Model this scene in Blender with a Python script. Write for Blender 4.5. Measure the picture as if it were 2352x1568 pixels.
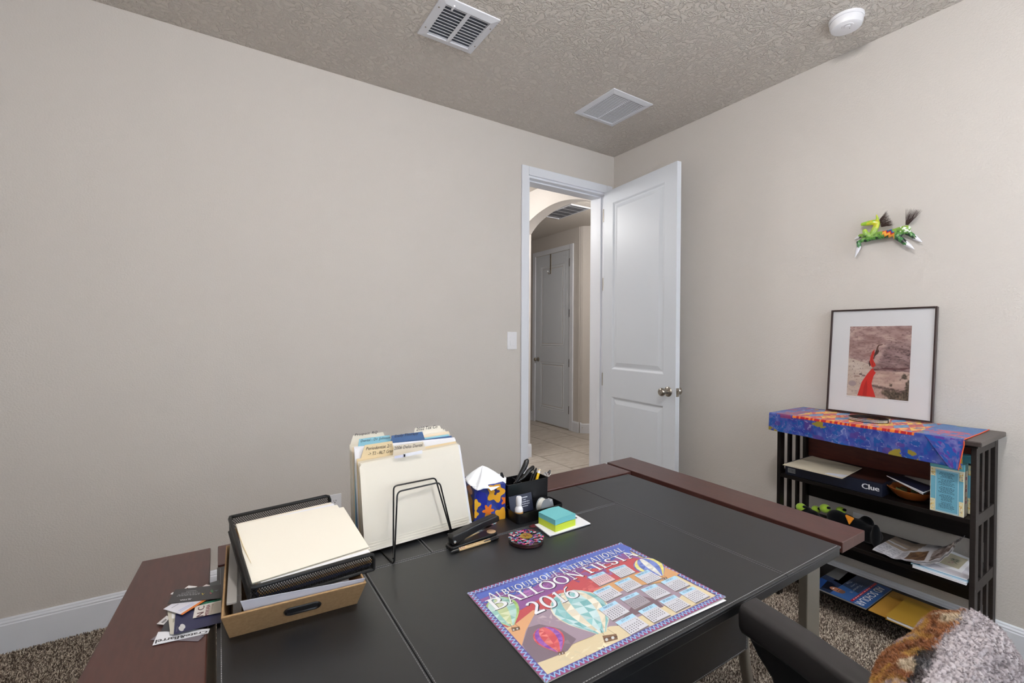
import bpy, bmesh, math, random
import numpy as np
from mathutils import Vector, Matrix

# ------------------------------------------------------------------ scene, camera, light
for o in list(bpy.data.objects):
    bpy.data.objects.remove(o)
scene = bpy.context.scene
COL = scene.collection
random.seed(7)
RNG = np.random.default_rng(7)

IW, IH = 2352, 1568                    # size of the photograph
FPX = 1046.16                          # focal length in photo pixels
YAW, PITCH, ROLL = 0.572355, -0.0113292, 0.0043492
CAM = np.array([0.0, 0.0, 1.29679])
YA, XB, CE = 2.6605, 2.6845, 2.743     # door wall, bookcase wall, ceiling height
XD, YR = -0.95, -0.95                  # the two walls behind the camera


def cam_axes():
    f = np.array([math.sin(YAW) * math.cos(PITCH), math.cos(YAW) * math.cos(PITCH), math.sin(PITCH)])
    r = np.array([math.cos(YAW), -math.sin(YAW), 0.0])
    u = np.cross(r, f)
    return f, r * math.cos(ROLL) + u * math.sin(ROLL), -r * math.sin(ROLL) + u * math.cos(ROLL)


CF, CR, CU = cam_axes()
cd = bpy.data.cameras.new('camera')
cam = bpy.data.objects.new('camera', cd)
COL.objects.link(cam)
cam.matrix_world = Matrix(((CR[0], CU[0], -CF[0], CAM[0]), (CR[1], CU[1], -CF[1], CAM[1]),
                           (CR[2], CU[2], -CF[2], CAM[2]), (0, 0, 0, 1)))
cd.sensor_fit = 'HORIZONTAL'
cd.sensor_width = 36.0
cd.lens = FPX / IW * 36.0
cd.clip_start = 0.01
cd.clip_end = 60
cd.dof.use_dof = True
cd.dof.focus_distance = 2.2
cd.dof.aperture_fstop = 9.0
scene.camera = cam

vs = scene.view_settings
vs.view_transform = 'Standard'
vs.look = 'None'
vs.gamma = 1.0
vs.use_curve_mapping = False
vs.exposure = 0.27

world = bpy.data.worlds.new('world')
scene.world = world
world.use_nodes = True
wn = world.node_tree.nodes
wn['Background'].inputs['Color'].default_value = (0.62, 0.74, 0.95, 1)
wn['Background'].inputs['Strength'].default_value = 1.0


def area_light(name, loc, rot, sx, sy, power, color):
    ld = bpy.data.lights.new(name, 'AREA')
    ld.shape = 'RECTANGLE'
    ld.size, ld.size_y = sx, sy
    ld.energy = power
    ld.color = color
    lo = bpy.data.objects.new(name, ld)
    lo.location = loc
    lo.rotation_euler = rot
    COL.objects.link(lo)
    return lo


# two windows in the wall behind the camera: daylight enters through them
WINS = [(-0.62, 0.42), (1.26, 2.56)]
WZ0, WZ1 = 0.92, 2.36
for (wx0, wx1), pw in zip(WINS, (40, 125)):
    area_light('window_daylight', ((wx0 + wx1) / 2, YR + 0.005, (WZ0 + WZ1) / 2), (math.radians(90), 0, math.pi),
               wx1 - wx0 - 0.06, WZ1 - WZ0 - 0.06, pw, (0.91, 0.965, 1.0))


# ------------------------------------------------------------------ pixel helpers
def ray(px):
    return CF + CR * (px[0] - IW / 2) / FPX - CU * (px[1] - IH / 2) / FPX


def onp(px, axis, val):
    d = ray(px)
    t = (val - CAM[axis]) / d[axis]
    return Vector(CAM + t * d)


def PX(px, v): return onp(px, 0, v)
def PY(px, v): return onp(px, 1, v)
def PZ(px, v): return onp(px, 2, v)


# ------------------------------------------------------------------ colours and materials
def lin(c):
    out = []
    for v in c[:3]:
        v = v / 255.0
        out.append(v / 12.92 if v <= 0.04045 else ((v + 0.055) / 1.055) ** 2.4)
    return tuple(out) + (1.0,)


MATS = {}


def mat(name, col, rough=0.6, metal=0.0, bump=None, var=None, coat=0.0, spec=0.5, trans=0.0, sheen=0.0, emit=None):
    if name in MATS:
        return MATS[name]
    m = bpy.data.materials.new(name)
    m.use_nodes = True
    nt = m.node_tree
    b = nt.nodes['Principled BSDF']
    c = lin(col) if col is not None else (1, 1, 1, 1)
    b.inputs['Base Color'].default_value = c
    b.inputs['Roughness'].default_value = rough
    b.inputs['Metallic'].default_value = metal
    b.inputs['Specular IOR Level'].default_value = spec
    b.inputs['Coat Weight'].default_value = coat
    b.inputs['Coat Roughness'].default_value = 0.15
    b.inputs['Transmission Weight'].default_value = trans
    b.inputs['Sheen Weight'].default_value = sheen
    if emit:
        b.inputs['Emission Color'].default_value = lin(emit[0])
        b.inputs['Emission Strength'].default_value = emit[1]
    tc = None
    if bump or var:
        tc = nt.nodes.new('ShaderNodeNewGeometry')
    if var:                                     # (scale, second colour, stretch)
        n = nt.nodes.new('ShaderNodeTexNoise')
        mp = nt.nodes.new('ShaderNodeMapping')
        mp.inputs['Scale'].default_value = var[2] if len(var) > 2 else (1, 1, 1)
        nt.links.new(tc.outputs['Position'], mp.inputs['Vector'])
        nt.links.new(mp.outputs['Vector'], n.inputs['Vector'])
        n.inputs['Scale'].default_value = var[0]
        n.inputs['Detail'].default_value = 4
        r = nt.nodes.new('ShaderNodeValToRGB')
        r.color_ramp.elements[0].position = 0.35
        r.color_ramp.elements[1].position = 0.65
        r.color_ramp.elements[0].color = c
        r.color_ramp.elements[1].color = lin(var[1])
        nt.links.new(n.outputs['Fac'], r.inputs['Fac'])
        nt.links.new(r.outputs['Color'], b.inputs['Base Color'])
    if bump:                                    # (scale, strength, distance)
        n = nt.nodes.new('ShaderNodeTexNoise')
        n.inputs['Scale'].default_value = bump[0]
        n.inputs['Detail'].default_value = 3
        nt.links.new(tc.outputs['Position'], n.inputs['Vector'])
        bp = nt.nodes.new('ShaderNodeBump')
        bp.inputs['Strength'].default_value = bump[1]
        bp.inputs['Distance'].default_value = bump[2]
        nt.links.new(n.outputs['Fac'], bp.inputs['Height'])
        nt.links.new(bp.outputs['Normal'], b.inputs['Normal'])
    MATS[name] = m
    return m


def attr_mat(name, rough=0.55, spec=0.4, coat=0.0, sheen=0.0):
    """material whose colour is the print / dye stored on the mesh"""
    if name in MATS:
        return MATS[name]
    m = mat(name, None, rough, spec=spec, coat=coat, sheen=sheen)
    a = m.node_tree.nodes.new('ShaderNodeVertexColor')
    a.layer_name = 'Col'
    m.node_tree.links.new(a.outputs['Color'], m.node_tree.nodes['Principled BSDF'].inputs['Base Color'])
    return m


def textured_wall(name, col, kind):
    m = mat(name, col, 0.85, spec=0.25)
    nt = m.node_tree
    b = nt.nodes['Principled BSDF']
    g = nt.nodes.new('ShaderNodeNewGeometry')
    bp = nt.nodes.new('ShaderNodeBump')
    if kind == 'peel':
        n = nt.nodes.new('ShaderNodeTexNoise')
        n.inputs['Scale'].default_value = 150
        n.inputs['Detail'].default_value = 2.0
        n.inputs['Roughness'].default_value = 0.45
        nt.links.new(g.outputs['Position'], n.inputs['Vector'])
        r = nt.nodes.new('ShaderNodeValToRGB')
        r.color_ramp.elements[0].position = 0.38
        r.color_ramp.elements[1].position = 0.62
        nt.links.new(n.outputs['Fac'], r.inputs['Fac'])
        nt.links.new(r.outputs['Color'], bp.inputs['Height'])
        bp.inputs['Strength'].default_value = 0.20
        bp.inputs['Distance'].default_value = 0.0024
    else:                                       # trowelled ceiling: thin raised ridges
        mp = nt.nodes.new('ShaderNodeMapping')
        mp.inputs['Scale'].default_value = (1.0, 1.0, 1.0)
        n0 = nt.nodes.new('ShaderNodeTexNoise')
        n0.inputs['Scale'].default_value = 14
        nt.links.new(g.outputs['Position'], n0.inputs['Vector'])
        mx = nt.nodes.new('ShaderNodeMixRGB')
        mx.inputs['Fac'].default_value = 0.06
        nt.links.new(g.outputs['Position'], mx.inputs['Color1'])
        nt.links.new(n0.outputs['Color'], mx.inputs['Color2'])
        n = nt.nodes.new('ShaderNodeTexNoise')
        n.inputs['Scale'].default_value = 40
        n.inputs['Detail'].default_value = 3.5
        n.inputs['Roughness'].default_value = 0.5
        nt.links.new(mx.outputs['Color'], n.inputs['Vector'])
        s = nt.nodes.new('ShaderNodeMath'); s.operation = 'SUBTRACT'
        s.inputs[1].default_value = 0.5
        a = nt.nodes.new('ShaderNodeMath'); a.operation = 'ABSOLUTE'
        nt.links.new(n.outputs['Fac'], s.inputs[0])
        nt.links.new(s.outputs[0], a.inputs[0])
        r = nt.nodes.new('ShaderNodeValToRGB')
        r.color_ramp.elements[0].position = 0.0
        r.color_ramp.elements[0].color = (1, 1, 1, 1)
        r.color_ramp.elements[1].position = 0.085
        r.color_ramp.elements[1].color = (0, 0, 0, 1)
        nt.links.new(a.outputs[0], r.inputs['Fac'])
        nt.links.new(r.outputs['Color'], bp.inputs['Height'])
        bp.inputs['Strength'].default_value = 0.75
        bp.inputs['Distance'].default_value = 0.0066
    nt.links.new(bp.outputs['Normal'], b.inputs['Normal'])
    return m


M_WALL = textured_wall('beige_wall_paint', (211, 205, 199), 'peel')
M_CEIL = textured_wall('beige_textured_ceiling', (214, 207, 199), 'ridge')
M_WHITE = mat('white_trim_paint', (231, 234, 241), 0.42, spec=0.4)
M_DOOR = mat('white_door_paint', (222, 227, 234), 0.40, spec=0.4)
M_ESP = mat('espresso_wood', (13, 9, 8), 0.40, var=(30, (19, 13, 12), (1, 1, 6)), spec=0.3)
M_MAHOG = mat('mahogany_veneer', (66, 35, 30), 0.36, var=(22, (76, 42, 36), (1, 6, 1)), spec=0.8)
M_MAHOG_Y = mat('mahogany_veneer_lengthwise', (66, 35, 30), 0.36, var=(22, (76, 42, 36), (6, 1, 1)), spec=0.8)
M_LEATHER = mat('black_leather', (24, 26, 30), 0.40, bump=(420, 0.16, 0.0006), spec=0.85)
M_THREAD = mat('grey_thread', (150, 150, 152), 0.8)
M_STEEL = mat('brushed_nickel', (175, 168, 158), 0.28, metal=1.0)
M_GUN = mat('grey_metal_paint', (136, 130, 120), 0.38, metal=0.5)
M_BLACKM = mat('black_enamel', (12, 12, 13), 0.38, spec=0.5)
M_BLACKP = mat('black_plastic', (15, 15, 18), 0.32, spec=0.5)
M_PLASW = mat('white_plastic', (236, 236, 240), 0.35)
M_MANILA = mat('manila_card', (238, 232, 218), 0.75)
M_MANILA_D = mat('manila_card_aged', (228, 208, 168), 0.75)
M_PAPER = mat('white_paper', (236, 236, 240), 0.8)
M_KRAFT = mat('kraft_board', (168, 136, 96), 0.8, var=(160, (156, 124, 86)))
M_PRINT = attr_mat('printed_paper', 0.42, 0.4)
M_PRINTM = attr_mat('printed_matte', 0.7, 0.3)
M_GLOSS = attr_mat('glossy_print', 0.22, 0.5)
M_DYE = attr_mat('dyed_cotton', 0.75, 0.25, sheen=0.2)


# ------------------------------------------------------------------ mesh building
OFF = {}


class MB:
    def __init__(self):
        self.v, self.f, self.c, self.pc = [], [], [], []

    def face(self, pts, col=None):
        b = len(self.v)
        self.v += [tuple(p) for p in pts]
        self.f.append(tuple(range(b, b + len(pts))))
        self.c.append(col)
        return self

    def raw(self, vs_, fs_, col=None):
        b = len(self.v)
        self.v += [tuple(p) for p in vs_]
        for f in fs_:
            self.f.append(tuple(i + b for i in f))
            self.c.append(col)
        return self

    def box(self, x0, x1, y0, y1, z0, z1, col=None):
        v = [(x0, y0, z0), (x1, y0, z0), (x1, y1, z0), (x0, y1, z0), (x0, y0, z1), (x1, y0, z1), (x1, y1, z1), (x0, y1, z1)]
        return self.raw(v, [(0, 3, 2, 1), (4, 5, 6, 7), (0, 1, 5, 4), (1, 2, 6, 5), (2, 3, 7, 6), (3, 0, 4, 7)], col)

    def obox(self, c, ax, ay, az, col=None):
        """box with centre c and half-axis vectors"""
        c, ax, ay, az = Vector(c), Vector(ax), Vector(ay), Vector(az)
        v = [c + sx * ax + sy * ay + sz * az for sz in (-1, 1) for sx, sy in ((-1, -1), (1, -1), (1, 1), (-1, 1))]
        return self.raw(v, [(0, 3, 2, 1), (4, 5, 6, 7), (0, 1, 5, 4), (1, 2, 6, 5), (2, 3, 7, 6), (3, 0, 4, 7)], col)

    def prism(self, pts, off, col=None):
        pts = [Vector(p) for p in pts]
        off = Vector(off)
        n = len(pts)
        nrm = Vector((0, 0, 0))
        for i in range(n):
            nrm += pts[i].cross(pts[(i + 1) % n])
        if nrm.dot(off) < 0:
            pts.reverse()
        v = pts + [p + off for p in pts]
        fs = [tuple(reversed(range(n))), tuple(range(n, 2 * n))]
        fs += [(i, (i + 1) % n, (i + 1) % n + n, i + n) for i in range(n)]
        return self.raw(v, fs, col)

    def tube(self, pts, r, n=8, closed=False, caps=True, col=None):
        pts = [Vector(p) for p in pts]
        m = len(pts)
        rs = r if isinstance(r, (list, tuple)) else [r] * m
        tang = []
        for i in range(m):
            if closed:
                t = pts[(i + 1) % m] - pts[i - 1]
            else:
                t = pts[min(i + 1, m - 1)] - pts[max(i - 1, 0)]
            tang.append(t.normalized())
        a = Vector((0, 0, 1)) if abs(tang[0].z) < 0.9 else Vector((1, 0, 0))
        nrm = (a - tang[0] * a.dot(tang[0])).normalized()
        vs_ = []
        for i in range(m):
            nrm = (nrm - tang[i] * nrm.dot(tang[i])).normalized()
            bi = tang[i].cross(nrm)
            for k in range(n):
                an = 2 * math.pi * k / n
                vs_.append(pts[i] + rs[i] * (math.cos(an) * nrm + math.sin(an) * bi))
        fs = []
        for i in range(m if closed else m - 1):
            j = (i + 1) % m
            for k in range(n):
                l = (k + 1) % n
                fs.append((i * n + k, i * n + l, j * n + l, j * n + k))
        if caps and not closed:
            fs.append(tuple(reversed(range(n))))
            fs.append(tuple(range((m - 1) * n, m * n)))
        return self.raw(vs_, fs, col)

    def lathe(self, prof, c, n=24, axis=(0, 0, 1), col=None):
        axis = Vector(axis).normalized()
        a = Vector((1, 0, 0)) if abs(axis.x) < 0.9 else Vector((0, 1, 0))
        e1 = (a - axis * a.dot(axis)).normalized()
        e2 = axis.cross(e1)
        c = Vector(c)
        vs_ = []
        for r, h in prof:
            for k in range(n):
                an = 2 * math.pi * k / n
                vs_.append(c + axis * h + r * (math.cos(an) * e1 + math.sin(an) * e2))
        m = len(prof)
        fs = []
        for i in range(m - 1):
            for k in range(n):
                l = (k + 1) % n
                fs.append((i * n + k, i * n + l, (i + 1) * n + l, (i + 1) * n + k))
        fs.append(tuple(reversed(range(n))))
        fs.append(tuple(range((m - 1) * n, m * n)))
        return self.raw(vs_, fs, col)

    def ellipsoid(self, c, ax, ay, az, n=14, m=9, col=None):
        c, ax, ay, az = Vector(c), Vector(ax), Vector(ay), Vector(az)
        vs_ = []
        for i in range(1, m):
            ph = math.pi * i / m
            for k in range(n):
                th = 2 * math.pi * k / n
                vs_.append(c + math.sin(ph) * (math.cos(th) * ax + math.sin(th) * ay) + math.cos(ph) * az)
        top, bot = len(vs_), len(vs_) + 1
        vs_ += [c + az, c - az]
        fs = []
        for i in range(m - 2):
            for k in range(n):
                l = (k + 1) % n
                fs.append((i * n + k, (i + 1) * n + k, (i + 1) * n + l, i * n + l))
        for k in range(n):
            l = (k + 1) % n
            fs.append((top, k, l))
            fs.append((bot, (m - 2) * n + l, (m - 2) * n + k))
        return self.raw(vs_, fs, col)

    def painted(self, fn, nu, nv, colfn):
        """grid whose colours are sampled at its points and blend between them"""
        self.pc = [colfn(i / nu, j / nv) for j in range(nv + 1) for i in range(nu + 1)]
        return self.grid(fn, nu, nv)

    def grid(self, fn, nu, nv, colfn=None):
        b = len(self.v)
        for j in range(nv + 1):
            for i in range(nu + 1):
                self.v.append(tuple(fn(i / nu, j / nv)))
        for j in range(nv):
            for i in range(nu):
                self.f.append((b + j * (nu + 1) + i, b + j * (nu + 1) + i + 1, b + (j + 1) * (nu + 1) + i + 1, b + (j + 1) * (nu + 1) + i))
                self.c.append(colfn((i + .5) / nu, (j + .5) / nv) if colfn else None)
        return self

    def build(self, name, m, parent=None, smooth=False, bevel=0.0, seg=2, solid=0.0, loc=None, subd=0):
        off = Vector((0, 0, 0))
        if parent is not None:
            off = OFF.get(parent.name, Vector((0, 0, 0)))
        elif loc is not None:
            off = Vector(loc)
        me = bpy.data.meshes.new(name)
        me.from_pydata([tuple(Vector(p) - off) for p in self.v], [], self.f)
        if self.pc:                             # painted grid first, flat printed faces after it
            np_ = len(self.pc)
            at = me.color_attributes.new('Col', 'FLOAT_COLOR', 'CORNER')
            pl = [lin(c) for c in self.pc]
            arr = []
            for p, c in zip(me.polygons, self.c):
                if c is None:
                    for vi in p.vertices:
                        arr += list(pl[vi]) if vi < np_ else [0.8, 0.8, 0.8, 1]
                else:
                    arr += list(lin(c)) * p.loop_total
            at.data.foreach_set('color', arr)
        elif any(c is not None for c in self.c):
            at = me.color_attributes.new('Col', 'FLOAT_COLOR', 'CORNER')
            arr = []
            for p, c in zip(me.polygons, self.c):
                cc = lin(c) if c is not None else (0.8, 0.8, 0.8, 1)
                arr += list(cc) * p.loop_total
            at.data.foreach_set('color', arr)
        if smooth:
            me.polygons.foreach_set('use_smooth', [True] * len(me.polygons))
            try:
                me.set_sharp_from_angle(angle=math.radians(38))
            except Exception:
                pass
        me.materials.append(m)
        me.update()
        o = bpy.data.objects.new(name, me)
        COL.objects.link(o)
        if parent is not None:
            o.parent = parent
            OFF[o.name] = off
        else:
            o.location = off
            OFF[o.name] = off.copy()
        if bevel > 0:
            md = o.modifiers.new('bevel', 'BEVEL')
            md.width = bevel
            md.segments = seg
            md.limit_method = 'ANGLE'
            md.angle_limit = math.radians(40)
        if solid > 0:
            md = o.modifiers.new('solid', 'SOLIDIFY')
            md.thickness = solid
            md.offset = 0
        if subd:
            md = o.modifiers.new('sub', 'SUBSURF')
            md.levels = md.render_levels = subd
        return o


def tag(o, label, cat, group=None, kind=None):
    o['label'] = label
    o['category'] = cat
    if group:
        o['group'] = group
    if kind:
        o['kind'] = kind
    return o


def struct(o, label, cat):
    return tag(o, label, cat, kind='structure')


def thing(name, label, cat, loc, group=None, kind=None):
    o = bpy.data.objects.new(name, None)
    o.empty_display_size = 0.05
    o.location = loc
    COL.objects.link(o)
    OFF[o.name] = Vector(loc)
    return tag(o, label, cat, group, kind)


def bulk(name, verts, tris, cols, m, parent=None, loc=None):
    """big meshes from numpy arrays: verts (n,3), tris (k,3), per-vertex linear colours (n,3) or None"""
    off = np.zeros(3)
    if parent is not None:
        off = np.array(OFF[parent.name])
    elif loc is not None:
        off = np.array(loc)
    me = bpy.data.meshes.new(name)
    n, k = len(verts), len(tris)
    me.vertices.add(n)
    me.vertices.foreach_set('co', (verts - off).astype(np.float32).ravel())
    me.loops.add(k * 3)
    me.loops.foreach_set('vertex_index', tris.astype(np.int32).ravel())
    me.polygons.add(k)
    me.polygons.foreach_set('loop_start', np.arange(0, k * 3, 3, dtype=np.int32))
    me.update(calc_edges=True)
    if cols is not None:
        at = me.color_attributes.new('Col', 'FLOAT_COLOR', 'POINT')
        at.data.foreach_set('color', np.concatenate([cols, np.ones((n, 1))], 1).astype(np.float32).ravel())
    me.materials.append(m)
    me.update()
    o = bpy.data.objects.new(name, me)
    COL.objects.link(o)
    if parent is not None:
        o.parent = parent
    o_off = Vector(off)
    if parent is None:
        o.location = o_off
    OFF[o.name] = o_off
    return o


# value noise for dyed and printed patterns
_T = np.random.default_rng(3).random((64, 64))


def vnoise(x, y):
    xi, yi = math.floor(x), math.floor(y)
    fx, fy = x - xi, y - yi
    fx, fy = fx * fx * (3 - 2 * fx), fy * fy * (3 - 2 * fy)
    a, b = _T[yi % 64, xi % 64], _T[yi % 64, (xi + 1) % 64]
    c, d = _T[(yi + 1) % 64, xi % 64], _T[(yi + 1) % 64, (xi + 1) % 64]
    return (a * (1 - fx) + b * fx) * (1 - fy) + (c * (1 - fx) + d * fx) * fy


def fbm(x, y, o=3):
    s, a, t = 0, 0.5, 0
    for i in range(o):
        s += a * vnoise(x * 2 ** i + 17 * i, y * 2 ** i + 5 * i)
        t += a
        a *= 0.5
    return s / t


def mixc(a, b, t):
    t = max(0, min(1, t))
    return tuple(a[i] * (1 - t) + b[i] * t for i in range(3))


# text: built-in font outlines mapped on to a quad
_TXT = {}


def glyphs(s):
    if s in _TXT:
        return _TXT[s]
    cu = bpy.data.curves.new('txt', 'FONT')
    cu.body = s
    cu.size = 1.0
    cu.resolution_u = 2
    ob = bpy.data.objects.new('txt', cu)
    COL.objects.link(ob)
    dg = bpy.context.evaluated_depsgraph_get()
    me = ob.evaluated_get(dg).to_mesh()
    vv = [(v.co.x, v.co.y) for v in me.vertices]
    ff = [tuple(p.vertices) for p in me.polygons]
    ob.evaluated_get(dg).to_mesh_clear()
    bpy.data.objects.remove(ob)
    bpy.data.curves.remove(cu)
    _TXT[s] = (vv, ff)
    return vv, ff


def bil(q, u, v):
    """q = bottom-left, bottom-right, top-right, top-left"""
    a = Vector(q[0]).lerp(Vector(q[1]), u)
    b = Vector(q[3]).lerp(Vector(q[2]), u)
    return a.lerp(b, v)


def put_text(mb, s, q, lift, col, fit_y=True, bold=0.0):
    """fill quad q with string s; lift = offset vector"""
    vv, ff = glyphs(s)
    if not vv:
        return
    x0, x1 = min(v[0] for v in vv), max(v[0] for v in vv)
    y0, y1 = min(v[1] for v in vv), max(v[1] for v in vv)
    lift = Vector(lift)
    pts = [bil(q, (x - x0) / (x1 - x0), (y - y0) / (y1 - y0)) + lift for x, y in vv]
    mb.raw(pts, ff, col)
    if bold:
        e = (Vector(q[1]) - Vector(q[0])).normalized() * bold
        up_ = (Vector(q[1]) - Vector(q[0])).cross(Vector(q[3]) - Vector(q[0])).normalized() * 0.00004
        mb.raw([p + e + up_ for p in pts], ff, col)


def put_dashes(mb, q, lift, col, seed=1, lo=0.04, hi=0.12):
    """print too small to read: a row of short word-length bars filling quad q"""
    r = random.Random(seed)
    x = 0.0
    while x < 0.98:
        w_ = min(r.uniform(lo, hi), 1 - x)
        mb.face([bil(q, x, 0) + Vector(lift), bil(q, x + w_, 0) + Vector(lift), bil(q, x + w_, 1) + Vector(lift), bil(q, x, 1) + Vector(lift)], col)
        x += w_ + r.uniform(0.025, 0.05)


# serif capitals drawn as strokes: (kind, x0, y0, x1, y1) t = thick, n = thin, s = serif ; arcs as polylines
def arc(cx, cy, rx, ry, a0, a1, n=14):
    return [(cx + rx * math.cos(math.radians(a0 + (a1 - a0) * i / n)), cy + ry * math.sin(math.radians(a0 + (a1 - a0) * i / n))) for i in range(n + 1)]


TH, TN = 0.145, 0.065
SERIF = {
    'A': (0.82, [('n', [(0.08, 0), (0.40, 1)]), ('t', [(0.74, 0), (0.41, 1)]), ('n', [(0.2, 0.36), (0.62, 0.36)]), ('s', -0.02, 0.2, 0), ('s', 0.6, 0.88, 0)]),
    'B': (0.68, [('t', [(0.16, 0), (0.16, 1)]), ('s', 0.0, 0.3, 0), ('s', 0.0, 0.3, 1), ('c', arc(0.26, 0.755, 0.29, 0.225, 90, -90)), ('c', arc(0.26, 0.27, 0.37, 0.25, 90, -90))]),
    'E': (0.62, [('t', [(0.16, 0), (0.16, 1)]), ('s', 0.0, 0.3, 0), ('s', 0.0, 0.3, 1), ('n', [(0.16, 0.97), (0.56, 0.97)]), ('n', [(0.16, 0.5), (0.46, 0.5)]), ('n', [(0.16, 0.03), (0.6, 0.03)])]),
    'F': (0.58, [('t', [(0.16, 0), (0.16, 1)]), ('s', 0.0, 0.32, 0), ('s', 0.0, 0.3, 1), ('n', [(0.16, 0.97), (0.58, 0.97)]), ('n', [(0.16, 0.5), (0.46, 0.5)])]),
    'I': (0.34, [('t', [(0.16, 0), (0.16, 1)]), ('s', 0.0, 0.32, 0), ('s', 0.0, 0.32, 1)]),
    'L': (0.6, [('t', [(0.16, 0), (0.16, 1)]), ('s', 0.0, 0.3, 0), ('s', 0.0, 0.32, 1), ('n', [(0.16, 0.03), (0.58, 0.03)])]),
    'N': (0.86, [('n', [(0.16, 0), (0.16, 1)]), ('n', [(0.74, 0), (0.74, 1)]), ('t', [(0.16, 0.98), (0.74, 0.02)]), ('s', 0.03, 0.29, 0), ('s', 0.62, 0.88, 1), ('s', 0.0, 0.2, 1)]),
    'O': (0.9, [('c', arc(0.43, 0.5, 0.38, 0.5, 0, 360, 26))]),
    'Q': (0.9, [('c', arc(0.43, 0.5, 0.38, 0.5, 0, 360, 26)), ('n', [(0.45, 0.02), (0.7, -0.14), (0.98, -0.16)])]),
    'R': (0.74, [('t', [(0.16, 0), (0.16, 1)]), ('s', 0.0, 0.3, 0), ('s', 0.0, 0.3, 1), ('c', arc(0.24, 0.745, 0.3, 0.235, 90, -90)), ('t', [(0.3, 0.5), (0.7, 0.0)])]),
    'S': (0.56, [('c', arc(0.27, 0.74, 0.22, 0.24, 20, 250, 12) + arc(0.27, 0.26, 0.23, 0.25, 70, -170, 12)[2:])]),
    'T': (0.68, [('t', [(0.33, 0), (0.33, 1)]), ('s', 0.18, 0.48, 0), ('n', [(0.0, 0.97), (0.66, 0.97)])]),
    'U': (0.84, [('t', [(0.15, 1), (0.15, 0.36)]), ('n', [(0.69, 1), (0.69, 0.36)]), ('n', arc(0.42, 0.33, 0.27, 0.3, 180, 360, 12)), ('s', 0.0, 0.3, 1), ('s', 0.57, 0.81, 1)]),
    '2': (0.66, [('c', arc(0.28, 0.70, 0.23, 0.28, 150, -35, 10) + [(0.12, 0.08)]), ('t', [(0.06, 0.05), (0.6, 0.05)])]),
    '0': (0.72, [('c', arc(0.33, 0.5, 0.28, 0.5, 0, 360, 24))]),
    '1': (0.46, [('t', [(0.2, 0), (0.2, 1)]), ('s', 0.04, 0.38, 0), ('n', [(0.05, 0.86), (0.2, 0.98)])]),
    '6': (0.66, [('c', arc(0.32, 0.3, 0.25, 0.3, 0, 360, 20)), ('n', [(0.08, 0.34), (0.12, 0.66), (0.28, 0.9), (0.5, 1.02)])]),
}


def serif_polys(s):
    """list of 2-D quads for string s, cap height 1; '|' before a letter makes it larger"""
    x, out, big = 0.0, [], False
    for ch in s:
        if ch == ' ':
            x += 0.34
            continue
        if ch == '|':
            big = True
            continue
        k = 1.28 if big else 1.0
        dy = -0.08 if big else 0.0
        big = False
        w, strokes = SERIF[ch]
        for st in strokes:
            if st[0] == 's':
                y = TN / 2 if st[3] == 0 else 1 - TN / 2
                pts = [(st[1], y), (st[2], y)]
            else:
                pts = st[1]
            for i in range(len(pts) - 1):
                (ax, ay), (bx, by) = pts[i], pts[i + 1]
                dx, dyy = bx - ax, by - ay
                L = math.hypot(dx, dyy) or 1
                if st[0] == 't':
                    wd = TH
                elif st[0] == 'c':
                    wd = TN + (TH * 1.1 - TN) * abs(dyy / L)
                else:
                    wd = TN
                nx, ny = -dyy / L * wd / 2, dx / L * wd / 2
                ex, ey = dx / L * 0.012, dyy / L * 0.012
                q = [(ax - nx - ex, ay - ny - ey), (bx - nx + ex, by - ny + ey), (bx + nx + ex, by + ny + ey), (ax + nx - ex, ay + ny - ey)]
                out.append([(x + px * k, dy + py * k) for px, py in q])
        x += w * k + 0.1
    return out, x - 0.1


def put_serif(mb, s, q, up, col, shadow=None):
    polys, W = serif_polys(s)
    for sh in ((True, False) if shadow else (False,)):
        for i, pl in enumerate(polys):
            h = 0.00003 * (i % 4)
            ox, oy = (0.035, -0.045) if sh else (0, 0)
            gx = 0.0
            pp = [bil(q, (px + ox) / W, py + oy) + Vector(up) * (0.0 if sh else 0.00022) + Vector(up) * h for px, py in pl]
            mb.face(pp, shadow if sh else col)


# ------------------------------------------------------------------ THE SETTING
T = 0.16
DX0, DX1, DZ = 1.838, 2.600, 2.440          # doorway in the left wall

fl = struct(MB().box(XD, XB, YR, YA + 0.08, -0.08, 0.0).build('floor', mat('carpet_backing', (92, 82, 72), 0.95)),
            'floor under the speckled brown and cream carpet', 'floor')

w = MB()
w.box(XD - 0.1, DX0, YA, YA + T, 0, CE)
w.box(DX1, XB + 0.1, YA, YA + T, 0, CE)
w.box(DX0, DX1, YA, YA + T, DZ, CE)
wall_left = struct(w.build('wall_left', M_WALL), 'long beige textured wall with the open doorway', 'wall')
wall_right = struct(MB().box(XB, XB + 0.12, YR - 0.1, YA, 0, CE).build('wall_right', M_WALL),
                    'beige textured wall behind the bookcase and leaning picture', 'wall')
w = MB()
xe = [XD - 0.1] + [x for p in WINS for x in p] + [XB]
for k in range(0, len(xe), 2):
    w.box(xe[k], xe[k + 1], YR - 0.14, YR, 0, CE)
for wx0, wx1 in WINS:
    w.box(wx0, wx1, YR - 0.14, YR, 0, WZ0).box(wx0, wx1, YR - 0.14, YR, WZ1, CE)
wall_rear = struct(w.build('wall_rear', M_WALL), 'beige wall with the window, behind the viewer', 'wall')
wall_side = struct(MB().box(XD - 0.1, XD, YR, YA, 0, CE).build('wall_side', M_WALL), 'plain beige wall left of the viewer', 'wall')
ceiling = struct(MB().box(XD - 0.1, XB + 0.1, YR - 0.14, YA + T, CE, CE + 0.1).build('ceiling', M_CEIL),
                 'beige ceiling with heavy trowelled texture above the desk', 'ceiling')

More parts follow.
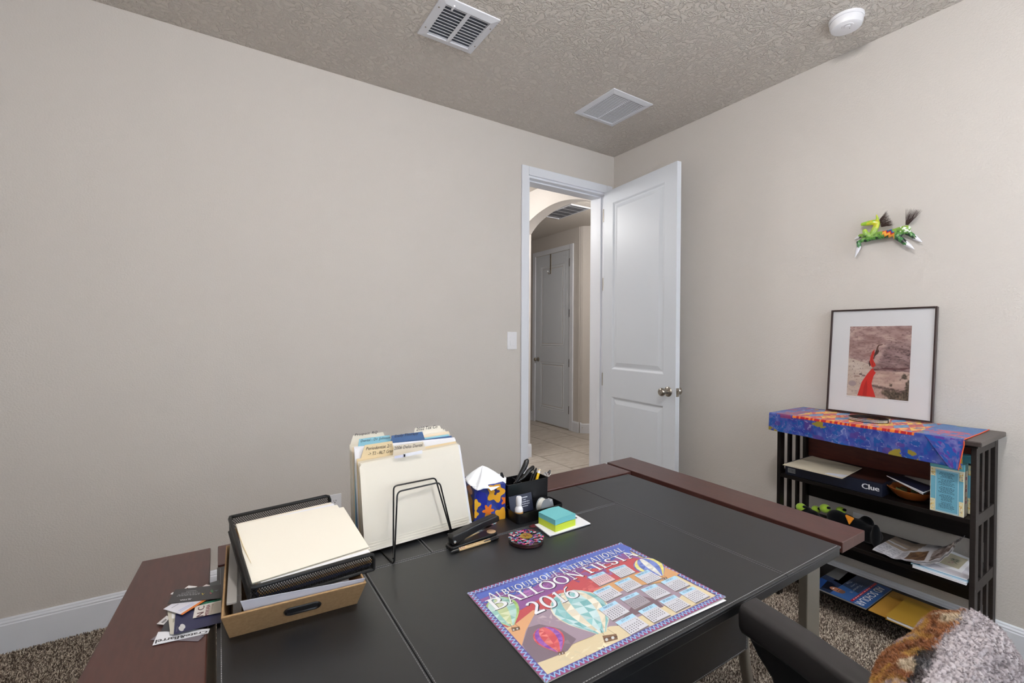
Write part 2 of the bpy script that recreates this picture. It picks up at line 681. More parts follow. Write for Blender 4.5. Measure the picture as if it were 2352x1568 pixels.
# windows behind the viewer
M_GLASS = mat('window_glass', (235, 242, 245), 0.02, trans=1.0)
for k, (WX0, WX1) in enumerate(WINS):
    wd = thing('window_%d' % (k + 1), ('narrower white framed window behind the viewer, left', 'wider white framed window behind the viewer, right')[k], 'window', ((WX0 + WX1) / 2, YR - 0.07, WZ0), kind='structure')
    m = MB()
    xm = (WX0 + WX1) / 2
    for a, b_ in ((WX0, WX0 + 0.05), (WX1 - 0.05, WX1), (xm - 0.025, xm + 0.025)):
        m.box(a, b_, YR - 0.1, YR - 0.05, WZ0 + 0.05, WZ1 - 0.05)
    m.box(WX0, WX1, YR - 0.1, YR - 0.05, WZ0, WZ0 + 0.05).box(WX0, WX1, YR - 0.1, YR - 0.05, WZ1 - 0.05, WZ1)
    m.build('window_frame', M_WHITE, wd, bevel=0.004)
    for a, b_ in ((WX0 + 0.05, xm - 0.025), (xm + 0.025, WX1 - 0.05)):
        MB().box(a, b_, YR - 0.08, YR - 0.075, WZ0 + 0.05, WZ1 - 0.05).build('pane', M_GLASS, wd)
    MB().box(WX0 - 0.03, WX1 + 0.03, YR - 0.14, YR - 0.1, WZ0 - 0.03, WZ0).build('window_sill', M_WHITE, wd, bevel=0.004)


def baseboard(name, a, b, n, label):
    """a, b = wall points at floor level; n = unit normal into the room"""
    prof = [(0, 0), (0.0145, 0), (0.0145, 0.118), (0.012, 0.122), (0.0125, 0.128), (0.0085, 0.134), (0.0075, 0.139), (0.004, 0.1435), (0, 0.1435)]
    a, b, n = Vector(a), Vector(b), Vector(n)
    pts = [a + n * d + Vector((0, 0, h)) for d, h in prof]
    return struct(MB().prism(pts, b - a).build(name, M_WHITE), label, 'baseboard')


baseboard('baseboard_left', (XD, YA, 0), (1.784, YA, 0), (0, -1, 0), 'white moulded baseboard along the doorway wall')
baseboard('baseboard_right', (XB, YR, 0), (XB, YA, 0), (-1, 0, 0), 'white moulded baseboard behind the dark bookcase')
baseboard('baseboard_rear', (XD, YR, 0), (XB, YR, 0), (0, 1, 0), 'white moulded baseboard under the window')
baseboard('baseboard_side', (XD, YR, 0), (XD, YA, 0), (1, 0, 0), 'white moulded baseboard on the wall left of the viewer')

# door frame: jamb lining, stop and casing
df = thing('trim_1', 'white door casing and jamb around the open doorway', 'door frame', ((DX0 + DX1) / 2, YA, 0), kind='structure')
m = MB()
JT = 0.018
m.box(DX0 - 0.002, DX0 + JT, YA - 0.001, YA + T + 0.001, 0, DZ - JT).box(DX1 - 0.006, DX1 + 0.002, YA - 0.001, YA + T + 0.001, 0, DZ - JT)
m.box(DX0 - 0.002, DX1 + 0.002, YA - 0.001, YA + T + 0.001, DZ - JT, DZ + 0.002)
m.build('jamb', M_WHITE, df)
m = MB()
m.box(DX0 + JT, DX0 + JT + 0.011, YA + 0.042, YA + 0.08, 0, DZ - JT).box(DX1 - 0.017, DX1 - 0.006, YA + 0.042, YA + 0.08, 0, DZ - JT)
m.box(DX0 + JT + 0.011, DX1 - 0.017, YA + 0.042, YA + 0.08, DZ - JT - 0.011, DZ - JT)
m.build('door_stop_strip', M_WHITE, df, bevel=0.002)
CW = 0.058
for sgn in (0, 1):
    yy0, yy1 = (YA - 0.016, YA) if sgn == 0 else (YA + T, YA + T + 0.016)
    for nm, q in (('casing', (DX0 - CW + 0.004, DX0 + 0.004, 0, DZ + CW)), ('casing', (DX1 - 0.004, min(DX1 + CW, XB - 0.016), 0, DZ + CW)),
                  ('casing', (DX0 + 0.004, DX1 - 0.004, DZ - 0.004, DZ + CW))):
        MB().box(q[0], q[1], yy0, yy1, q[2], q[3]).build(nm, M_WHITE, df, bevel=0.005, seg=3)


# panelled doors
def door_leaf(mb, A, d, nrm, W, H, th, z0, panels):
    """A = hinge-side base corner on the front face, d = unit width direction, nrm = unit front normal"""
    A, d, nrm = Vector(A), Vector(d), Vector(nrm)
    up = Vector((0, 0, 1))

    def pt(s, z, dep):
        return A + d * s + up * z - nrm * dep
    for side in (0, 1):
        def q(s, z, dep):
            return pt(s, z, dep if side == 0 else th - dep)
        xs = sorted({0, W} | {p[0] for p in panels} | {p[1] for p in panels})
        zs = sorted({0, H} | {p[2] for p in panels} | {p[3] for p in panels})
        for i in range(len(xs) - 1):
            for j in range(len(zs) - 1):
                cx, cz = (xs[i] + xs[i + 1]) / 2, (zs[j] + zs[j + 1]) / 2
                if any(p[0] < cx < p[1] and p[2] < cz < p[3] for p in panels):
                    continue
                f = [q(xs[i], zs[j], 0), q(xs[i + 1], zs[j], 0), q(xs[i + 1], zs[j + 1], 0), q(xs[i], zs[j + 1], 0)]
                mb.face(f if side == 0 else f[::-1])
        for p in panels:
            rings = [(0, 0), (0.005, 0.002), (0.013, 0.0085), (0.017, 0.010), (0.024, 0.010), (0.05, 0.0025), (0.053, 0.0018)]
            prev = None
            for ins, dep in rings:
                r = [q(p[0] + ins, p[2] + ins, dep), q(p[1] - ins, p[2] + ins, dep), q(p[1] - ins, p[3] - ins, dep), q(p[0] + ins, p[3] - ins, dep)]
                if prev:
                    for k in range(4):
                        f = [prev[k], prev[(k + 1) % 4], r[(k + 1) % 4], r[k]]
                        mb.face(f if side == 0 else f[::-1])
                prev = r
            mb.face(prev if side == 0 else prev[::-1])
    for a, b in (((0, 0), (W, 0)), ((W, 0), (W, H)), ((W, H), (0, H)), ((0, H), (0, 0))):
        mb.face([pt(a[0], a[1], 0), pt(a[0], a[1], th), pt(b[0], b[1], th), pt(b[0], b[1], 0)])
    return mb


def knob(parent, c, n):
    """round knob with rosette; c on the door face, n outwards"""
    k = MB().lathe([(0.0, 0.0), (0.033, 0.0), (0.033, 0.004), (0.028, 0.010), (0.014, 0.014), (0.011, 0.03), (0.014, 0.037), (0.024, 0.044), (0.0275, 0.054),
                    (0.0265, 0.064), (0.021, 0.071), (0.012, 0.074), (0.0, 0.074)], c, 28, n).build('knob', M_STEEL, parent, smooth=True)
    MB().lathe([(0.0, 0.073), (0.009, 0.073), (0.009, 0.076), (0.0, 0.076)], c, 16, n).build('thumb_turn', M_STEEL, k, smooth=True)


DA = Vector((2.5575, 2.638, 0.012))
DB = Vector((2.4825, 1.899, 0.012))
dd = (DB - DA).normalized()
DWID = (DB - DA).length
dn = Vector((dd.y, -dd.x, 0))                   # face towards the camera (-x side)
if dn.x > 0:
    dn = -dn
d1 = thing('door_1', 'white two-panel door standing open against the beige corner', 'door', tuple(DA), kind='structure')
m = MB()
door_leaf(m, DA, dd, dn, DWID, 2.418, 0.035, 0, [(0.105, DWID - 0.105, 0.215, 0.825), (0.105, DWID - 0.105, 1.035, 2.315)])
m.build('leaf', M_DOOR, d1)
kc = DA + dd * (DWID - 0.062) + Vector((0, 0, 0.925))
knob(d1, kc, dn)
knob(d1, kc - dn * 0.035, -dn)
edge = DB + Vector((0, 0, 0.925)) - dn * 0.0175
lp = MB().obox(edge + dd * 0.0006, dn * 0.0125, dd * 0.0012, Vector((0, 0, 0.028))).build('latch_plate', M_STEEL, d1, bevel=0.001)
MB().obox(edge + dd * 0.006, dn * 0.0075, dd * 0.006, Vector((0, 0, 0.0085))).build('latch_bolt', M_STEEL, lp)
for hz in (0.2, 0.95, 1.7, 2.24):
    MB().tube([DA - dn * 0.001 + dd * -0.006 + Vector((0, 0, hz - 0.05)), DA - dn * 0.001 + dd * -0.006 + Vector((0, 0, hz + 0.05))], 0.0055, 10).build('hinge', M_STEEL, d1, smooth=True)

# hall beyond the doorway
HC = 2.775
hx = 4.08
hf = struct(MB().box(0.6, 5.6, YA + 0.08, 6.6, -0.08, -0.006).build('floor_hall', mat('tile_grout', (150, 142, 132), 0.9)),
            'grout bed of the tiled hall floor', 'floor')
M_TILE = mat('beige_stone_tile', (206, 198, 188), 0.42, var=(9, (188, 178, 166), (1, 3, 1)), spec=0.4)
ti = 0
TS = 0.4885
tmesh = None
for r in range(-3, 4):
    xa = 2.916 + r * TS
    y0 = 3.945 + r * 0.155
    y0 -= math.floor((y0 - 2.7) / TS) * TS
    y = y0 - TS
    while y < 6.3:
        if xa + TS > 1.3 and xa < hx:
            ya_, yb_ = max(y, YA + 0.085), min(y + TS, 6.3)
            if yb_ - ya_ > 0.05:
                full = abs(yb_ - ya_ - TS) < 1e-4
                if full and tmesh:
                    o = bpy.data.objects.new('tile', tmesh)
                    COL.objects.link(o)
                    o.parent = hf
                    o.location = (xa, ya_, 0)
                else:
                    hw = TS - 0.005
                    o = MB().box(0.005, hw, 0.005, yb_ - ya_ - 0.005, -0.006, 0.0).build('tile', M_TILE, None, bevel=0.0015, seg=1)
                    o.parent = hf
                    o.location = (xa, ya_, 0)
                    if full:
                        tmesh = o.data
        y += TS
# wall with the arched opening, in line with the bookcase wall
yc, hwid = 3.395, 0.605
yl = yc - (yc - (YA + T) - 0.012)
prof_z = [(-0.575, 2.40), (-0.47, 2.456), (-0.37, 2.494), (-0.26, 2.525), (-0.14, 2.548), (0.0, 2.559), (0.12, 2.555), (0.235, 2.538), (0.35, 2.513), (0.462, 2.474), (0.54, 2.432), (0.605, 2.385)]
pz_y, pz_z = np.array([p[0] for p in prof_z]), np.array([p[1] for p in prof_z])
pfit = np.polyfit(pz_y, pz_z, 6)
arch = [(max(yl, yc + dy), float(np.polyval(pfit, dy))) for dy in np.linspace(0.605, -0.575, 48)]
XA2 = XB + 0.13
m = MB().box(XB, XA2, yc + hwid, 6.5, 0, HC + 0.05).box(XB, XA2, YA + T, yl, 0, HC + 0.05)
for (ya1, za1), (yb1, zb1) in zip(arch[:-1], arch[1:]):
    t_ = HC + 0.05
    m.face([(XB, ya1, za1), (XB, yb1, zb1), (XB, yb1, t_), (XB, ya1, t_)])
    m.face([(XA2, yb1, zb1), (XA2, ya1, za1), (XA2, ya1, t_), (XA2, yb1, t_)])
    m.face([(XB, yb1, zb1), (XB, ya1, za1), (XA2, ya1, za1), (XA2, yb1, zb1)])
struct(m.build('wall_arch', M_WALL, smooth=False), 'beige hall wall with a wide arched opening', 'wall')
baseboard('baseboard_arch', (XB + 0.004, yc + hwid, 0), (XB + 0.14, yc + hwid, 0), (0, -1, 0), 'white baseboard wrapping the pier of the arch')
m = MB()
m.box(hx, hx + 0.1, 4.66, 6.5, 0, HC + 0.06)
m.prism([(hx, 4.66, 0), (hx + 0.1, 4.66, 0), (hx + 1.0, 4.02, 0), (hx + 0.94, 3.93, 0), (hx + 0.02, 4.62, 0)], (0, 0, HC + 0.06))
struct(m.build('wall_hall_end', M_WALL, bevel=0.015, seg=3), 'beige hall end wall with rounded corner, holding the closet door', 'wall')
baseboard('baseboard_hall', (hx, 4.66, 0), (hx, 4.79, 0), (-1, 0, 0), 'short white baseboard right of the closet door')
bdir = Vector((0.92, -0.69, 0)).normalized()
baseboard('baseboard_hall_angle', Vector((hx + 0.004, 4.645, 0)), Vector((hx + 0.004, 4.645, 0)) + bdir * 1.1, Vector((-0.69, -0.92, 0)).normalized() * 1.0,
          'white baseboard on the angled hall wall')
baseboard('baseboard_hall_far', (hx, 5.735, 0), (hx, 6.4, 0), (-1, 0, 0), 'white baseboard left of the closet door')
struct(MB().box(0.6, 5.6, YA + T, 6.6, HC, HC + 0.1).build('ceiling_hall', M_CEIL), 'textured ceiling of the hall beyond the arch', 'ceiling')
m = MB().box(0.5, 0.6, YA + T, 6.6, 0, HC).box(0.6, 5.6, 6.5, 6.6, 0, HC).box(5.5, 5.6, YA + T, 6.5, 0, HC).box(XB + 0.3, 5.6, YA + T - 0.1, YA + T - 0.0, 0, HC)
struct(m.build('wall_hall', M_WALL), 'beige walls closing the hall out of view', 'wall')

# closet door in the hall
d2 = thing('door_2', 'closed white two-panel closet door at the end of the hall', 'door', (hx, 5.25, 0), kind='structure')
W2 = 0.80
z0_ = 0.02
m = MB()
door_leaf(m, (hx - 0.004, 4.855, z0_), (0, 1, 0), (-1, 0, 0), W2, 2.475, 0.01, 0, [(0.12, W2 - 0.12, 0.22, 0.90), (0.12, W2 - 0.12, 1.13, 2.31)])
m.build('leaf', M_DOOR, d2)
for y0, y1, za, zb in ((4.782, 4.85, 0, 2.57), (5.66, 5.728, 0, 2.57), (4.85, 5.66, 2.502, 2.57)):
    MB().box(hx - 0.018, hx, y0, y1, za, zb).build('casing', M_WHITE, d2, bevel=0.004)
knob(d2, (hx - 0.004, 5.59, 0.95), (-1, 0, 0))
for hz in (0.28, 0.93, 1.62, 2.32):
    MB().box(hx - 0.016, hx - 0.003, 4.845, 4.862, hz - 0.055, hz + 0.055).build('hinge', mat('aged_bronze', (70, 62, 54), 0.4, metal=0.8), d2)
hk = thing('door_hook', 'metal over-the-door hook hanging on the closet door', 'hook', (hx - 0.01, 5.29, 2.21))
m = MB().box(hx - 0.0085, hx - 0.0045, 5.275, 5.305, 2.21, 2.497).box(hx - 0.0085, hx + 0.002, 5.275, 5.305, 2.4955, 2.4985)
m.build('strap', M_STEEL, hk, bevel=0.001)
MB().tube([(hx - 0.006, 5.29, 2.26), (hx - 0.012, 5.29, 2.215), (hx - 0.04, 5.29, 2.205), (hx - 0.06, 5.29, 2.235)], 0.006, 8).build('prong', M_STEEL, hk, smooth=True)
MB().ellipsoid((hx - 0.062, 5.29, 2.24), (0.012, 0, 0), (0, 0.012, 0), (0, 0, 0.012)).build('prong_tip', M_PLASW, hk, smooth=True)
dc = Vector((hx + 0.03, 4.625, 0.075))
dnv = Vector((-0.69, -0.92, 0)).normalized()
ds = thing('spring_door_stop', 'small spring door stop sticking out of the hall baseboard', 'door stop', tuple(dc))
MB().tube([dc + dnv * t_ for t_ in (0.012, 0.06)], 0.006, 8).build('spring', M_STEEL, ds, smooth=True)
MB().tube([dc + dnv * t_ for t_ in (0.06, 0.075)], 0.008, 8).build('rubber_tip', M_PLASW, ds, smooth=True)

# hall ceiling lamp (out of view, left of the doorway) and its light
def globe_lamp(name, label, c, power, rad, color, drop=0.20):
    """hanging opal globe: the glowing glass itself gives the light"""
    t = thing(name, label, 'lamp', c)
    c = Vector(c)
    MB().lathe([(0, 0), (0.07, 0), (0.07, -0.012), (0.055, -0.022), (0, -0.022)], c, 28).build('canopy', M_STEEL, t, smooth=True)
    MB().tube([c + Vector((0, 0, -0.02)), c + Vector((0, 0, -drop))], 0.007, 10).build('rod', M_STEEL, t, smooth=True)
    g = c + Vector((0, 0, -drop - rad * 0.96))
    m_ = mat('lit_opal_' + '%d' % power, (250, 248, 244), 0.3)
    b_ = m_.node_tree.nodes['Principled BSDF']
    b_.inputs['Emission Color'].default_value = color + (1.0,)
    b_.inputs['Emission Strength'].default_value = power / (4 * math.pi ** 2 * rad ** 2)
    MB().ellipsoid(g, (rad, 0, 0), (0, rad, 0), (0, 0, rad), 24, 16).build('globe', m_, t, smooth=True)
    return t


globe_lamp('unseen_hall_lamp', 'opal globe lamp in the hall, out of view', (1.75, 3.75, HC), 30, 0.11, (1.0, 0.985, 0.97))
globe_lamp('unseen_hall_lamp', 'opal globe added beyond the hall arch to light the closet door, out of view', (3.45, 3.2, HC), 22, 0.10, (1.0, 0.98, 0.96))  # added lamp, placed to light the closet door evenly
globe_lamp('ceiling_lamp', 'opal globe lamp above the desk, out of view', (0.62, 0.35, CE), 50, 0.11, (1.0, 0.98, 0.965), drop=0.10)

# carpet pile: one tuft per small cone, twisted two-tone yarn
def carpet(name, regions, h):
    P, S_ = [], []
    for x0, x1, y0, y1, step in regions:
        nx, ny = int((x1 - x0) / step), int((y1 - y0) / step)
        gx, gy = np.meshgrid(np.arange(nx), np.arange(ny))
        px = x0 + (gx.ravel() + RNG.random(nx * ny)) * step
        py = y0 + (gy.ravel() + RNG.random(nx * ny)) * step
        P.append(np.stack([px, py], 1))
        S_.append(np.full(nx * ny, step))
    P, S_ = np.concatenate(P), np.concatenate(S_)
    n = len(P)
    ang = RNG.random(n) * 2 * np.pi
    tilt = RNG.normal(0, 0.5, (n, 2)) * S_[:, None]
    hh = h * (0.65 + 0.5 * RNG.random(n))
    r = S_ * 0.58
    V = np.zeros((n, 6, 3))
    for k in range(3):
        a = ang + k * 2 * np.pi / 3
        V[:, k, 0] = P[:, 0] + r * np.cos(a)
        V[:, k, 1] = P[:, 1] + r * np.sin(a)
        V[:, k, 2] = 0
        V[:, 3 + k, 0] = P[:, 0] + tilt[:, 0] + 0.62 * r * np.cos(a + 0.8)
        V[:, 3 + k, 1] = P[:, 1] + tilt[:, 1] + 0.62 * r * np.sin(a + 0.8)
        V[:, 3 + k, 2] = hh + RNG.normal(0, 0.0006, n)
    base = (np.arange(n) * 6)[:, None]
    F = np.array([[0, 1, 4], [0, 4, 3], [1, 2, 5], [1, 5, 4], [2, 0, 3], [2, 3, 5], [3, 4, 5]])
    tris = (base[:, :, None] + F[None].reshape(1, -1, 3)).reshape(-1, 3)
    pal = np.array([lin(c)[:3] for c in ((104, 90, 80), (170, 155, 140), (208, 194, 176), (230, 218, 202), (138, 122, 110))])
    ci = RNG.choice(5, n, p=[0.26, 0.24, 0.2, 0.14, 0.16])
    cols = np.repeat(pal[ci][:, None, :], 6, 1).reshape(-1, 3)
    o = bulk(name, V.reshape(-1, 3), tris, cols, attr_mat('carpet_yarn', 0.95, 0.1))
    return tag(o, 'speckled brown and cream carpet pile covering the floor', 'carpet', kind='stuff')


carpet('carpet_pile', [(XD, 0.06, 0.95, YA - 0.014, 0.0048), (0.85, XB - 0.015, 0.34, 1.35, 0.0047), (0.06, 0.85, 0.30, 2.64, 0.013), (0.85, XB - 0.015, 1.35, 2.64, 0.011), (XD, 0.06, 0.3, 0.95, 0.013)], 0.0085)

# wall plates
def outlet(c, u, n, label, blank=False, w=0.07, h=0.115):
    c, u, n = Vector(c), Vector(u), Vector(n)
    t = thing('wall_outlet', label, 'outlet', tuple(c))
    z = Vector((0, 0, 1))
    MB().obox(c + n * 0.0025, u * w / 2, n * 0.0025, z * h / 2).build('plate', M_PLASW, t, bevel=0.002)
    if not blank:
        for s in (-1, 1):
            rc = MB().lathe([(0, 0.005), (0.0165, 0.005), (0.0165, 0.0065), (0, 0.0065)], c + z * 0.0195 * s, 20, n).build('receptacle', M_PLASW, t, smooth=True)
            k = MB()
            for du in (-0.0055, 0.0055):
                k.obox(c + z * (0.0195 * s + 0.003) + u * du + n * 0.0066, u * 0.0011, n * 0.0003, z * 0.0042)
            k.obox(c + z * (0.0195 * s - 0.007) + n * 0.0066, u * 0.0023, n * 0.0003, z * 0.0023)
            k.build('slot', M_BLACKP, rc)
    return t


oc = PY((784, 1132), YA)
outlet((oc.x - 0.036, YA, oc.z - 0.057), (1, 0, 0), (0, -1, 0), 'white duplex wall outlet low on the wall behind the mesh tray')
oa, ob_ = PX((1957, 1175), XB), PX((2001, 1188), XB)
outlet((XB, (oa.y + ob_.y) / 2, oa.z - 0.055), (0, 1, 0), (-1, 0, 0), 'white wall outlet seen through the bookcase behind the plush toy')
sc_ = PY((1175.5, 782), YA)
t = thing('light_switch', 'white rocker light switch beside the doorway', 'light switch', (sc_.x, YA, sc_.z))
MB().box(sc_.x - 0.039, sc_.x + 0.039, YA - 0.005, YA, sc_.z - 0.061, sc_.z + 0.061).build('plate', M_PLASW, t, bevel=0.0025)
MB().prism([(sc_.x - 0.0165, YA - 0.005, sc_.z - 0.033), (sc_.x - 0.0165, YA - 0.009, sc_.z - 0.033), (sc_.x - 0.0165, YA - 0.0065, sc_.z), (sc_.x - 0.0165, YA - 0.006, sc_.z + 0.033), (sc_.x - 0.0165, YA - 0.005, sc_.z + 0.033)],
           (0.033, 0, 0)).build('rocker', M_PLASW, t, bevel=0.001)

# ------------------------------------------------------------------ CEILING FIXTURES
M_VENT = mat('white_vent_enamel', (222, 224, 230), 0.4)
M_DUCT = mat('grey_duct', (84, 90, 102), 0.7)
M_GAP = mat('dark_gap', (40, 40, 46), 0.8)


def vent(name, label, x0, x1, y0, y1, z, fl_w, cols, nslat, slat_w, tilt, inner, bar=0.018, th=0.012, screws=True):
    t = thing(name, label, 'vent', ((x0 + x1) / 2, (y0 + y1) / 2, z))
    m = MB()
    zb = z - th
    ix0, ix1, iy0, iy1 = x0 + fl_w, x1 - fl_w, y0 + fl_w, y1 - fl_w
    # sloping flange ring
    o4 = [(x0, y0, z), (x1, y0, z), (x1, y1, z), (x0, y1, z)]
    a4 = [(x0, y0, z - th * 0.45), (x1, y0, z - th * 0.45), (x1, y1, z - th * 0.45), (x0, y1, z - th * 0.45)]
    b4 = [(ix0 - 0.004, iy0 - 0.004, zb), (ix1 + 0.004, iy0 - 0.004, zb), (ix1 + 0.004, iy1 + 0.004, zb), (ix0 - 0.004, iy1 + 0.004, zb)]
    c4_ = [(ix0, iy0, zb), (ix1, iy0, zb), (ix1, iy1, zb), (ix0, iy1, zb)]
    d4 = [(ix0, iy0, z - 0.0005), (ix1, iy0, z - 0.0005), (ix1, iy1, z - 0.0005), (ix0, iy1, z - 0.0005)]
    for a, b in ((o4, a4), (a4, b4), (b4, c4_), (c4_, d4)):
        for k in range(4):
            m.face([a[k], a[(k + 1) % 4], b[(k + 1) % 4], b[k]])
    m.build('frame', M_VENT, t)
    MB().box(ix0, ix1, iy0, iy1, z - 0.0012, z - 0.0004).build('duct_opening', inner, t)
    cwid = (ix1 - ix0 - bar * (cols - 1)) / cols
    for c in range(cols - 1):
        bx = ix0 + (c + 1) * cwid + c * bar
        MB().box(bx, bx + bar, iy0, iy1, zb, zb + 0.004).build('mullion', M_VENT, t)
    pitch = (iy1 - iy0) / nslat
    first = None
    for c in range(cols):
        sx = ix0 + c * (cwid + bar)
        for k in range(nslat):
            y = iy0 + (k + 0.5) * pitch
            if first is None:
                dy, dz = slat_w / 2 * math.cos(tilt), slat_w / 2 * math.sin(tilt)
                mm = MB().obox((cwid / 2, 0, 0), (cwid / 2, 0, 0), (0, dy, dz), (0, -0.0004 * math.sin(tilt), 0.0004 * math.cos(tilt)))
                o = mm.build('slat', M_VENT, None)
                first = o.data
                OFF.pop(o.name, None)
            else:
                o = bpy.data.objects.new('slat', first)
                COL.objects.link(o)
            o.parent = t
            o.location = Vector((sx, y, zb + 0.0045)) - OFF[t.name]
    if screws:
        for sx, sy in ((x0 + 0.014, y0 + 0.07), (x0 + 0.014, y1 - 0.07), (x1 - 0.014, y0 + 0.07), (x1 - 0.014, y1 - 0.07)):
            MB().ellipsoid((sx, sy, z - th * 0.75), (0.004, 0, 0), (0, 0.004, 0), (0, 0, 0.0025), 8, 5).build('screw', M_STEEL, t, smooth=True)
    return t


v1 = vent('ceiling_vent', 'square white ceiling register with dark open slots in two columns', 0.800, 1.087, 1.795, 2.088, CE, 0.034, 2, 11, 0.0062, 0.15, M_DUCT)
MB().box(0.862, 0.869, 1.815, 1.845, CE - 0.017, CE - 0.009).build('damper_lever', M_PLASW, v1, bevel=0.001)
vent('ceiling_vent', 'square white ceiling grille with fine close louvres nearer the corner', 1.936, 2.274, 1.922, 2.272, CE, 0.032, 2, 21, 0.0098, 0.0, M_GAP, bar=0.006, th=0.010, screws=False)
vent('ceiling_vent', 'return air grille on the hall ceiling seen under the arch', 3.30, 3.60, 3.92, 4.50, HC, 0.015, 1, 5, 0.012, 0.1, mat('return_filter', (104, 106, 112), 0.8), th=0.012, screws=False)

sd = PZ((1944, 42), CE)
t = thing('smoke_detector', 'round white smoke detector on the ceiling near the right wall', 'smoke detector', tuple(sd))
MB().lathe([(0, 0), (0.067, 0), (0.067, -0.009), (0.064, -0.012), (0, -0.012)], sd, 40).build('mount', M_PLASW, t, smooth=True)
MB().lathe([(0.0, -0.012), (0.060, -0.012), (0.060, -0.016), (0.0635, -0.017), (0.063, -0.030), (0.058, -0.043), (0.05, -0.047), (0, -0.048)], sd, 40).build('body', M_PLASW, t, smooth=True)
bc = sd + Vector((-0.018, -0.012, 0))
bt = MB().lathe([(0.024, -0.047), (0.022, -0.0495), (0.015, -0.05), (0.0125, -0.0485), (0, -0.0485)], bc, 28).build('sensor_ring', M_PLASW, t, smooth=True)
MB().lathe([(0.0115, -0.048), (0.0115, -0.0525), (0.0095, -0.0535), (0, -0.0535)], bc, 24).build('test_button', M_PLASW, bt, smooth=True)
MB().box(bc.x + 0.019, bc.x + 0.024, bc.y - 0.001, bc.y + 0.0012, bc.z - 0.0498, bc.z - 0.0488).build('indicator', M_BLACKP, bt)

# ------------------------------------------------------------------ DESK
D = 0.745
desk = thing('desk', 'executive desk with stitched black leather top and dark mahogany side boards', 'desk', (0.69, 0.9, 0))
LX0, LX1, LY0, LY1 = -0.005, 1.386, 0.535, 1.283
MB().box(LX0 + 0.002, LX1 - 0.002, LY0 + 0.002, LY1 - 0.002, D - 0.028, D - 0.004).build('leather_slab', M_LEATHER, desk, bevel=0.004)
SX0, SX1, SY = 0.285, 1.108, 1.078
panels = [(LX0, SX0, LY0, LY1), (SX1, LX1, LY0, LY1), (SX0, SX1, LY0, SY), (SX0, 0.456, SY, LY1), (0.456, SX1, SY, LY1)]
for x0, x1, y0, y1 in panels:
    g = 0.0006
    MB().box(x0 + g, x1 - g, y0 + g, y1 - g, D - 0.006, D).build('leather_panel', M_LEATHER, desk, bevel=0.0014, seg=2)


def stitches(pts, step=0.0062, ln=0.0042, w=0.0006, nrm=(0, 0, 1), h=0.0005):
    mb = MB()
    nrm = Vector(nrm)
    for a, b in zip(pts[:-1], pts[1:]):
        a, b = Vector(a), Vector(b)
        d = (b - a).normalized()
        s = nrm.cross(d)
        n = int((b - a).length / step)
        for i in range(n):
            c = a + d * (step * (i + 0.5)) + nrm * h / 2
            p = [c - d * ln / 2 - s * w, c + d * ln / 2 - s * w, c + d * ln / 2 + s * w, c - d * ln / 2 + s * w]
            mb.prism([q - nrm * h / 2 for q in p], nrm * h)
    return mb


e = 0.0075
stitches([(LX1 - e, LY0 + e, D), (LX0 + e, LY0 + e, D), (LX0 + e, LY1 - e, D)]).build('stitching', M_THREAD, desk)
for k in (-1, 1):
    o_ = 0.004 * k
    stitches([(SX0 + o_, LY0 + 0.012, D), (SX0 + o_, SY - o_, D), (SX1 - o_, SY - o_, D), (SX1 - o_, LY0 + 0.012, D)], w=0.00045).build('stitching', mat('charcoal_thread', (138, 138, 142), 0.8), desk)
    stitches([(0.456 + o_, SY + 0.006, D), (0.456 + o_, LY1 - 0.012, D)], w=0.00045).build('stitching', MATS['charcoal_thread'], desk)
# wooden boards, set off from the leather by a narrow gap
BT = 0.030


def board(name, pts, z1, mm):
    MB().prism([(x, y, z1 - BT) for x, y in pts], (0, 0, BT)).build(name, mm, desk, bevel=0.0022)


board('side_board', [(1.413, 0.543), (1.556, 0.543), (1.590, 1.458), (1.436, 1.452)], D, M_MAHOG_Y)
board('side_board', [(-0.0185, 0.535), (-0.0185, 1.412), (-0.158, 1.416), (-0.224, 0.535)], D, M_MAHOG_Y)
board('rear_board', [(-0.003, 1.297), (1.421, 1.330 - 0.030), (1.416, 1.447), (-0.003, 1.412)], D, M_MAHOG)
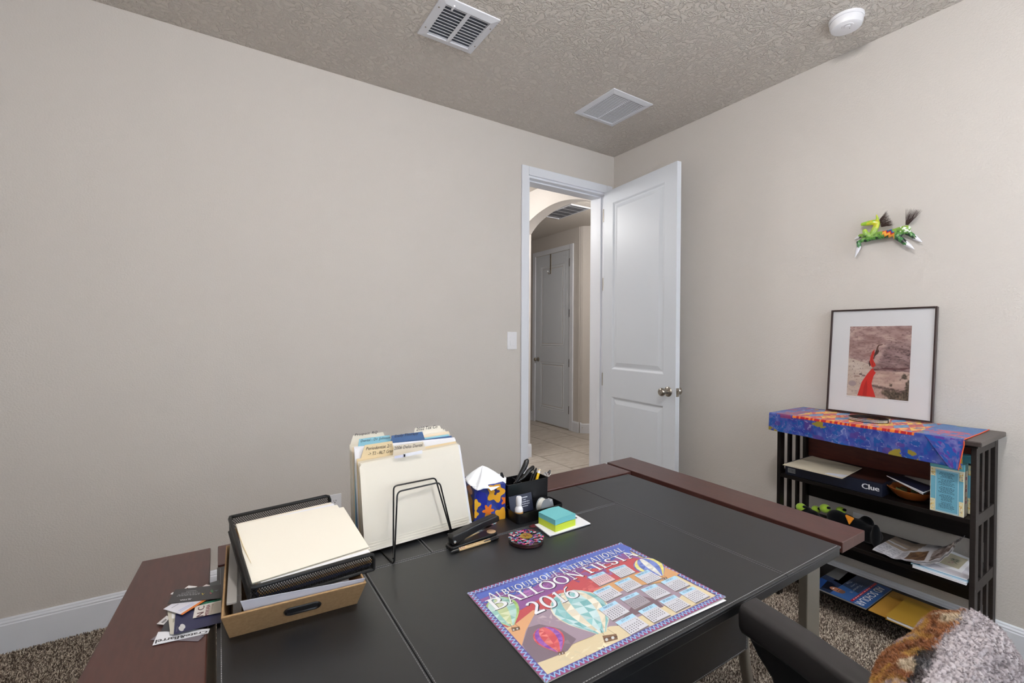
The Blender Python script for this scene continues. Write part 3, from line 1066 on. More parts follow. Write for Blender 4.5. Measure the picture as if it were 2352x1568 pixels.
# frame rails under the gaps, drawer front, legs
m = MB()
m.box(-0.17, 1.56, 1.20, 1.26, D - 0.075, D - 0.0302).box(-0.17, 1.56, 0.66, 0.72, D - 0.075, D - 0.0302)
m.build('cross_rail', M_BLACKM, desk, bevel=0.002)
dr = MB().box(0.40, 0.984, 0.556, 0.576, 0.607, D - 0.0285).build('drawer_front', M_LEATHER, desk, bevel=0.003)
stitches([(0.408, 0.556, 0.612), (0.976, 0.556, 0.612), (0.976, 0.556, 0.71)], nrm=(0, -1, 0), step=0.006, w=0.0005).build('stitching', M_THREAD, dr)
MB().box(0.41, 0.974, 0.5765, 0.90, 0.64, 0.70).build('drawer_box', M_BLACKM, desk)
for sx in (1, -1):
    cx = 1.437 if sx > 0 else 0.69 * 2 - 1.437
    for yy in (0.63, 1.17):
        lg = MB().box(cx - 0.048, cx + 0.026, yy - 0.012, yy + 0.012, 0.03, D - 0.0765).build('leg', M_GUN, desk, bevel=0.003)
        MB().tube([(cx + 0.034, yy + 0.010, 0.03), (cx + 0.034, yy + 0.010, D - 0.0765)], 0.017, 14).build('leg_tube', M_GUN, lg, smooth=True)
    MB().box(cx - 0.045, cx + 0.045, 0.56, 1.25, 0.012, 0.04).build('foot', M_GUN, desk, bevel=0.01, seg=3)
    bx = 1.090 if sx > 0 else 0.69 * 2 - 1.090
    pts = [(bx + sx * 0.32 * (1 - s) ** 2 * 0.9 * (1 if s < 1 else 0) * 0 + sx * (0.0 if s > 0.9 else 0.9 * (0.9 - s) ** 2 * 0.40 / 0.81), 0.63, 0.03 + s * (D - 0.105 - 0.03)) for s in [i / 12 for i in range(13)]]
    MB().tube(pts, [0.013] * 13, 12).build('curved_brace', M_GUN, desk, smooth=True)

# ------------------------------------------------------------------ BOOKCASE
BX0, BX1, BY0, BY1 = 2.362, 2.664, 0.481, 1.198
bk = thing('bookcase', 'dark espresso mission-style bookcase with slatted sides', 'bookcase', (2.51, 0.84, 0))
ZT = 0.92
tb = MB().box(2.318, 2.671, 0.460, 1.212, ZT - 0.019, ZT).build('top_board', mat('espresso_wood_pale', (72, 64, 62), 0.35, var=(30, (62, 54, 52), (1, 6, 1))), bk, bevel=0.004, seg=3)  # top board in a paler, greyer brown than the other espresso parts
MB().box(2.332, 2.668, 0.472, 1.204, ZT - 0.028, ZT - 0.0195).build('top_moulding', M_ESP, bk, bevel=0.003)
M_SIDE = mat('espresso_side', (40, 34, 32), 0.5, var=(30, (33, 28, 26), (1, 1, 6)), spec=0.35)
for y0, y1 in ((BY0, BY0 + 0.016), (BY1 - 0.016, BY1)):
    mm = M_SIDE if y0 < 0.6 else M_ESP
    for x0, x1 in ((BX0, BX0 + 0.041), (BX1 - 0.042, BX1)):
        MB().box(x0, x1, y0, y1, 0, ZT - 0.0285).build('post', mm, bk, bevel=0.0015)
    for x0, x1 in ((2.455, 2.486), (2.539, 2.567)):
        MB().box(x0, x1, y0 + 0.003, y1 - 0.003, 0.10, ZT - 0.0285).build('slat', mm, bk, bevel=0.001)
    for z0, z1 in ((0.862, ZT - 0.0285), (0.588, 0.632), (0.335, 0.378), (0.09, 0.132)):
        MB().box(BX0 + 0.0415, BX1 - 0.0425, y0 + 0.0012, y1 - 0.0012, z0, z1).build('side_rail', mm, bk, bevel=0.001)
    for z in (0.86, 0.62, 0.36):
        yv = y0 if y0 < 0.6 else y1
        MB().lathe([(0, -0.0006), (0.0035, -0.0006), (0.0035, 0.0006), (0, 0.0006)], (BX0 + 0.006, yv, z - 0.005), 10, (0, 1, 0)).build('screw_plug', M_BLACKP, bk)
SH = {0: 0.122, 1: 0.371, 2: 0.618}
for k, z in SH.items():
    MB().box(BX0 + 0.002, BX1 - 0.004, BY0 + 0.0165, BY1 - 0.0165, z - 0.018, z).build('shelf', M_ESP, bk, bevel=0.0015)
for z0, z1, mm in ((0.668, 0.885, mat('sunlit_espresso_back', (96, 40, 26), 0.45, var=(18, (80, 30, 20), (1, 1, 5)))), (0.456, SH[2] - 0.0185, M_ESP), (0.198, SH[1] - 0.0185, M_ESP)):  # top rail: reddish brown paints sunlight onto the espresso wood
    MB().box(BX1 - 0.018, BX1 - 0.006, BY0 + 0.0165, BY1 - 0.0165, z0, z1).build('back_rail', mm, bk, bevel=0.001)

# ------------------------------------------------------------------ PICTURE leaning on the wall
ql = [PZ((1900.5, 941), 0.9262), PZ((2145.5, 971), 0.9262), PX((2162.5, 707.5), XB - 0.006), PX((1917.5, 716), XB - 0.006)]
fx0 = (ql[0].x + ql[1].x) / 2
fy0, fy1 = ql[0].y, ql[1].y                     # fy0 = far (photo left) edge
ang = math.asin(min(0.3, (XB - 0.008 - fx0) / 0.51))
FW, FH = 0.412, 0.512
fc = Vector((fx0, (fy0 + fy1) / 2, 0.9262))
eu = Vector((0, -1, 0))
ev = Vector((math.sin(ang), 0, math.cos(ang)))
en = ev.cross(eu) * -1
if en.x > 0:
    en = -en


def fpt(u, v, d=0.0):
    return fc + eu * (u - 0.5) * FW + ev * (v * FH) + en * d


pic = thing('framed_picture', 'framed canyon photograph with red cloth leaning on the wall', 'picture', tuple(fc))
M_FRAME = mat('dark_walnut_frame', (48, 30, 28), 0.3, spec=0.5)
fwid = 0.007
for a, b, c_, d_ in ((0, fwid / FW, 0, 1), (1 - fwid / FW, 1, 0, 1), (fwid / FW, 1 - fwid / FW, 0, fwid / FH), (fwid / FW, 1 - fwid / FW, 1 - fwid / FH, 1)):
    MB().prism([fpt(a, c_), fpt(b, c_), fpt(b, d_), fpt(a, d_)], en * 0.022).build('frame_rail', M_FRAME, pic, bevel=0.0015)
MB().prism([fpt(fwid / FW, fwid / FH, 0.004), fpt(1 - fwid / FW, fwid / FH, 0.004), fpt(1 - fwid / FW, 1 - fwid / FH, 0.004), fpt(fwid / FW, 1 - fwid / FH, 0.004)], en * 0.008).build('mat_board', mat('white_mat_board', (226, 226, 230), 0.6), pic)
# the photograph inside the mat
pu0, pu1, pv0, pv1 = 0.205, 0.79, 0.165, 0.835


def boulder_edge(vt):
    """left outline of the overhanging boulder, vt measured down from the top"""
    tab = [(0.19, 0.74), (0.23, 0.64), (0.30, 0.57), (0.38, 0.535), (0.46, 0.50), (0.54, 0.47), (0.62, 0.42)]
    for (a_, xa), (b_, xb) in zip(tab[:-1], tab[1:]):
        if a_ <= vt <= b_:
            return xa + (xb - xa) * (vt - a_) / (b_ - a_)
    return 2.0


def rock(u, v):
    vt = 1 - v
    n = fbm(u * 6 + 3, v * 22, 4)
    n2 = fbm(u * 30, v * 70 + 9, 3)
    n3 = fbm(u * 55 + 7, v * 50, 2)
    c = mixc((198, 172, 166), (150, 118, 116), n * 1.7 - 0.35)
    c = mixc(c, (120, 92, 92), (n2 - 0.52) * 2.2)
    be = boulder_edge(max(vt, 0.1901) + 0.02 * (vnoise(u * 9, 3) - 0.5)) + 0.05 * (fbm(u * 12, v * 14, 2) - 0.5)
    if u > be and vt < 0.63:
        f = min(1, (u - be) * 14) * min(1, max(0, (vt - 0.17) / 0.16)) * 0.75
        c2 = mixc((160, 132, 132), (104, 80, 84), fbm(u * 4 + 0.8 * v, v * 40 + u * 9, 4) * 2.0 - 0.5)
        c2 = mixc(c2, (74, 56, 58), (n2 - 0.56) * 4)
        c = mixc(c, c2, f)
    elif vt > 0.62 and u > 0.42:
        c = mixc((206, 182, 170), (172, 142, 134), n * 1.7 - 0.4)
        c = mixc(c, (132, 104, 100), (n2 - 0.6) * 2)
    dl = abs(vt - 0.605 + 0.05 * (u - 0.42) - 0.02 * (vnoise(u * 8, 5) - 0.5))
    if u > 0.41:
        c = mixc(c, (100, 64, 66), 1.4 - dl / (0.012 * (0.3 + 1.2 * vnoise(u * 11, 7))))
    if vt > 0.45 + 0.24 * u and u < 0.42:
        c = mixc((212, 198, 188), (182, 162, 150), n * 1.5 - 0.4)
        c = mixc(c, (128, 108, 104), (n3 - 0.68) * 5)
    if u > 0.42:
        k = abs(vt - (0.84 + 0.10 * (u - 0.45)) - 0.02 * (n3 - 0.5))
        c = mixc(c, (88, 70, 68), (0.03 - k) * 60 * n2)
    bq = (vt - 0.80) * 1.6 + (u - 0.80) * 1.5 + 1.1 * (fbm(u * 11, v * 13, 3) - 0.5)
    c = mixc(c, mixc((58, 50, 44), (122, 106, 90), n3 * 1.6 - 0.3), min(1, max(0, bq * 5)))
    return c


m = MB()
m.painted(lambda u, v: fpt(pu0 + u * (pu1 - pu0), pv0 + v * (pv1 - pv0), 0.0126), 150, 200, rock)


def ph(poly, col, lay):
    m.face([fpt(pu0 + u * (pu1 - pu0), pv0 + (1 - v) * (pv1 - pv0), 0.0128 + lay * 0.0001) for u, v in poly], col)


red = [(0.43, 0.59), (0.40, 0.6), (0.33, 0.68), (0.25, 0.79), (0.185, 0.99), (0.49, 0.99), (0.46, 0.92), (0.425, 0.85), (0.415, 0.80), (0.44, 0.70), (0.475, 0.65), (0.45, 0.63)]
ph(red, (205, 48, 42), 1)
ph([(0.33, 0.75), (0.29, 0.85), (0.27, 0.99), (0.34, 0.99), (0.35, 0.85)], (180, 38, 36), 2)
ph([(0.435, 0.325), (0.40, 0.36), (0.375, 0.43), (0.365, 0.50), (0.38, 0.55), (0.42, 0.585), (0.47, 0.55), (0.455, 0.52), (0.425, 0.48), (0.42, 0.43), (0.44, 0.38)], (200, 52, 42), 1)
ph([(0.40, 0.40), (0.39, 0.47), (0.41, 0.55), (0.43, 0.56), (0.405, 0.48)], (170, 36, 34), 2)
ph([(0.475, 0.285), (0.495, 0.262), (0.56, 0.252), (0.565, 0.262), (0.505, 0.276), (0.49, 0.32), (0.515, 0.345), (0.50, 0.38), (0.45, 0.42), (0.43, 0.47), (0.42, 0.45), (0.435, 0.39), (0.46, 0.34)], (92, 62, 54), 2)
ph([(0.455, 0.34), (0.50, 0.35), (0.47, 0.40), (0.44, 0.43)], (64, 44, 40), 3)
ph([(0.36, 0.48), (0.348, 0.53), (0.37, 0.57), (0.385, 0.55), (0.37, 0.51)], (70, 54, 52), 2)
for cx, cy, rx, ry, c_ in ((0.225, 0.682, 0.03, 0.012, (110, 94, 92)), (0.275, 0.70, 0.035, 0.014, (136, 116, 112)), (0.16, 0.715, 0.06, 0.012, (164, 140, 130)), (0.09, 0.82, 0.07, 0.04, (166, 150, 152))):
    ph([(cx + rx * math.cos(a) * (0.85 + 0.25 * vnoise(a * 3, cx * 30)), cy + ry * math.sin(a)) for a in [i * math.pi / 8 for i in range(16)]], c_, 3)
m.build('photograph', M_PRINT, pic)
m = MB()
for u0, u1 in ((0.205, 0.31), (0.66, 0.79)):                        # pencilled title and signature
    pts = []
    for i in range(34):
        u = u0 + (u1 - u0) * i / 33
        pts.append(fpt(u, 0.150 + 0.006 * vnoise(i * 0.9, u0 * 40), 0.0125))
    MB().tube(pts, 0.0003, 4, col=(120, 118, 122)).build('pencil_signature', M_PRINTM, pic)
M_PANE = mat('picture_glazing', (250, 250, 250), 0.03)
nt = M_PANE.node_tree
bs = nt.nodes['Principled BSDF']
tr = nt.nodes.new('ShaderNodeBsdfTransparent')
gl = nt.nodes.new('ShaderNodeBsdfGlossy')
gl.inputs['Roughness'].default_value = 0.02
lw = nt.nodes.new('ShaderNodeFresnel')
lw.inputs['IOR'].default_value = 1.14
mx = nt.nodes.new('ShaderNodeMixShader')
nt.links.new(lw.outputs['Fac'], mx.inputs['Fac'])
nt.links.new(tr.outputs[0], mx.inputs[1])
nt.links.new(gl.outputs[0], mx.inputs[2])
nt.links.new(mx.outputs[0], nt.nodes['Material Output'].inputs['Surface'])
MB().prism([fpt(fwid / FW, fwid / FH, 0.0145), fpt(1 - fwid / FW, fwid / FH, 0.0145), fpt(1 - fwid / FW, 1 - fwid / FH, 0.0145), fpt(fwid / FW, 1 - fwid / FH, 0.0145)], en * 0.0015).build('glass', M_PANE, pic)

# ------------------------------------------------------------------ CLOTH RUNNER on the bookcase
def cloth_col(u, v):
    """u 0..1 along from far end to near end, v 0..1 from back edge over the front to the hem"""
    n = fbm(u * 34, v * 14, 3)
    n2 = fbm(u * 60 + 40, v * 24 + 11, 2)
    blue = mixc((34, 54, 140), (86, 98, 164), n * 1.8 - 0.4)
    if n2 > 0.60:
        blue = mixc(blue, (12, 78, 150), 0.8)
    if fbm(u * 16 + 9, v * 8, 2) > 0.62:
        blue = mixc(blue, (84, 50, 126), 0.7)
    w_ = abs(fbm(u * 26 + 70, v * 12 + 3, 2) - 0.5)
    if w_ < 0.012:
        blue = mixc(blue, (168, 168, 196), 0.6)
    if fbm(u * 9 + 31, v * 5 + 8, 2) > 0.66 and n > 0.42:
        blue = (140, 124, 40)
    if v > 0.78:
        return blue
    if 0.155 < u < 0.80:
        k = u * 13 + 0.5 * math.sin(v * 9)
        if 0.70 < v <= 0.76:
            return (176, 30, 38) if vnoise(u * 120, 3) < 0.62 else (226, 122, 42)
        if v > 0.76:
            return blue
        a = (u * 6.5 + v * 1.6) % 1.0
        b = (u * 6.5 - v * 1.6) % 1.0
        idx = int(a * 2) + 2 * int(b * 2)
        base = [(206, 64, 42), (226, 182, 48), (84, 132, 178), (196, 52, 48)][idx]
        if n2 > 0.56:
            base = [(150, 30, 40), (214, 120, 44), (40, 120, 170), (232, 150, 52)][idx]
        if n > 0.66:
            base = mixc(base, (96, 84, 160), 0.6)
        return base
    if u <= 0.155:
        return mixc(blue, (150, 52, 92), 0.75) if fbm(u * 30, v * 9, 2) > 0.52 else blue
    if v < 0.35:
        return mixc(blue, (26, 110, 164), 0.6)
    if v < 0.62:
        return (176, 54, 84) if n2 > 0.45 else mixc(blue, (40, 110, 170), 0.5)
    return blue


cx_b, cx_f = 2.655, 2.3165
yF, yN = 1.2135, 0.507


def cloth_pt(u, v):
    y = yF + (yN - yF) * u
    z0 = ZT + 0.0012
    if v < 0.70:
        x = cx_b + (cx_f + 0.004 - cx_b) * (v / 0.70)
        return Vector((x, y, z0 + 0.0012 * (1 + math.sin(u * 40 + v * 7)) * 0.5))
    if v < 0.74:
        t_ = (v - 0.70) / 0.04 * math.pi / 2
        return Vector((cx_f - 0.0035 * math.sin(t_) + 0.002, y, z0 + 0.001 - 0.004 * (1 - math.cos(t_))))
    t_ = (v - 0.74) / 0.26
    drop = 0.080 + 0.026 * u
    x = cx_f - 0.0035 - 0.004 * t_ * (1 + math.sin(u * 19)) - 0.002 * math.sin(u * 47) * t_
    return Vector((x, y + 0.004 * t_ * math.sin(u * 9) - (0.010 * t_ if u > 0.93 else 0) * 0, z0 - 0.003 - drop * t_))


rn = thing('table_runner', 'blue batik runner with red and yellow patchwork on the bookcase top', 'runner', (2.48, 0.86, ZT))
MB().painted(cloth_pt, 320, 130, cloth_col).build('cloth', M_DYE, rn, smooth=True, solid=0.0012)
# turned-over corner at the near end, with its orange piping
fold = [cloth_pt(0.84, 0.715) + Vector((-0.004, 0, 0.0008)), cloth_pt(1.0, 0.715) + Vector((-0.004, -0.004, 0.0008)), cloth_pt(0.985, 1.0) + Vector((-0.006, -0.002, -0.004)), cloth_pt(0.955, 1.0) + Vector((-0.006, 0, -0.003))]


def fold_col(u, v):
    n = fbm(u * 9, v * 9, 3)
    c = mixc((56, 66, 150), (118, 116, 178), n * 1.7 - 0.35)
    if fbm(u * 7 + 5, v * 7, 2) > 0.56:
        c = (96, 58, 150)
    if fbm(u * 8 + 25, v * 8 + 4, 2) > 0.6:
        c = (30, 86, 168)
    return c


MB().painted(lambda u, v: bil([fold[3], fold[2], fold[1], fold[0]], u, v), 60, 60, fold_col).build('turned_corner', M_DYE, rn, smooth=True, solid=0.001)
pts = [cloth_pt(1.0, v) + Vector((0, -0.0012, 0.0008)) for v in [i / 22 * 0.74 for i in range(23)]] + [fold[1].lerp(fold[2], k / 6) + Vector((-0.001, -0.001, 0)) for k in range(1, 7)]
MB().tube(pts, 0.0019, 6).build('piping', mat('orange_piping', (214, 84, 40), 0.7), rn, smooth=True)

# jewelled collar on the runner
cc = (PZ((1955, 958), 0.928) + PZ((2050, 966), 0.928)) / 2
cc.x -= 0.035
col_ = thing('pet_collar', 'black pet collar with a rhinestone strip lying on the runner', 'collar', (cc.x, cc.y, 0.9235))
cr = 0.066
pts = [Vector((cc.x + cr * 1.0 * math.cos(a), cc.y + cr * 1.12 * math.sin(a), 0.9315)) for a in [2 * math.pi * i / 48 for i in range(48)]]
m = MB()
for i in range(48):
    a, b = pts[i], pts[(i + 1) % 48]
    ra, rb = (a - cc), (b - cc)
    ra.z = rb.z = 0
    ra.normalize(); rb.normalize()
    for r0, r1, z0, z1 in ((0, 0.0022, -0.0075, 0.0075),):
        ai, ao, bi, bo = a - ra * r1, a, b - rb * r1, b
        hz = Vector((0, 0, 0.0075))
        m.face([ao - hz, bo - hz, bo + hz, ao + hz])
        m.face([bi - hz, ai - hz, ai + hz, bi + hz])
        m.face([ao + hz, bo + hz, bi + hz, ai + hz])
        m.face([bo - hz, ao - hz, ai - hz, bi - hz])
m.build('strap', M_BLACKP, col_, smooth=True)
m = MB()
for i in range(46):
    a = math.radians(128 + i * 2.9)
    for dz in (-0.003, 0.003):
        c0 = Vector((cc.x + (cr + 0.001) * math.cos(a), cc.y + (cr + 0.001) * 1.12 * math.sin(a), 0.9315 + dz))
        m.ellipsoid(c0, (0.0022, 0, 0), (0, 0.0022, 0), (0, 0, 0.0022), 6, 4)
m.build('rhinestones', mat('rhinestone', (240, 242, 246), 0.08, metal=0.85), col_)
bc_ = Vector((cc.x + 0.0, cc.y - cr * 1.12 - 0.006, 0.933))
MB().tube([bc_ + Vector((0.011 * math.cos(a), 0, 0.010 * math.sin(a))) for a in [2 * math.pi * i / 16 for i in range(16)]], 0.0016, 6, closed=True).build('buckle_ring', mat('chrome', (225, 225, 228), 0.12, metal=1.0), col_, smooth=True)

# ------------------------------------------------------------------ ON THE UPPER SHELF
S2, S1, S0 = SH[2], SH[1], SH[0]
gb = thing('board_game_box', 'dark navy board game box lying flat on the upper shelf', 'game box', (2.50, 0.97, S2))
MB().box(2.372, 2.628, 0.768, 1.163, S2 + 0.0004, S2 + 0.055, (22, 28, 46)).build('box', M_PRINT, gb, bevel=0.0015)
m = MB()
q = [PX(c, 2.3705) for c in ((1979, 1120.5), (2018.5, 1128.5), (2018.5, 1117), (1979, 1108.5))]
put_text(m, 'Clue', q, (-0.0004, 0, 0), (226, 228, 234), bold=0.0022)
m.face([(2.3712, 1.150, S2 + 0.012), (2.3712, 1.115, S2 + 0.012), (2.3712, 1.115, S2 + 0.034), (2.3712, 1.150, S2 + 0.034)], (150, 152, 156))
for k in range(7):
    m.face([(2.3706, 1.146 - k * 0.0045, S2 + 0.015), (2.3706, 1.144 - k * 0.0045, S2 + 0.015), (2.3706, 1.144 - k * 0.0045, S2 + 0.031), (2.3706, 1.146 - k * 0.0045, S2 + 0.031)], (60, 62, 70))
m.face([(2.39, 0.775, S2 + 0.0556), (2.61, 0.775, S2 + 0.0556), (2.61, 1.155, S2 + 0.0556), (2.39, 1.155, S2 + 0.0556)], (58, 32, 26))  # brown reflection painted across the top of the lid
m.build('lid_print_reflection', M_PRINT, gb)

e4 = [PZ(c, S2 + 0.06) for c in ((1800, 1067), (1865, 1048), (1980, 1076), (1937, 1099))]
for k in range(3):
    z = S2 + 0.0564 + k * 0.0026
    dx, dy = (0.004, -0.003, 0.0)[k], (0.006, 0.003, 0.0)[k]
    t = MB().prism([(p.x + dx, p.y + dy, z) for p in e4], (0, 0, 0.0018)).build('manila_envelope', mat('buff_envelope', (206, 196, 176), 0.75), loc=(e4[3].x, e4[3].y, z))
    tag(t, ('buff envelope at the bottom of the pile on the game box', 'buff envelope in the middle of the pile on the game box', 'buff envelope on top of the pile on the game box')[k], 'envelope', 'envelopes on the game box')
    if k == 2:
        m = MB().face([Vector((p.x, p.y, z + 0.0021)) for p in (e4[3].lerp(e4[0], 0.02), e4[3].lerp(e4[0], 0.3), e4[3].lerp(e4[0], 0.3).lerp(e4[2], 0.12), e4[3].lerp(e4[2], 0.25))], (214, 216, 226))
        o = m.build('address_window', M_PRINT, t)

bwc = Vector((2.455, 0.695, S2))
bw = thing('bowl', 'shallow orange-brown bowl on the upper shelf beside the game box', 'bowl', tuple(bwc))
MB().lathe([(0, 0.0005), (0.035, 0.0005), (0.06, 0.016), (0.078, 0.040), (0.082, 0.046), (0.079, 0.047), (0.074, 0.040), (0.056, 0.020), (0.03, 0.006), (0, 0.006)], bwc, 32).build(
    'bowl_shell', mat('amber_glaze', (150, 84, 38), 0.25, coat=0.4), bw, smooth=True)
for k in range(7):
    a = k * 0.9
    c = bwc + Vector((0.034 * math.cos(a), 0.04 * math.sin(a), 0.030))
    t = MB().obox(c, (0.013, 0.004, 0), (-0.004, 0.010, 0.002), (0, 0, 0.006)).build('wrapped_sweet', mat('green_wrapper', (98, 104, 62), 0.4), bevel=0.002, loc=tuple(c))
    tag(t, 'small olive wrapped sweet lying in the brown bowl', 'sweet', 'sweets in the bowl')
p0, p1, p2 = Vector((2.44, 0.775, S2 + 0.079)), Vector((2.345, 0.628, S2 + 0.058)), Vector((2.44, 0.618, S2 + 0.062))
br = thing('folded_brochure', 'navy folded brochures with white edges resting across the bowl', 'brochure', tuple(p1))
for k in range(3):
    up = Vector((0, 0, 0.0042 * (k + 0.5)))
    MB().prism([p0 + up * 0.15, p1 + up, p2 + up, p0.lerp(p2, 0.2) + up * 0.4 + Vector((0.05, -0.02, 0))], (0, 0, 0.0012)).build('leaf', mat('navy_card', (30, 34, 56), 0.4) if k != 1 else M_PAPER, br)
    MB().tube([p0 + up * 0.15, p1 + up], 0.0011, 5).build('white_edge', M_PAPER, br)

for k, (x0, x1, y0, y1, z1, lab) in enumerate(((2.364, 2.407, 0.514, 0.612, 0.818, 'light blue boxed book with printed back facing out, nearer the shelf edge'), (2.423, 2.470, 0.503, 0.600, 0.842, 'light blue boxed book standing behind its twin by the side slats'))):
    t = thing('boxed_book', lab, 'book', ((x0 + x1) / 2, (y0 + y1) / 2, S2), 'light blue boxed books')
    MB().box(x0, x1, y0, y1, S2 + 0.0004, z1, (236, 232, 214) if k == 0 else (30, 36, 44)).build('case', M_PRINT, t, bevel=0.0015)
    MB().box(x0 - 0.0012, x1 + 0.0012, y0 - 0.0012, y1 + 0.0012, z1 - 0.026, z1 + 0.001, (104, 178, 190)).build('lid', M_PRINT, t, bevel=0.0015)
    m = MB()
    xf = x0 - 0.0004

    def fr(ya, yb, za, zb, col, l=0):
        m.face([(xf - l * 0.0001, y1 - ya * (y1 - y0), S2 + za * (z1 - S2)), (xf - l * 0.0001, y1 - yb * (y1 - y0), S2 + za * (z1 - S2)),
                (xf - l * 0.0001, y1 - yb * (y1 - y0), S2 + zb * (z1 - S2)), (xf - l * 0.0001, y1 - ya * (y1 - y0), S2 + zb * (z1 - S2))], col)
    fr(0.02, 0.98, 0.02, 0.84, (112, 174, 196), 0)
    for ya, yb, za, zb in ((0.02, 0.16, 0.02, 0.25), (0.86, 0.98, 0.02, 0.29), (0.02, 0.16, 0.70, 0.85), (0.86, 0.98, 0.68, 0.85)):
        fr(ya, yb, za, zb, (224, 214, 170), 1)
        for _ in range(9):
            a, b = random.uniform(ya, yb - 0.03), random.uniform(za, zb - 0.03)
            fr(a, a + 0.025, b, b + 0.022, random.choice(((214, 176, 70), (150, 176, 190), (206, 150, 90), (240, 238, 226))), 2)
    fr(0.17, 0.84, 0.03, 0.83, (196, 220, 226), 2)
    fr(0.185, 0.825, 0.04, 0.82, (110, 172, 196), 3)
    for r in range(38):
        if r % 8 == 6:
            continue
        wv = 0.14 + 0.12 * random.random()
        x = 0.5 - wv
        while x < 0.5 + wv - 0.03:
            l_ = random.uniform(0.02, 0.07)
            fr(x, min(x + l_, 0.5 + wv), 0.79 - r * 0.0185 - 0.008, 0.79 - r * 0.0185, (44, 66, 84), 4)
            x += l_ + 0.014
    ys = y0 - 0.0004
    for j in range(7):
        m.face([(x0 + 0.016, ys, S2 + 0.05 + j * 0.015), (x0 + 0.03, ys, S2 + 0.05 + j * 0.015), (x0 + 0.03, ys, S2 + 0.062 + j * 0.015), (x0 + 0.016, ys, S2 + 0.062 + j * 0.015)], ((196, 64, 90), (214, 128, 90), (232, 226, 200))[j % 3])
    m.build('cover_print', M_PRINT, t)

# ------------------------------------------------------------------ ON THE MIDDLE SHELF
M_PLUSH = mat('black_plush', (10, 11, 15), 0.95, bump=(900, 0.5, 0.001), sheen=0.1, spec=0.1)
M_LIME = mat('lime_plush', (160, 196, 62), 0.9, bump=(900, 0.4, 0.001), sheen=0.3, spec=0.15)


def remesh(o, vox, smooth=4):
    md = o.modifiers.new('remesh', 'REMESH')
    md.mode = 'VOXEL'
    md.voxel_size = vox
    md.use_smooth_shade = True
    md = o.modifiers.new('smooth', 'SMOOTH')
    md.iterations = smooth
    md.factor = 0.5


def plush(label, org, y_head, sc, beak, full=True):
    t = thing('plush_toy', label, 'plush toy', org)
    hx_ = 2.455
    b = MB()
    hz = S1 + (0.075 if full else 0.046)
    b.ellipsoid((hx_, y_head, hz), (0.042 * sc, 0, 0), (0, 0.042 * sc, 0), (0, 0, 0.036 * sc))
    if not full:
        b.ellipsoid((hx_ + 0.01, y_head + 0.03, S1 + 0.042), (0.04, 0, 0), (0, 0.036, 0), (0, 0, 0.041))
    if full:
      b.ellipsoid((hx_ + 0.015, y_head - 0.07, S1 + 0.047), (0.05 * sc, 0, 0), (0, 0.062 * sc, 0), (0, 0, 0.045 * sc))
      b.ellipsoid((hx_ + 0.01, y_head - 0.125, S1 + 0.040), (0.048 * sc, 0, 0), (0, 0.05 * sc, 0), (0, 0, 0.039 * sc))
      b.ellipsoid((hx_ - 0.03, y_head - 0.162, S1 + 0.055), (0.02 * sc, 0, 0), (0, 0.018, 0), (0.0, 0, 0.054 * sc))
      b.ellipsoid((hx_ + 0.05, y_head - 0.10, S1 + 0.075), (0.02 * sc, 0, 0), (0, 0.03, 0), (0.0, 0, 0.032 * sc))
      b.ellipsoid((hx_ + 0.02, y_head - 0.025, S1 + 0.06), (0.045 * sc, 0, 0), (0, 0.05 * sc, 0), (0, 0, 0.04 * sc))
    o = b.build('body', M_PLUSH, t, smooth=True)
    remesh(o, 0.0055, 6)
    for dy, dx, s_ in ((0.050, 0.0, 1.0), (-0.002, 0.035, 0.85)):
        e_ = MB().ellipsoid((hx_ + dx, y_head + dy, hz + 0.028), (0.023 * s_, 0, 0), (0, 0.024 * s_, 0), (0, 0, 0.021 * s_)).build('eye', M_LIME, t, smooth=True)
        MB().ellipsoid((hx_ + dx - 0.012, y_head + dy - 0.02, hz + 0.04), (0.009, 0, 0), (0, 0.008, 0), (0, 0, 0.006)).build('pupil', M_PLUSH, e_, smooth=True)
    if beak:
        c = PX((1949, 1192), hx_ - 0.05)
        MB().prism([c + Vector((0, 0.016, 0.012)), c + Vector((0, -0.018, 0.004)), c + Vector((-0.006, -0.004, -0.026))], (0.016, 0, 0.004)).build('beak', mat('orange_felt', (226, 138, 28), 0.9), t, bevel=0.004, seg=2)
    return t


plush('black plush toy with lime eyes and orange beak lying on the middle shelf', (2.46, 0.90, S1), 0.968, 1.0, True)
plush('second black plush toy with lime eyes, mostly hidden behind the desk edge', (2.46, 1.09, S1), 1.075, 0.86, False, False)


def paper_col(u, v):
    c = mixc((196, 194, 198), (176, 174, 180), fbm(u * 4, v * 4, 2))
    if 0.42 < u < 0.66 and 0.12 < v < 0.75:
        n = fbm(u * 26, v * 22, 3)
        return mixc((70, 50, 40), (136, 104, 74), n * 2 - 0.5)
    if u > 0.72 and 0.1 < v < 0.9:
        n = fbm(u * 20, v * 12 + 5, 3)
        return mixc((96, 80, 76), (184, 176, 172), n * 2 - 0.5)
    if v > 0.84 and u < 0.5:
        return mixc(c, (120, 96, 70), 0.6)
    if v < 0.8 and u < 0.4:
        row = int(v * 46) % 2
        if row and vnoise(u * 60, int(v * 46)) > 0.3 and (u * 7) % 1 > 0.12:
            return (132, 132, 140)
    return c


nw = thing('newspaper', 'crumpled open newspaper section curling up on the middle shelf', 'newspaper', (2.46, 0.66, S1))
zp = [(0, 0.017), (0.14, 0.010), (0.30, 0.003), (0.42, 0.012), (0.55, 0.020), (0.70, 0.030), (0.84, 0.052), (0.94, 0.082), (1, 0.105)]


def interp(tab, u):
    for (a, za), (b, zb) in zip(tab[:-1], tab[1:]):
        if u <= b:
            k = (u - a) / (b - a)
            k = k * k * (3 - 2 * k)
            return za + (zb - za) * k
    return tab[-1][1]


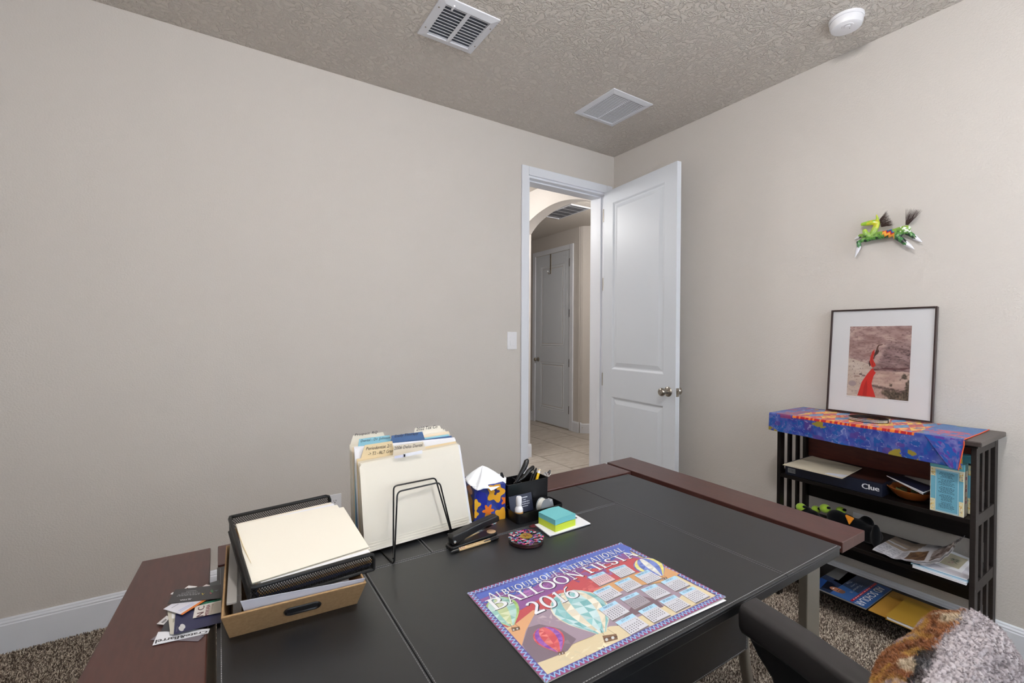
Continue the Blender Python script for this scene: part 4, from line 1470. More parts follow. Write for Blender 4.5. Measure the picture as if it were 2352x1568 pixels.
for k in range(3):
    def npt(u, v, k=k):
        y = 0.794 - 0.247 * u + 0.02 * v * u
        x = 2.352 + 0.02 * u * u + v * (0.255 - 0.05 * k) + 0.008 * math.sin(u * 7 + k)
        zz = interp(zp, u) + 0.006 * math.sin(v * 5 + u * 6) * (0.3 + u) + k * 0.0035 * (0.4 + u)
        return Vector((x, y, S1 + 0.0022 + max(0.0, zz - 0.001)))
    MB().painted(npt, 90, 60, paper_col).build('sheet', M_PRINTM, nw, smooth=True, solid=0.0005)

stack = [('magazine', 0.008, (2.352, 2.560, 0.502, 0.660), (228, 228, 232), 'thick white-paged magazine at the bottom of the right-hand pile'),
         ('magazine', 0.005, (2.362, 2.570, 0.500, 0.668), (70, 170, 206), 'magazine with a turquoise cover corner in the right-hand pile'),
         ('magazine', 0.006, (2.366, 2.575, 0.501, 0.640), (214, 212, 220), 'pale magazine just under the flowered card')]
z = S1 + 0.0004
for nm, th, (x0, x1, y0, y1), c_, lab in stack:
    t = thing(nm, lab, 'magazine', ((x0 + x1) / 2, (y0 + y1) / 2, z), 'magazines on the middle shelf')
    MB().box(x0 + 0.001, x1, y0 + 0.001, y1 - 0.001, z + 0.0007, z + th - 0.0007).build('pages', M_PAPER, t)
    MB().box(x0, x1, y0, y1, z + th - 0.0006, z + th, c_).build('cover', M_PRINT, t)
    MB().box(x0, x1, y0, y1, z, z + 0.0006, c_).build('cover', M_PRINT, t)
    z += th + 0.0004
g4 = [PZ(c, z + 0.003) for c in ((2104, 1278.5), (2208.5, 1314), (2236, 1284), (2160, 1254))]
t = thing('greeting_card', 'white card with a painted botanical sprig on top of the magazines', 'card', tuple(g4[1]))
MB().prism([(p.x, max(p.y, 0.4995), z) for p in g4], (0, 0, 0.0015)).build('card', M_PAPER, t)
m = MB()
mid = [bil(g4, u, v) + Vector((0, 0, -0.0008)) for u, v in ((0.38, 0.14), (0.90, 0.14), (0.90, 0.86), (0.38, 0.86))]
mid = [Vector((p.x, p.y, z + 0.0016)) for p in mid]
m.face(mid, (192, 184, 158))
for k in range(13):
    a = random.uniform(-0.5, 0.9)
    c0 = Vector((random.uniform(0.25, 0.6), random.uniform(0.35, 0.65)))
    L = random.uniform(0.15, 0.34)
    pts = []
    for s_, w_ in ((0, 0), (0.5, 0.02), (1, 0), (0.5, -0.02)):
        pts.append((c0.x + math.cos(a) * L * s_ - math.sin(a) * w_, c0.y + math.sin(a) * L * s_ + math.cos(a) * w_))
    m.face([bil(mid, min(1, max(0, u)), min(1, max(0, v))) + Vector((0, 0, 0.0001 + k * 0.00003)) for u, v in pts], random.choice(((84, 104, 84), (66, 90, 76), (110, 118, 92))))
for k in range(6):
    u0, v0 = random.uniform(0.4, 0.66), random.uniform(0.2, 0.45)
    m.face([bil(mid, u0 + 0.05 * math.cos(a), v0 + 0.05 * math.sin(a)) + Vector((0, 0, 0.0006 + k * 0.00004)) for a in [j * math.pi / 3 for j in range(6)]], random.choice(((176, 150, 140), (196, 172, 160))))
m.build('botanical_print', M_PRINT, t)

# ------------------------------------------------------------------ ON THE BOTTOM SHELF
mg = thing('magazine', 'blue glossy magazine with a smiling face and white upside-down title', 'magazine', (2.49, 0.92, S0))
mx0, mx1, my0, my1 = 2.347, 2.632, 0.811, 1.036
MB().box(mx0 + 0.001, mx1, my0 + 0.001, my1 - 0.001, S0 + 0.0004, S0 + 0.0072).build('pages', mat('grey_page_edges', (150, 146, 142), 0.8), mg)
zc_ = S0 + 0.0073
MB().box(mx0 - 0.001, mx1, my0 - 0.001, my1, zc_, zc_ + 0.0006, (60, 96, 152)).build('cover', M_GLOSS, mg)
m = MB()


def mq(a, b, l=0):                              # a 0..1 from back edge (x1) to front (x0) ; b 0 = top of the page (near y0) .. 1
    return Vector((mx1 - a * (mx1 - mx0), my0 + b * (my1 - my0), zc_ + 0.0008 + l * 0.00012))


def mpoly(pts, col, l):
    m.face([mq(a, b, l) for a, b in pts], col)


mpoly([(0, 0), (1, 0), (1, 0.62), (0, 0.62)], (56, 92, 150), 0)
mpoly([(0, 0.30), (0.62, 0.30), (0.52, 0.8), (0, 0.8)], (52, 66, 92), 1)
mpoly([(0.0, 0.62), (1, 0.62), (1, 1), (0.0, 1)], (40, 52, 80), 1)
mpoly([(0.0, 0.78), (0.45, 0.74), (0.42, 1), (0, 1)], (112, 114, 116), 2)
mpoly([(0.02, 0.235), (0.97, 0.235), (0.97, 0.28), (0.02, 0.28)], (166, 34, 52), 2)
put_text(m, 'AID SCHOLAR', [mq(0.10, 0.20, 3), mq(0.985, 0.20, 3), mq(0.985, 0.06, 3), mq(0.10, 0.06, 3)], (0, 0, 0), (226, 230, 238), bold=0.0009)
put_dashes(m, [mq(0.2, 0.266, 3), mq(0.9, 0.266, 3), mq(0.9, 0.248, 3), mq(0.2, 0.248, 3)], (0, 0, 0), (224, 170, 176))
for r, s_ in enumerate(('Tuner II', 'Camp', 'Tha')):
    put_text(m, s_, [mq(0.30, 0.42 + r * 0.09, 3), mq(0.30 + 0.05 * len(s_), 0.42 + r * 0.09, 3), mq(0.30 + 0.05 * len(s_), 0.37 + r * 0.09, 3), mq(0.30, 0.37 + r * 0.09, 3)], (0, 0, 0), (150, 158, 176))
face = [(0.80 + 0.075 * math.cos(a), 0.585 + 0.135 * math.sin(a)) for a in [j * math.pi / 9 for j in range(18)]]
mpoly([(0.70, 0.66), (0.90, 0.64), (0.93, 0.82), (0.86, 0.94), (0.66, 0.92), (0.62, 0.78)], (20, 22, 34), 3)
mpoly(face, (168, 112, 86), 4)
mpoly([(0.80 + 0.07 * math.cos(a), 0.50 + 0.05 * math.sin(a)) for a in [j * math.pi / 6 for j in range(12)]], (120, 84, 70), 5)
for a_ in (0.775, 0.825):
    mpoly([(a_ - 0.012, 0.565), (a_ + 0.012, 0.565), (a_ + 0.012, 0.58), (a_ - 0.012, 0.58)], (50, 32, 28), 6)
mpoly([(0.775, 0.645), (0.83, 0.645), (0.82, 0.665), (0.785, 0.665)], (232, 226, 222), 6)
mpoly([(0.62, 0.86), (0.99, 0.80), (0.99, 0.99), (0.60, 0.99)], (32, 62, 120), 5)
m.build('cover_print', M_GLOSS, mg)
t = thing('yellow_envelope', 'large mustard yellow envelope lying on the bottom shelf', 'envelope', (2.49, 0.66, S0))
MB().box(2.352, 2.625, 0.5, 0.806, S0 + 0.0004, S0 + 0.0024).build('sleeve', mat('mustard_paper', (176, 130, 52), 0.6, bump=(60, 0.3, 0.002)), t)
MB().prism([(2.625, 0.5, S0 + 0.0025), (2.625, 0.806, S0 + 0.0025), (2.56, 0.79, S0 + 0.0033), (2.56, 0.515, S0 + 0.0033)], (0, 0, 0.0006)).build('flap', MATS['mustard_paper'], t)
t = thing('yellow_notebook', 'yellow covered notebook with thick white pages at the shelf front', 'notebook', (2.45, 0.62, S0))
z = S0 + 0.0036
MB().box(2.338, 2.56, 0.501, 0.737, z, z + 0.013).build('pages', M_PAPER, t, bevel=0.003)
MB().box(2.335, 2.56, 0.4995, 0.740, z + 0.0132, z + 0.0142).build('cover', mat('yellow_card', (168, 130, 46), 0.55), t)
MB().box(2.335, 2.56, 0.4995, 0.740, z - 0.0008, z - 0.0002).build('cover', MATS['yellow_card'], t)

# ------------------------------------------------------------------ PAINTED HORSE on the wall
HXW = XB - 0.030


def hp(px, dx=0.0):
    p = PX(px, HXW + dx)
    return p


def horse_px(a, b):                             # coordinates read in the enlarged view of the horse
    return (1940 + a / 10.455, 460 + b / 10.455)


hr = thing('horse_figurine', 'green painted wooden horse with bristle mane hanging on the wall', 'figurine', tuple(hp((2035, 540), 0.028)))
limbs = [  # chains of (crop x, crop y, radius in metres, offset towards the wall)
    [(520, 940, 0.0135, 0), (640, 890, 0.0165, 0), (820, 845, 0.0195, 0), (1000, 815, 0.0195, 0), (1200, 775, 0.0198, 0), (1400, 715, 0.0205, 0), (1490, 685, 0.017, 0)],
    [(620, 880, 0.0155, 0), (690, 760, 0.0150, 0), (760, 620, 0.0130, 0), (775, 545, 0.0135, 0), (690, 530, 0.0132, -0.004), (590, 545, 0.0122, -0.006), (500, 562, 0.0105, -0.006), (430, 575, 0.0085, -0.006)],
    [(770, 530, 0.010, 0), (790, 440, 0.0065, 0), (765, 350, 0.003, 0)],
    [(560, 860, 0.0135, -0.006), (500, 800, 0.0130, -0.010), (480, 735, 0.0110, -0.010)],
    [(520, 930, 0.0125, 0), (420, 960, 0.0105, -0.006), (330, 990, 0.0095, -0.008), (345, 1080, 0.0105, -0.008), (335, 1140, 0.0105, -0.008), (300, 1230, 0.0075, -0.008), (243, 1385, 0.0012, -0.008)],
    [(560, 880, 0.012, 0.008), (450, 850, 0.0095, 0.01), (390, 845, 0.0095, 0.01), (340, 875, 0.0090, 0.01), (215, 945, 0.001, 0.01)],
    [(1330, 780, 0.0165, 0), (1250, 880, 0.0135, -0.006), (1380, 960, 0.012, -0.008), (1470, 1035, 0.0115, -0.008), (1540, 1080, 0.0095, -0.008), (1690, 1185, 0.001, -0.008)],
    [(1450, 730, 0.014, 0), (1560, 800, 0.0115, 0.006), (1640, 850, 0.0100, 0.008), (1700, 905, 0.0105, 0.008), (1770, 950, 0.0075, 0.008), (1880, 1015, 0.001, 0.008)],
]
b = MB()
for ch in limbs:
    P_ = [hp(horse_px(a, c), dx) for a, c, r, dx in ch]
    for i in range(len(ch) - 1):
        L = (P_[i + 1] - P_[i]).length
        n = max(2, int(L / 0.0035))
        for j in range(n + 1):
            k = j / n
            r = ch[i][2] * (1 - k) + ch[i + 1][2] * k
            b.ellipsoid(P_[i].lerp(P_[i + 1], k), (r * 0.85, 0, 0), (0, r, 0), (0, 0, r), 8, 5)
ho = b.build('horse_tmp', M_PRINT)
remesh(ho, 0.0019, 5)
dg = bpy.context.evaluated_depsgraph_get()
me = bpy.data.meshes.new_from_object(ho.evaluated_get(dg))
bpy.data.objects.remove(ho)
off = OFF[hr.name]
hcol = np.zeros((len(me.vertices), 4))
refs = [(hp(horse_px(a, c), 0), a, c) for a, c in ((0, 0), (2000, 0), (0, 1568))]
y_per, z_per = (refs[1][0].y - refs[0][0].y) / 2000, (refs[2][0].z - refs[0][0].z) / 1568
hooves = [((330, 1080), (240, 1385), 90), ((380, 850), (215, 945), 70), ((1440, 1020), (1690, 1185), 80), ((1660, 870), (1880, 1015), 80)]
for i, v in enumerate(me.vertices):
    w_ = v.co
    # back to the enlarged-view coordinates through the camera
    dv = np.array(w_) - CAM
    dep = dv @ CF
    px = IW / 2 + FPX * (dv @ CR) / dep
    py = IH / 2 - FPX * (dv @ CU) / dep
    a, c = (px - 1940) * 10.455, (py - 460) * 10.455
    n = fbm(a / 70, c / 70, 3)
    t_ = (c - 590 + (a - 1000) * 0.16) / 330
    col = mixc((182, 204, 66), (52, 118, 62), t_ + (n - 0.5) * 0.4)
    if c < 660 and a < 900:
        col = mixc((214, 208, 52), (150, 200, 66), n * 2.2 - 0.6)
    if t_ > 0.55:
        col = mixc(col, (20, 44, 34), (n - 0.47) * 6)
    ring = abs(fbm(a / 42 + 30, c / 42, 2) - 0.5)
    if c > 720:
        col = mixc((186, 222, 140), col, ring / 0.03)
    if 560 < a < 780 and 640 < c < 880:
        col = mixc((196, 226, 140), col, abs(((c + a * 0.7) / 34) % 1 - 0.5) / 0.22)
    if a > 1330 and c < 760:
        col = mixc(col, (228, 234, 222), (vnoise(a / 42, c / 26) - 0.5) * 8)
    if 820 < a < 1190 and 690 < c < 950:
        # zigzag bolt: blue outline, red and yellow flames
        k = (c - 705 + (1180 - a) * 0.30) / 150
        saw = abs(((a - 820) / 120 + (c - 700) / 210) % 1 - 0.5) * 0.9
        kk = k - saw
        if -0.05 < kk < 1.15 and a > 860 + 120 * saw:
            col = (26, 92, 168) if kk < 0.18 else (22, 22, 40) if kk < 0.28 else (206, 40, 34) if kk < 0.55 else (240, 176, 66) if kk < 1.0 else (232, 120, 50)
    for (ax, ay_), (bx, by), w0 in hooves:
        dx, dy = bx - ax, by - ay_
        L = math.hypot(dx, dy)
        s_ = ((a - ax) * dx + (c - ay_) * dy) / L
        d_ = abs((a - ax) * dy - (c - ay_) * dx) / L
        if s_ > 30 + 30 * math.sin(d_ / 12) and d_ < w0 and s_ < L + 40:
            col = (232, 232, 238)
    if 1230 < a < 1500 and 820 < c < 1010:
        col = mixc(col, (26, 38, 40), (n - 0.42) * 7) if col != (232, 232, 238) else col
    hcol[i] = lin(col)
at = me.color_attributes.new('Col', 'FLOAT_COLOR', 'POINT')
at.data.foreach_set('color', hcol.ravel())
for v in me.vertices:
    v.co = v.co - off
me.materials.clear()
me.materials.append(attr_mat('horse_paint', 0.35, 0.5, coat=0.3))
ho = bpy.data.objects.new('body', me)
COL.objects.link(ho)
ho.parent = hr


def tuft(name, roots, tips, n, r):
    m = MB()
    for k in range(n):
        s_ = random.random()
        a = Vector(roots[0]).lerp(Vector(roots[1]), s_) + Vector((random.uniform(-0.004, 0.004), 0, 0))
        s2 = min(1, max(0, s_ + random.gauss(0, 0.10)))
        b_ = Vector(tips[0]).lerp(Vector(tips[1]), s2) + Vector((random.uniform(-0.005, 0.006), random.gauss(0, 0.003), random.gauss(0, 0.004)))
        m.tube([a, a.lerp(b_, 0.5), b_], [r, r * 0.8, r * 0.3], 4, caps=False)
    return m.build(name, mat('dark_bristle', (72, 52, 48), 0.6), hr)


tuft('mane', (hp(horse_px(840, 470)), hp(horse_px(880, 640))), (hp(horse_px(1000, 270)), hp(horse_px(1170, 590))), 190, 0.0004)
tuft('tail', (hp(horse_px(1465, 585)), hp(horse_px(1520, 590))), (hp(horse_px(1500, 200)), hp(horse_px(1860, 260))), 120, 0.00035)

# ------------------------------------------------------------------ KRAFT BOX with its papers
bt4 = [Vector((0.015, 0.969, D)), Vector((0.239, 0.955, D)), Vector((0.246, 1.222, D)), Vector((0.021, 1.234, D))]
ZR = 0.806
rm4 = [Vector((0.002, 0.930, ZR)), Vector((0.246, 0.912, ZR)), Vector((0.262, 1.236, ZR)), Vector((0.0135, 1.247, ZR))]
kb = thing('kraft_box', 'low kraft cardboard desk box with a black oval handle', 'box', tuple((bt4[0] + bt4[2]) / 2))
MB().prism([p + Vector((0, 0, 0.0004)) for p in bt4], (0, 0, 0.003)).build('base', M_KRAFT, kb)
cb, cr_ = (bt4[0] + bt4[2]) / 2, (rm4[0] + rm4[2]) / 2
for k in range(4):
    a, b, c_, d_ = bt4[k], bt4[(k + 1) % 4], rm4[(k + 1) % 4], rm4[k]
    n = (b - a).cross(d_ - a).normalized()
    if n.dot(cb - a) < 0:
        n = -n
    up = Vector((0, 0, 0.0005))
    MB().prism([a + up, b + up, c_, d_], n * 0.0035).build('side_wall', M_KRAFT, kb, bevel=0.0008, seg=1)
# handle
ha = bil([bt4[0], bt4[1], rm4[1], rm4[0]], 0.535, 0.55)
hu = (bt4[1] - bt4[0]).normalized()
hv = (rm4[0] - bt4[0]).normalized()
hn = hu.cross(hv).normalized()
if hn.y > 0:
    hn = -hn


def oval(L, r, n=10):
    pts = [(L + r * math.cos(a), r * math.sin(a)) for a in [(-90 + 180 * i / n) * math.pi / 180 for i in range(n + 1)]]
    return pts + [(-x, -y) for x, y in pts]


ov = oval(0.0205, 0.0098)
hd = MB().tube([ha + hu * x + hv * y + hn * 0.001 for x, y in ov], 0.0026, 8, closed=True).build('handle_ring', M_BLACKP, kb, smooth=True)
MB().prism([ha + hu * x + hv * y for x, y in ov], hn * 0.0008).build('handle_slot', mat('slot_shadow', (24, 24, 28), 0.8), hd)
# things inside the box
def insh(u, v, z):                              # point inside the box at height z
    k = (z - D) / (ZR - D)
    return bil([bt4[i].lerp(rm4[i], k) for i in range(4)], u, v).xy.to_3d() + Vector((0, 0, z))


pst = thing('paper_stack', 'stack of loose papers filling the kraft box', 'paper', tuple(insh(0.5, 0.5, D + 0.004)))
zz = D + 0.0042
pa4 = [insh(0.16, 0.07, zz), insh(0.94, 0.07, zz), insh(0.94, 0.93, zz), insh(0.16, 0.93, zz)]
MB().prism(pa4, (0, 0, 0.049)).build('paper_block', M_PAPER, pst, bevel=0.002)
hb = D + 0.0536
lo4 = [Vector((p.x, p.y, hb)) for p in pa4]
hi4 = [Vector((p.x, p.y, h)) for p, h in zip(pa4, (0.8035, 0.8035, 0.838, 0.838))]
MB().raw(lo4 + hi4, [(0, 3, 2, 1), (4, 5, 6, 7), (0, 1, 5, 4), (1, 2, 6, 5), (2, 3, 7, 6), (3, 0, 4, 7)]).build('paper_block', M_PAPER, pst)
gf = thing('grey_folder_sleeve', 'grey card file sleeve standing at the left of the kraft box', 'folder', tuple(insh(0.06, 0.5, D + 0.004)))
MB().prism([insh(0.03, 0.08, zz), insh(0.09, 0.08, zz), insh(0.09, 0.97, zz), insh(0.03, 0.97, zz)], (0, 0, 0.062)).build('sleeve', mat('grey_card', (150, 146, 142), 0.7), gf)
MB().prism([insh(0.035, 0.10, zz + 0.0622), insh(0.10, 0.10, zz + 0.0622), insh(0.10, 0.96, zz + 0.0622), insh(0.035, 0.96, zz + 0.0622)], (0, 0, 0.004)).build('flap', MATS['grey_card'], gf, bevel=0.001)
# white sheet leaning at the front of the box
q4 = [PZ((545, 1411), 0.7985), PZ((836, 1336), 0.7985), None, None]
fa, fb = insh(0.15, 0.016, 0.78), insh(0.975, 0.016, 0.78)
ta, tb2 = PY((552, 1381), fa.y - 0.022), PY((839, 1327), fb.y - 0.022)
t = thing('loose_sheet', 'white sheet sticking up along the front of the kraft box', 'paper', tuple(fa))
MB().prism([fa, fb, tb2, ta], (0, 0.0012, 0)).build('sheet', mat('bluish_paper', (222, 224, 238), 0.7), t)

# ------------------------------------------------------------------ BLACK MESH TRAY on top
T4 = [Vector((0.048, 0.942, 0.840)), Vector((0.273, 0.957, 0.840)), Vector((0.240, 1.238, 0.885)), Vector((0.0196, 1.207, 0.885))]   # NL NR FR FL
tr_ = thing('mesh_tray', 'black wire mesh letter tray resting on the kraft box', 'tray', tuple((T4[0] + T4[2]) / 2 - Vector((0, 0, 0.038))))
dz = Vector((0, 0, -0.034))


def rim(pts, name='rim', r=0.0040):
    MB().tube(pts, r, 8).build(name, M_BLACKM, tr_, smooth=True)


nl, nr, fr_, fl_ = T4
ec = 0.010
ux, uy = (nr - nl).normalized(), (fr_ - fl_).normalized()
path = [nr + dz, nr + dz * 0.35, nr + dz * 0.08 - ux * 0.003, nr - ux * 0.009] + [nl + ux * 0.008, nl + ux * 0.002 + (fl_ - nl).normalized() * 0.002, nl + (fl_ - nl).normalized() * 0.008] + \
       [fl_ - (fl_ - nl).normalized() * 0.008, fl_ + uy * 0.002, fl_ + uy * 0.008] + [fr_ - uy * 0.009, fr_ + dz * 0.08 - uy * 0.003, fr_ + dz * 0.35, fr_ + dz]
rim(path)
rim([nr + dz, nl + dz, fl_ + dz, fr_ + dz, nr + dz][:5], 'base_rim', 0.0036)


def mesh_panel(a, b, dvec, name, pitch=0.0046, w=0.0007):
    """expanded metal: crossing diagonal strips between line a-b and the line dvec below it"""
    mb = MB()
    L, H = (b - a).length, dvec.length
    u, v = (b - a).normalized(), dvec.normalized()
    n = u.cross(v).normalized()
    slope = 0.75
    for s in (1, -1):
        k = -H * slope
        while k < L + H * slope:
            x0, x1 = k, k + s * H * slope
            y0, y1 = 0.0, H
            if x0 > x1:
                x0, x1, y0, y1 = x1, x0, y1, y0
            if x1 > 0 and x0 < L:
                if x0 < 0:
                    y0 += (y1 - y0) * (0 - x0) / (x1 - x0); x0 = 0
                if x1 > L:
                    y1 = y0 + (y1 - y0) * (L - x0) / (x1 - x0); x1 = L
                p, q = a + u * x0 + v * y0, a + u * x1 + v * y1
                if (q - p).length > 0.001:
                    d = (q - p).normalized()
                    sd_ = n.cross(d) * w
                    mb.prism([p - sd_, q - sd_, q + sd_, p + sd_], n * 0.0006)
            k += pitch
    o = mb.build(name, M_BLACKM, tr_)
    return o


mesh_panel(nl, nr, dz, 'mesh_side')
mesh_panel(fl_, fr_, dz, 'mesh_side')
mesh_panel(nl, fl_, dz, 'mesh_back')
MB().prism([nl + dz, nr + dz, fr_ + dz, fl_ + dz], (0, 0, 0.0012)).build('tray_floor', M_BLACKM, tr_)
# folders lying in the tray
cols_ = (mat('navy_folder', (60, 66, 110), 0.6), mat('tan_folder', (206, 160, 96), 0.7), mat('cream_card', (236, 228, 212), 0.7), M_PAPER)
labs = ('navy folder at the bottom of the mesh tray', 'tan folder low in the mesh tray', 'cream folder in the middle of the mesh tray', 'white sheets under the top folder in the mesh tray')
ins = [(nl + dz) + ux * 0.006, (nr + dz) + ux * -0.002, (fr_ + dz), (fl_ + dz) + uy * 0.006]
z = 0.0022
for k in range(4):
    th = (0.006, 0.006, 0.006, 0.005)[k]
    g = 0.03
    vt_ = 0.90 if k == 3 else 0.965
    q = [bil([ins[0], ins[1], ins[2], ins[3]], u, v) for u, v in ((0.03 + 0.01 * k, 0.03), (1.0 + 0.01 * (k % 2), 0.035), (1.0, vt_), (0.02, vt_))]
    t = MB().prism([p + Vector((0, 0, z)) for p in q], (0, 0, th)).build('file_folder', cols_[k], bevel=0.001, seg=1, loc=tuple(q[0] + Vector((0, 0, z))))
    tag(t, labs[k], 'folder', 'folders in the mesh tray')
    z += th + 0.0004
ztop = nl.z + dz.z + z
tn = (nr - nl).cross(fl_ - nl).normalized()


def on_tray(px, h):
    """photo pixel -> point on the plane lying h above the tray rim"""
    d = Vector(ray(px))
    o = Vector(CAM)
    return o + d * ((nl + tn * h - o).dot(tn) / d.dot(tn))


tf = [on_tray(c, -0.0055) for c in ((573, 1344), (848, 1258), (774, 1161), (543, 1207))]
tf2 = [on_tray(c, -0.0075) for c in ((573, 1344), (850, 1260), (789, 1164), (546, 1213))]
t = thing('file_folder', 'large manila folder lying on top in the mesh tray', 'folder', tuple(tf[0]), 'folders in the mesh tray')
nv_ = 8


def fold_sheet(q, lift, sag):
    def f(u, v):
        p = bil(q, u, v)
        return p + Vector((0, 0, lift - sag * math.sin(math.pi * u) * math.sin(math.pi * v)))
    return f


MB().grid(fold_sheet(tf2, 0.0, 0.001), 8, 8).build('back_leaf', M_MANILA, t, solid=0.0006)
MB().grid(fold_sheet(tf, 0.0022, 0.0005), 8, 8).build('front_leaf', M_MANILA, t, solid=0.0006)
a_, b_ = tf[0].lerp(tf[3], 0.28), tf[0].lerp(tf[3], 0.86)
MB().tube([a_ + Vector((0.010, 0, 0.0035)), a_.lerp(b_, 0.5) + Vector((0.003, 0, 0.0035)), b_ + Vector((0, 0, 0.003))], [0.0003, 0.0011, 0.0004], 5).build('leaf_edge', M_MANILA_D, t)

# ------------------------------------------------------------------ FILE SORTER with folders
rk = thing('file_sorter', 'black wire file sorter standing on the desk', 'file sorter', (0.45, 1.18, D))


def rounded(pts, r=0.012, n=4):
    pts = [Vector(p) for p in pts]
    out = [pts[0]]
    for i in range(1, len(pts) - 1):
        a, b, c = pts[i - 1], pts[i], pts[i + 1]
        p, q = b + (a - b).normalized() * r, b + (c - b).normalized() * r
        for k in range(n + 1):
            t_ = k / n
            out.append((1 - t_) ** 2 * p + 2 * t_ * (1 - t_) * b + t_ ** 2 * q)
    out.append(pts[-1])
    return out


WR = 0.0021
f1, f2 = PZ((905.5, 1295), D + WR), PZ((1041, 1235), D + WR)
MB().tube(rounded([Vector((0.338, 1.30, D + WR)), f1, PY((912.5, 1129), 1.086), PY((1010, 1107), 1.103), f2, Vector((0.56, 1.30, D + WR))]), WR, 8).build('wire', M_BLACKM, rk, smooth=True)
g1, g2 = PZ((900, 1264), D + WR * 3), PZ((1033, 1222), D + WR * 3)
MB().tube(rounded([f1 + Vector((0.004, 0.02, WR * 2)), g1 + Vector((0, -0.012, 0)), PY((904, 1116), 1.128), PY((1000, 1097), 1.14), g2 + Vector((0, -0.01, 0)), f2 + Vector((-0.004, 0.02, WR * 2))], 0.01), WR, 8).build('wire', M_BLACKM, rk, smooth=True)
for yy in (1.292,):
    MB().tube(rounded([(0.338, yy, D + WR), (0.35, yy, D + 0.15), (0.548, yy, D + 0.15), (0.56, yy, D + WR)]), WR, 8).build('wire', M_BLACKM, rk, smooth=True)
MB().tube([(0.338, 1.20, D + WR * 3), (0.56, 1.215, D + WR * 3)], WR, 8).build('wire', M_BLACKM, rk, smooth=True)

FZ = D + 0.0105
M_BLUEF = mat('steel_blue_folder', (74, 104, 148), 0.7)
M_LBLUE = mat('sky_blue_folder', (150, 204, 220), 0.7)
# y plane, top-left px, top-right px, tab px polygon (left base, left top, right top, right base), material, label, tab text
fold_l = [
    (1.278, (803, 1021), (1017, 984), [(805, 1013), (811, 1000), (880, 992), (886, 1004)], M_MANILA, 'manila folder at the very back of the sorter, tab on the left', 'Prospect  RQ', (815, 1003, 866, 997)),
    (1.262, (806, 1023), (1022, 986), [(950, 992), (953, 983), (1010, 977), (1015, 987)], M_MANILA, 'manila folder near the back with its tab on the right', '2022 Tax Co', (956, 989, 1004, 984)),
    (1.247, (809, 1027), (1031, 990), None, mat('peach_folder', (240, 222, 196), 0.75), 'pale peach folder without visible tab in the sorter', None, None),
    (1.232, (814, 1029), (1031, 997), [(822, 1022), (825, 1008), (895, 999), (900, 1012)], M_LBLUE, 'sky blue folder in the sorter with handwritten tab', 'Dental - Dr. Johnson', (828, 1017, 896, 1007)),
    (1.217, (815, 1032), (1037, 1000), [(897, 1012), (899, 1000.5), (970, 991), (976, 1009)], M_BLUEF, 'steel blue folder in the sorter with tab in the middle', 'Daily Therapy', (906, 1006, 960, 997)),
    (1.203, (813, 1026), (1044, 1004), None, M_PAPER, 'white sheets standing between the blue and manila folders', None, None),
    (1.190, (819, 1054), (1047, 1013), [(829, 1049), (838, 1022), (901, 1012.5), (906, 1032)], M_MANILA_D, 'aged manila folder in the sorter with a two-line handwritten tab', 'Periodontist 2/1', (841, 1034, 898, 1019)),
    (1.177, (822, 1060), (1050, 1017), [(902, 1040), (905, 1024), (972, 1013.5), (978, 1030)], mat('greyish_manila', (218, 208, 190), 0.75), 'greyish manila folder behind the front one, tab in the middle', '2006 Delta Dental', (905, 1033, 970, 1022)),
]
for k, (yp, tl, trr, tab, mm, lab, txt, tq) in enumerate(fold_l):
    BLp, BRp = Vector((0.303, yp - 0.004, FZ)), Vector((0.606, yp + 0.002, FZ))
    TLp, TRp = PY(tl, yp), PY(trr, yp)
    poly = [BLp, BRp, TRp]
    if tab:
        tp = [PY(c, yp) for c in tab]
        # bases on the top edge
        def onedge(p):
            k_ = (p.x - TLp.x) / (TRp.x - TLp.x)
            return TLp.lerp(TRp, min(1, max(0, k_)))
        poly += [onedge(tp[3]), tp[2], tp[1], onedge(tp[0])]
    poly += [TLp]
    clean = []
    for p in poly:
        if not clean or (p - clean[-1]).length > 0.0015:
            clean.append(p)
    t = thing('file_folder', lab, 'folder', tuple(BLp), 'folders in the wire sorter')
    bl_ = MB().prism(clean, (0, 0.0007, 0)).build('back_leaf', mm, t)
    dv = Vector((0, -0.0055, -0.003))
    MB().prism([BLp + Vector((0, -0.0055, 0)), BRp + Vector((0, -0.0055, 0)), TRp + dv, TLp + dv], (0, 0.0007, 0)).build('front_leaf', mm, t)
    MB().prism([BLp + Vector((0.004, -0.004, 0.003)), BRp + Vector((-0.002, -0.004, 0.003)), TRp + dv * 1.8 + Vector((-0.004, 0.006, 0)), TLp + dv * 1.8 + Vector((0.004, 0.006, 0))], (0, 0.0026, 0)).build('contents', M_PAPER if k % 2 else mat('aged_paper', (226, 216, 196), 0.8), t)
    if txt:
        m = MB()
        x0, y0, x1, y1 = tq
        sl = (y1 - y0) / (x1 - x0) * 0 - 0.12
        hgt = 7.5
        q = [PY((x0, y0), yp - 0.0009), PY((x1, y0 - (x1 - x0) * 0.13), yp - 0.0009), PY((x1 + 1.5, y0 - (x1 - x0) * 0.13 - hgt), yp - 0.0009), PY((x0 + 1.5, y0 - hgt), yp - 0.0009)]
        put_text(m, txt, q, (0, 0, 0), (60, 58, 66) if 'Blue' not in mm.name else (40, 50, 80))
        if 'Period' in txt:
            q = [p + (PY((845, 1046), yp - 0.0009) - PY((841, 1034), yp - 0.0009)) for p in q]
            put_text(m, '-> T2 - RLT Gran', q, (0, 0, 0), (60, 56, 58))
        m.build('handwriting', M_PRINTM, t)
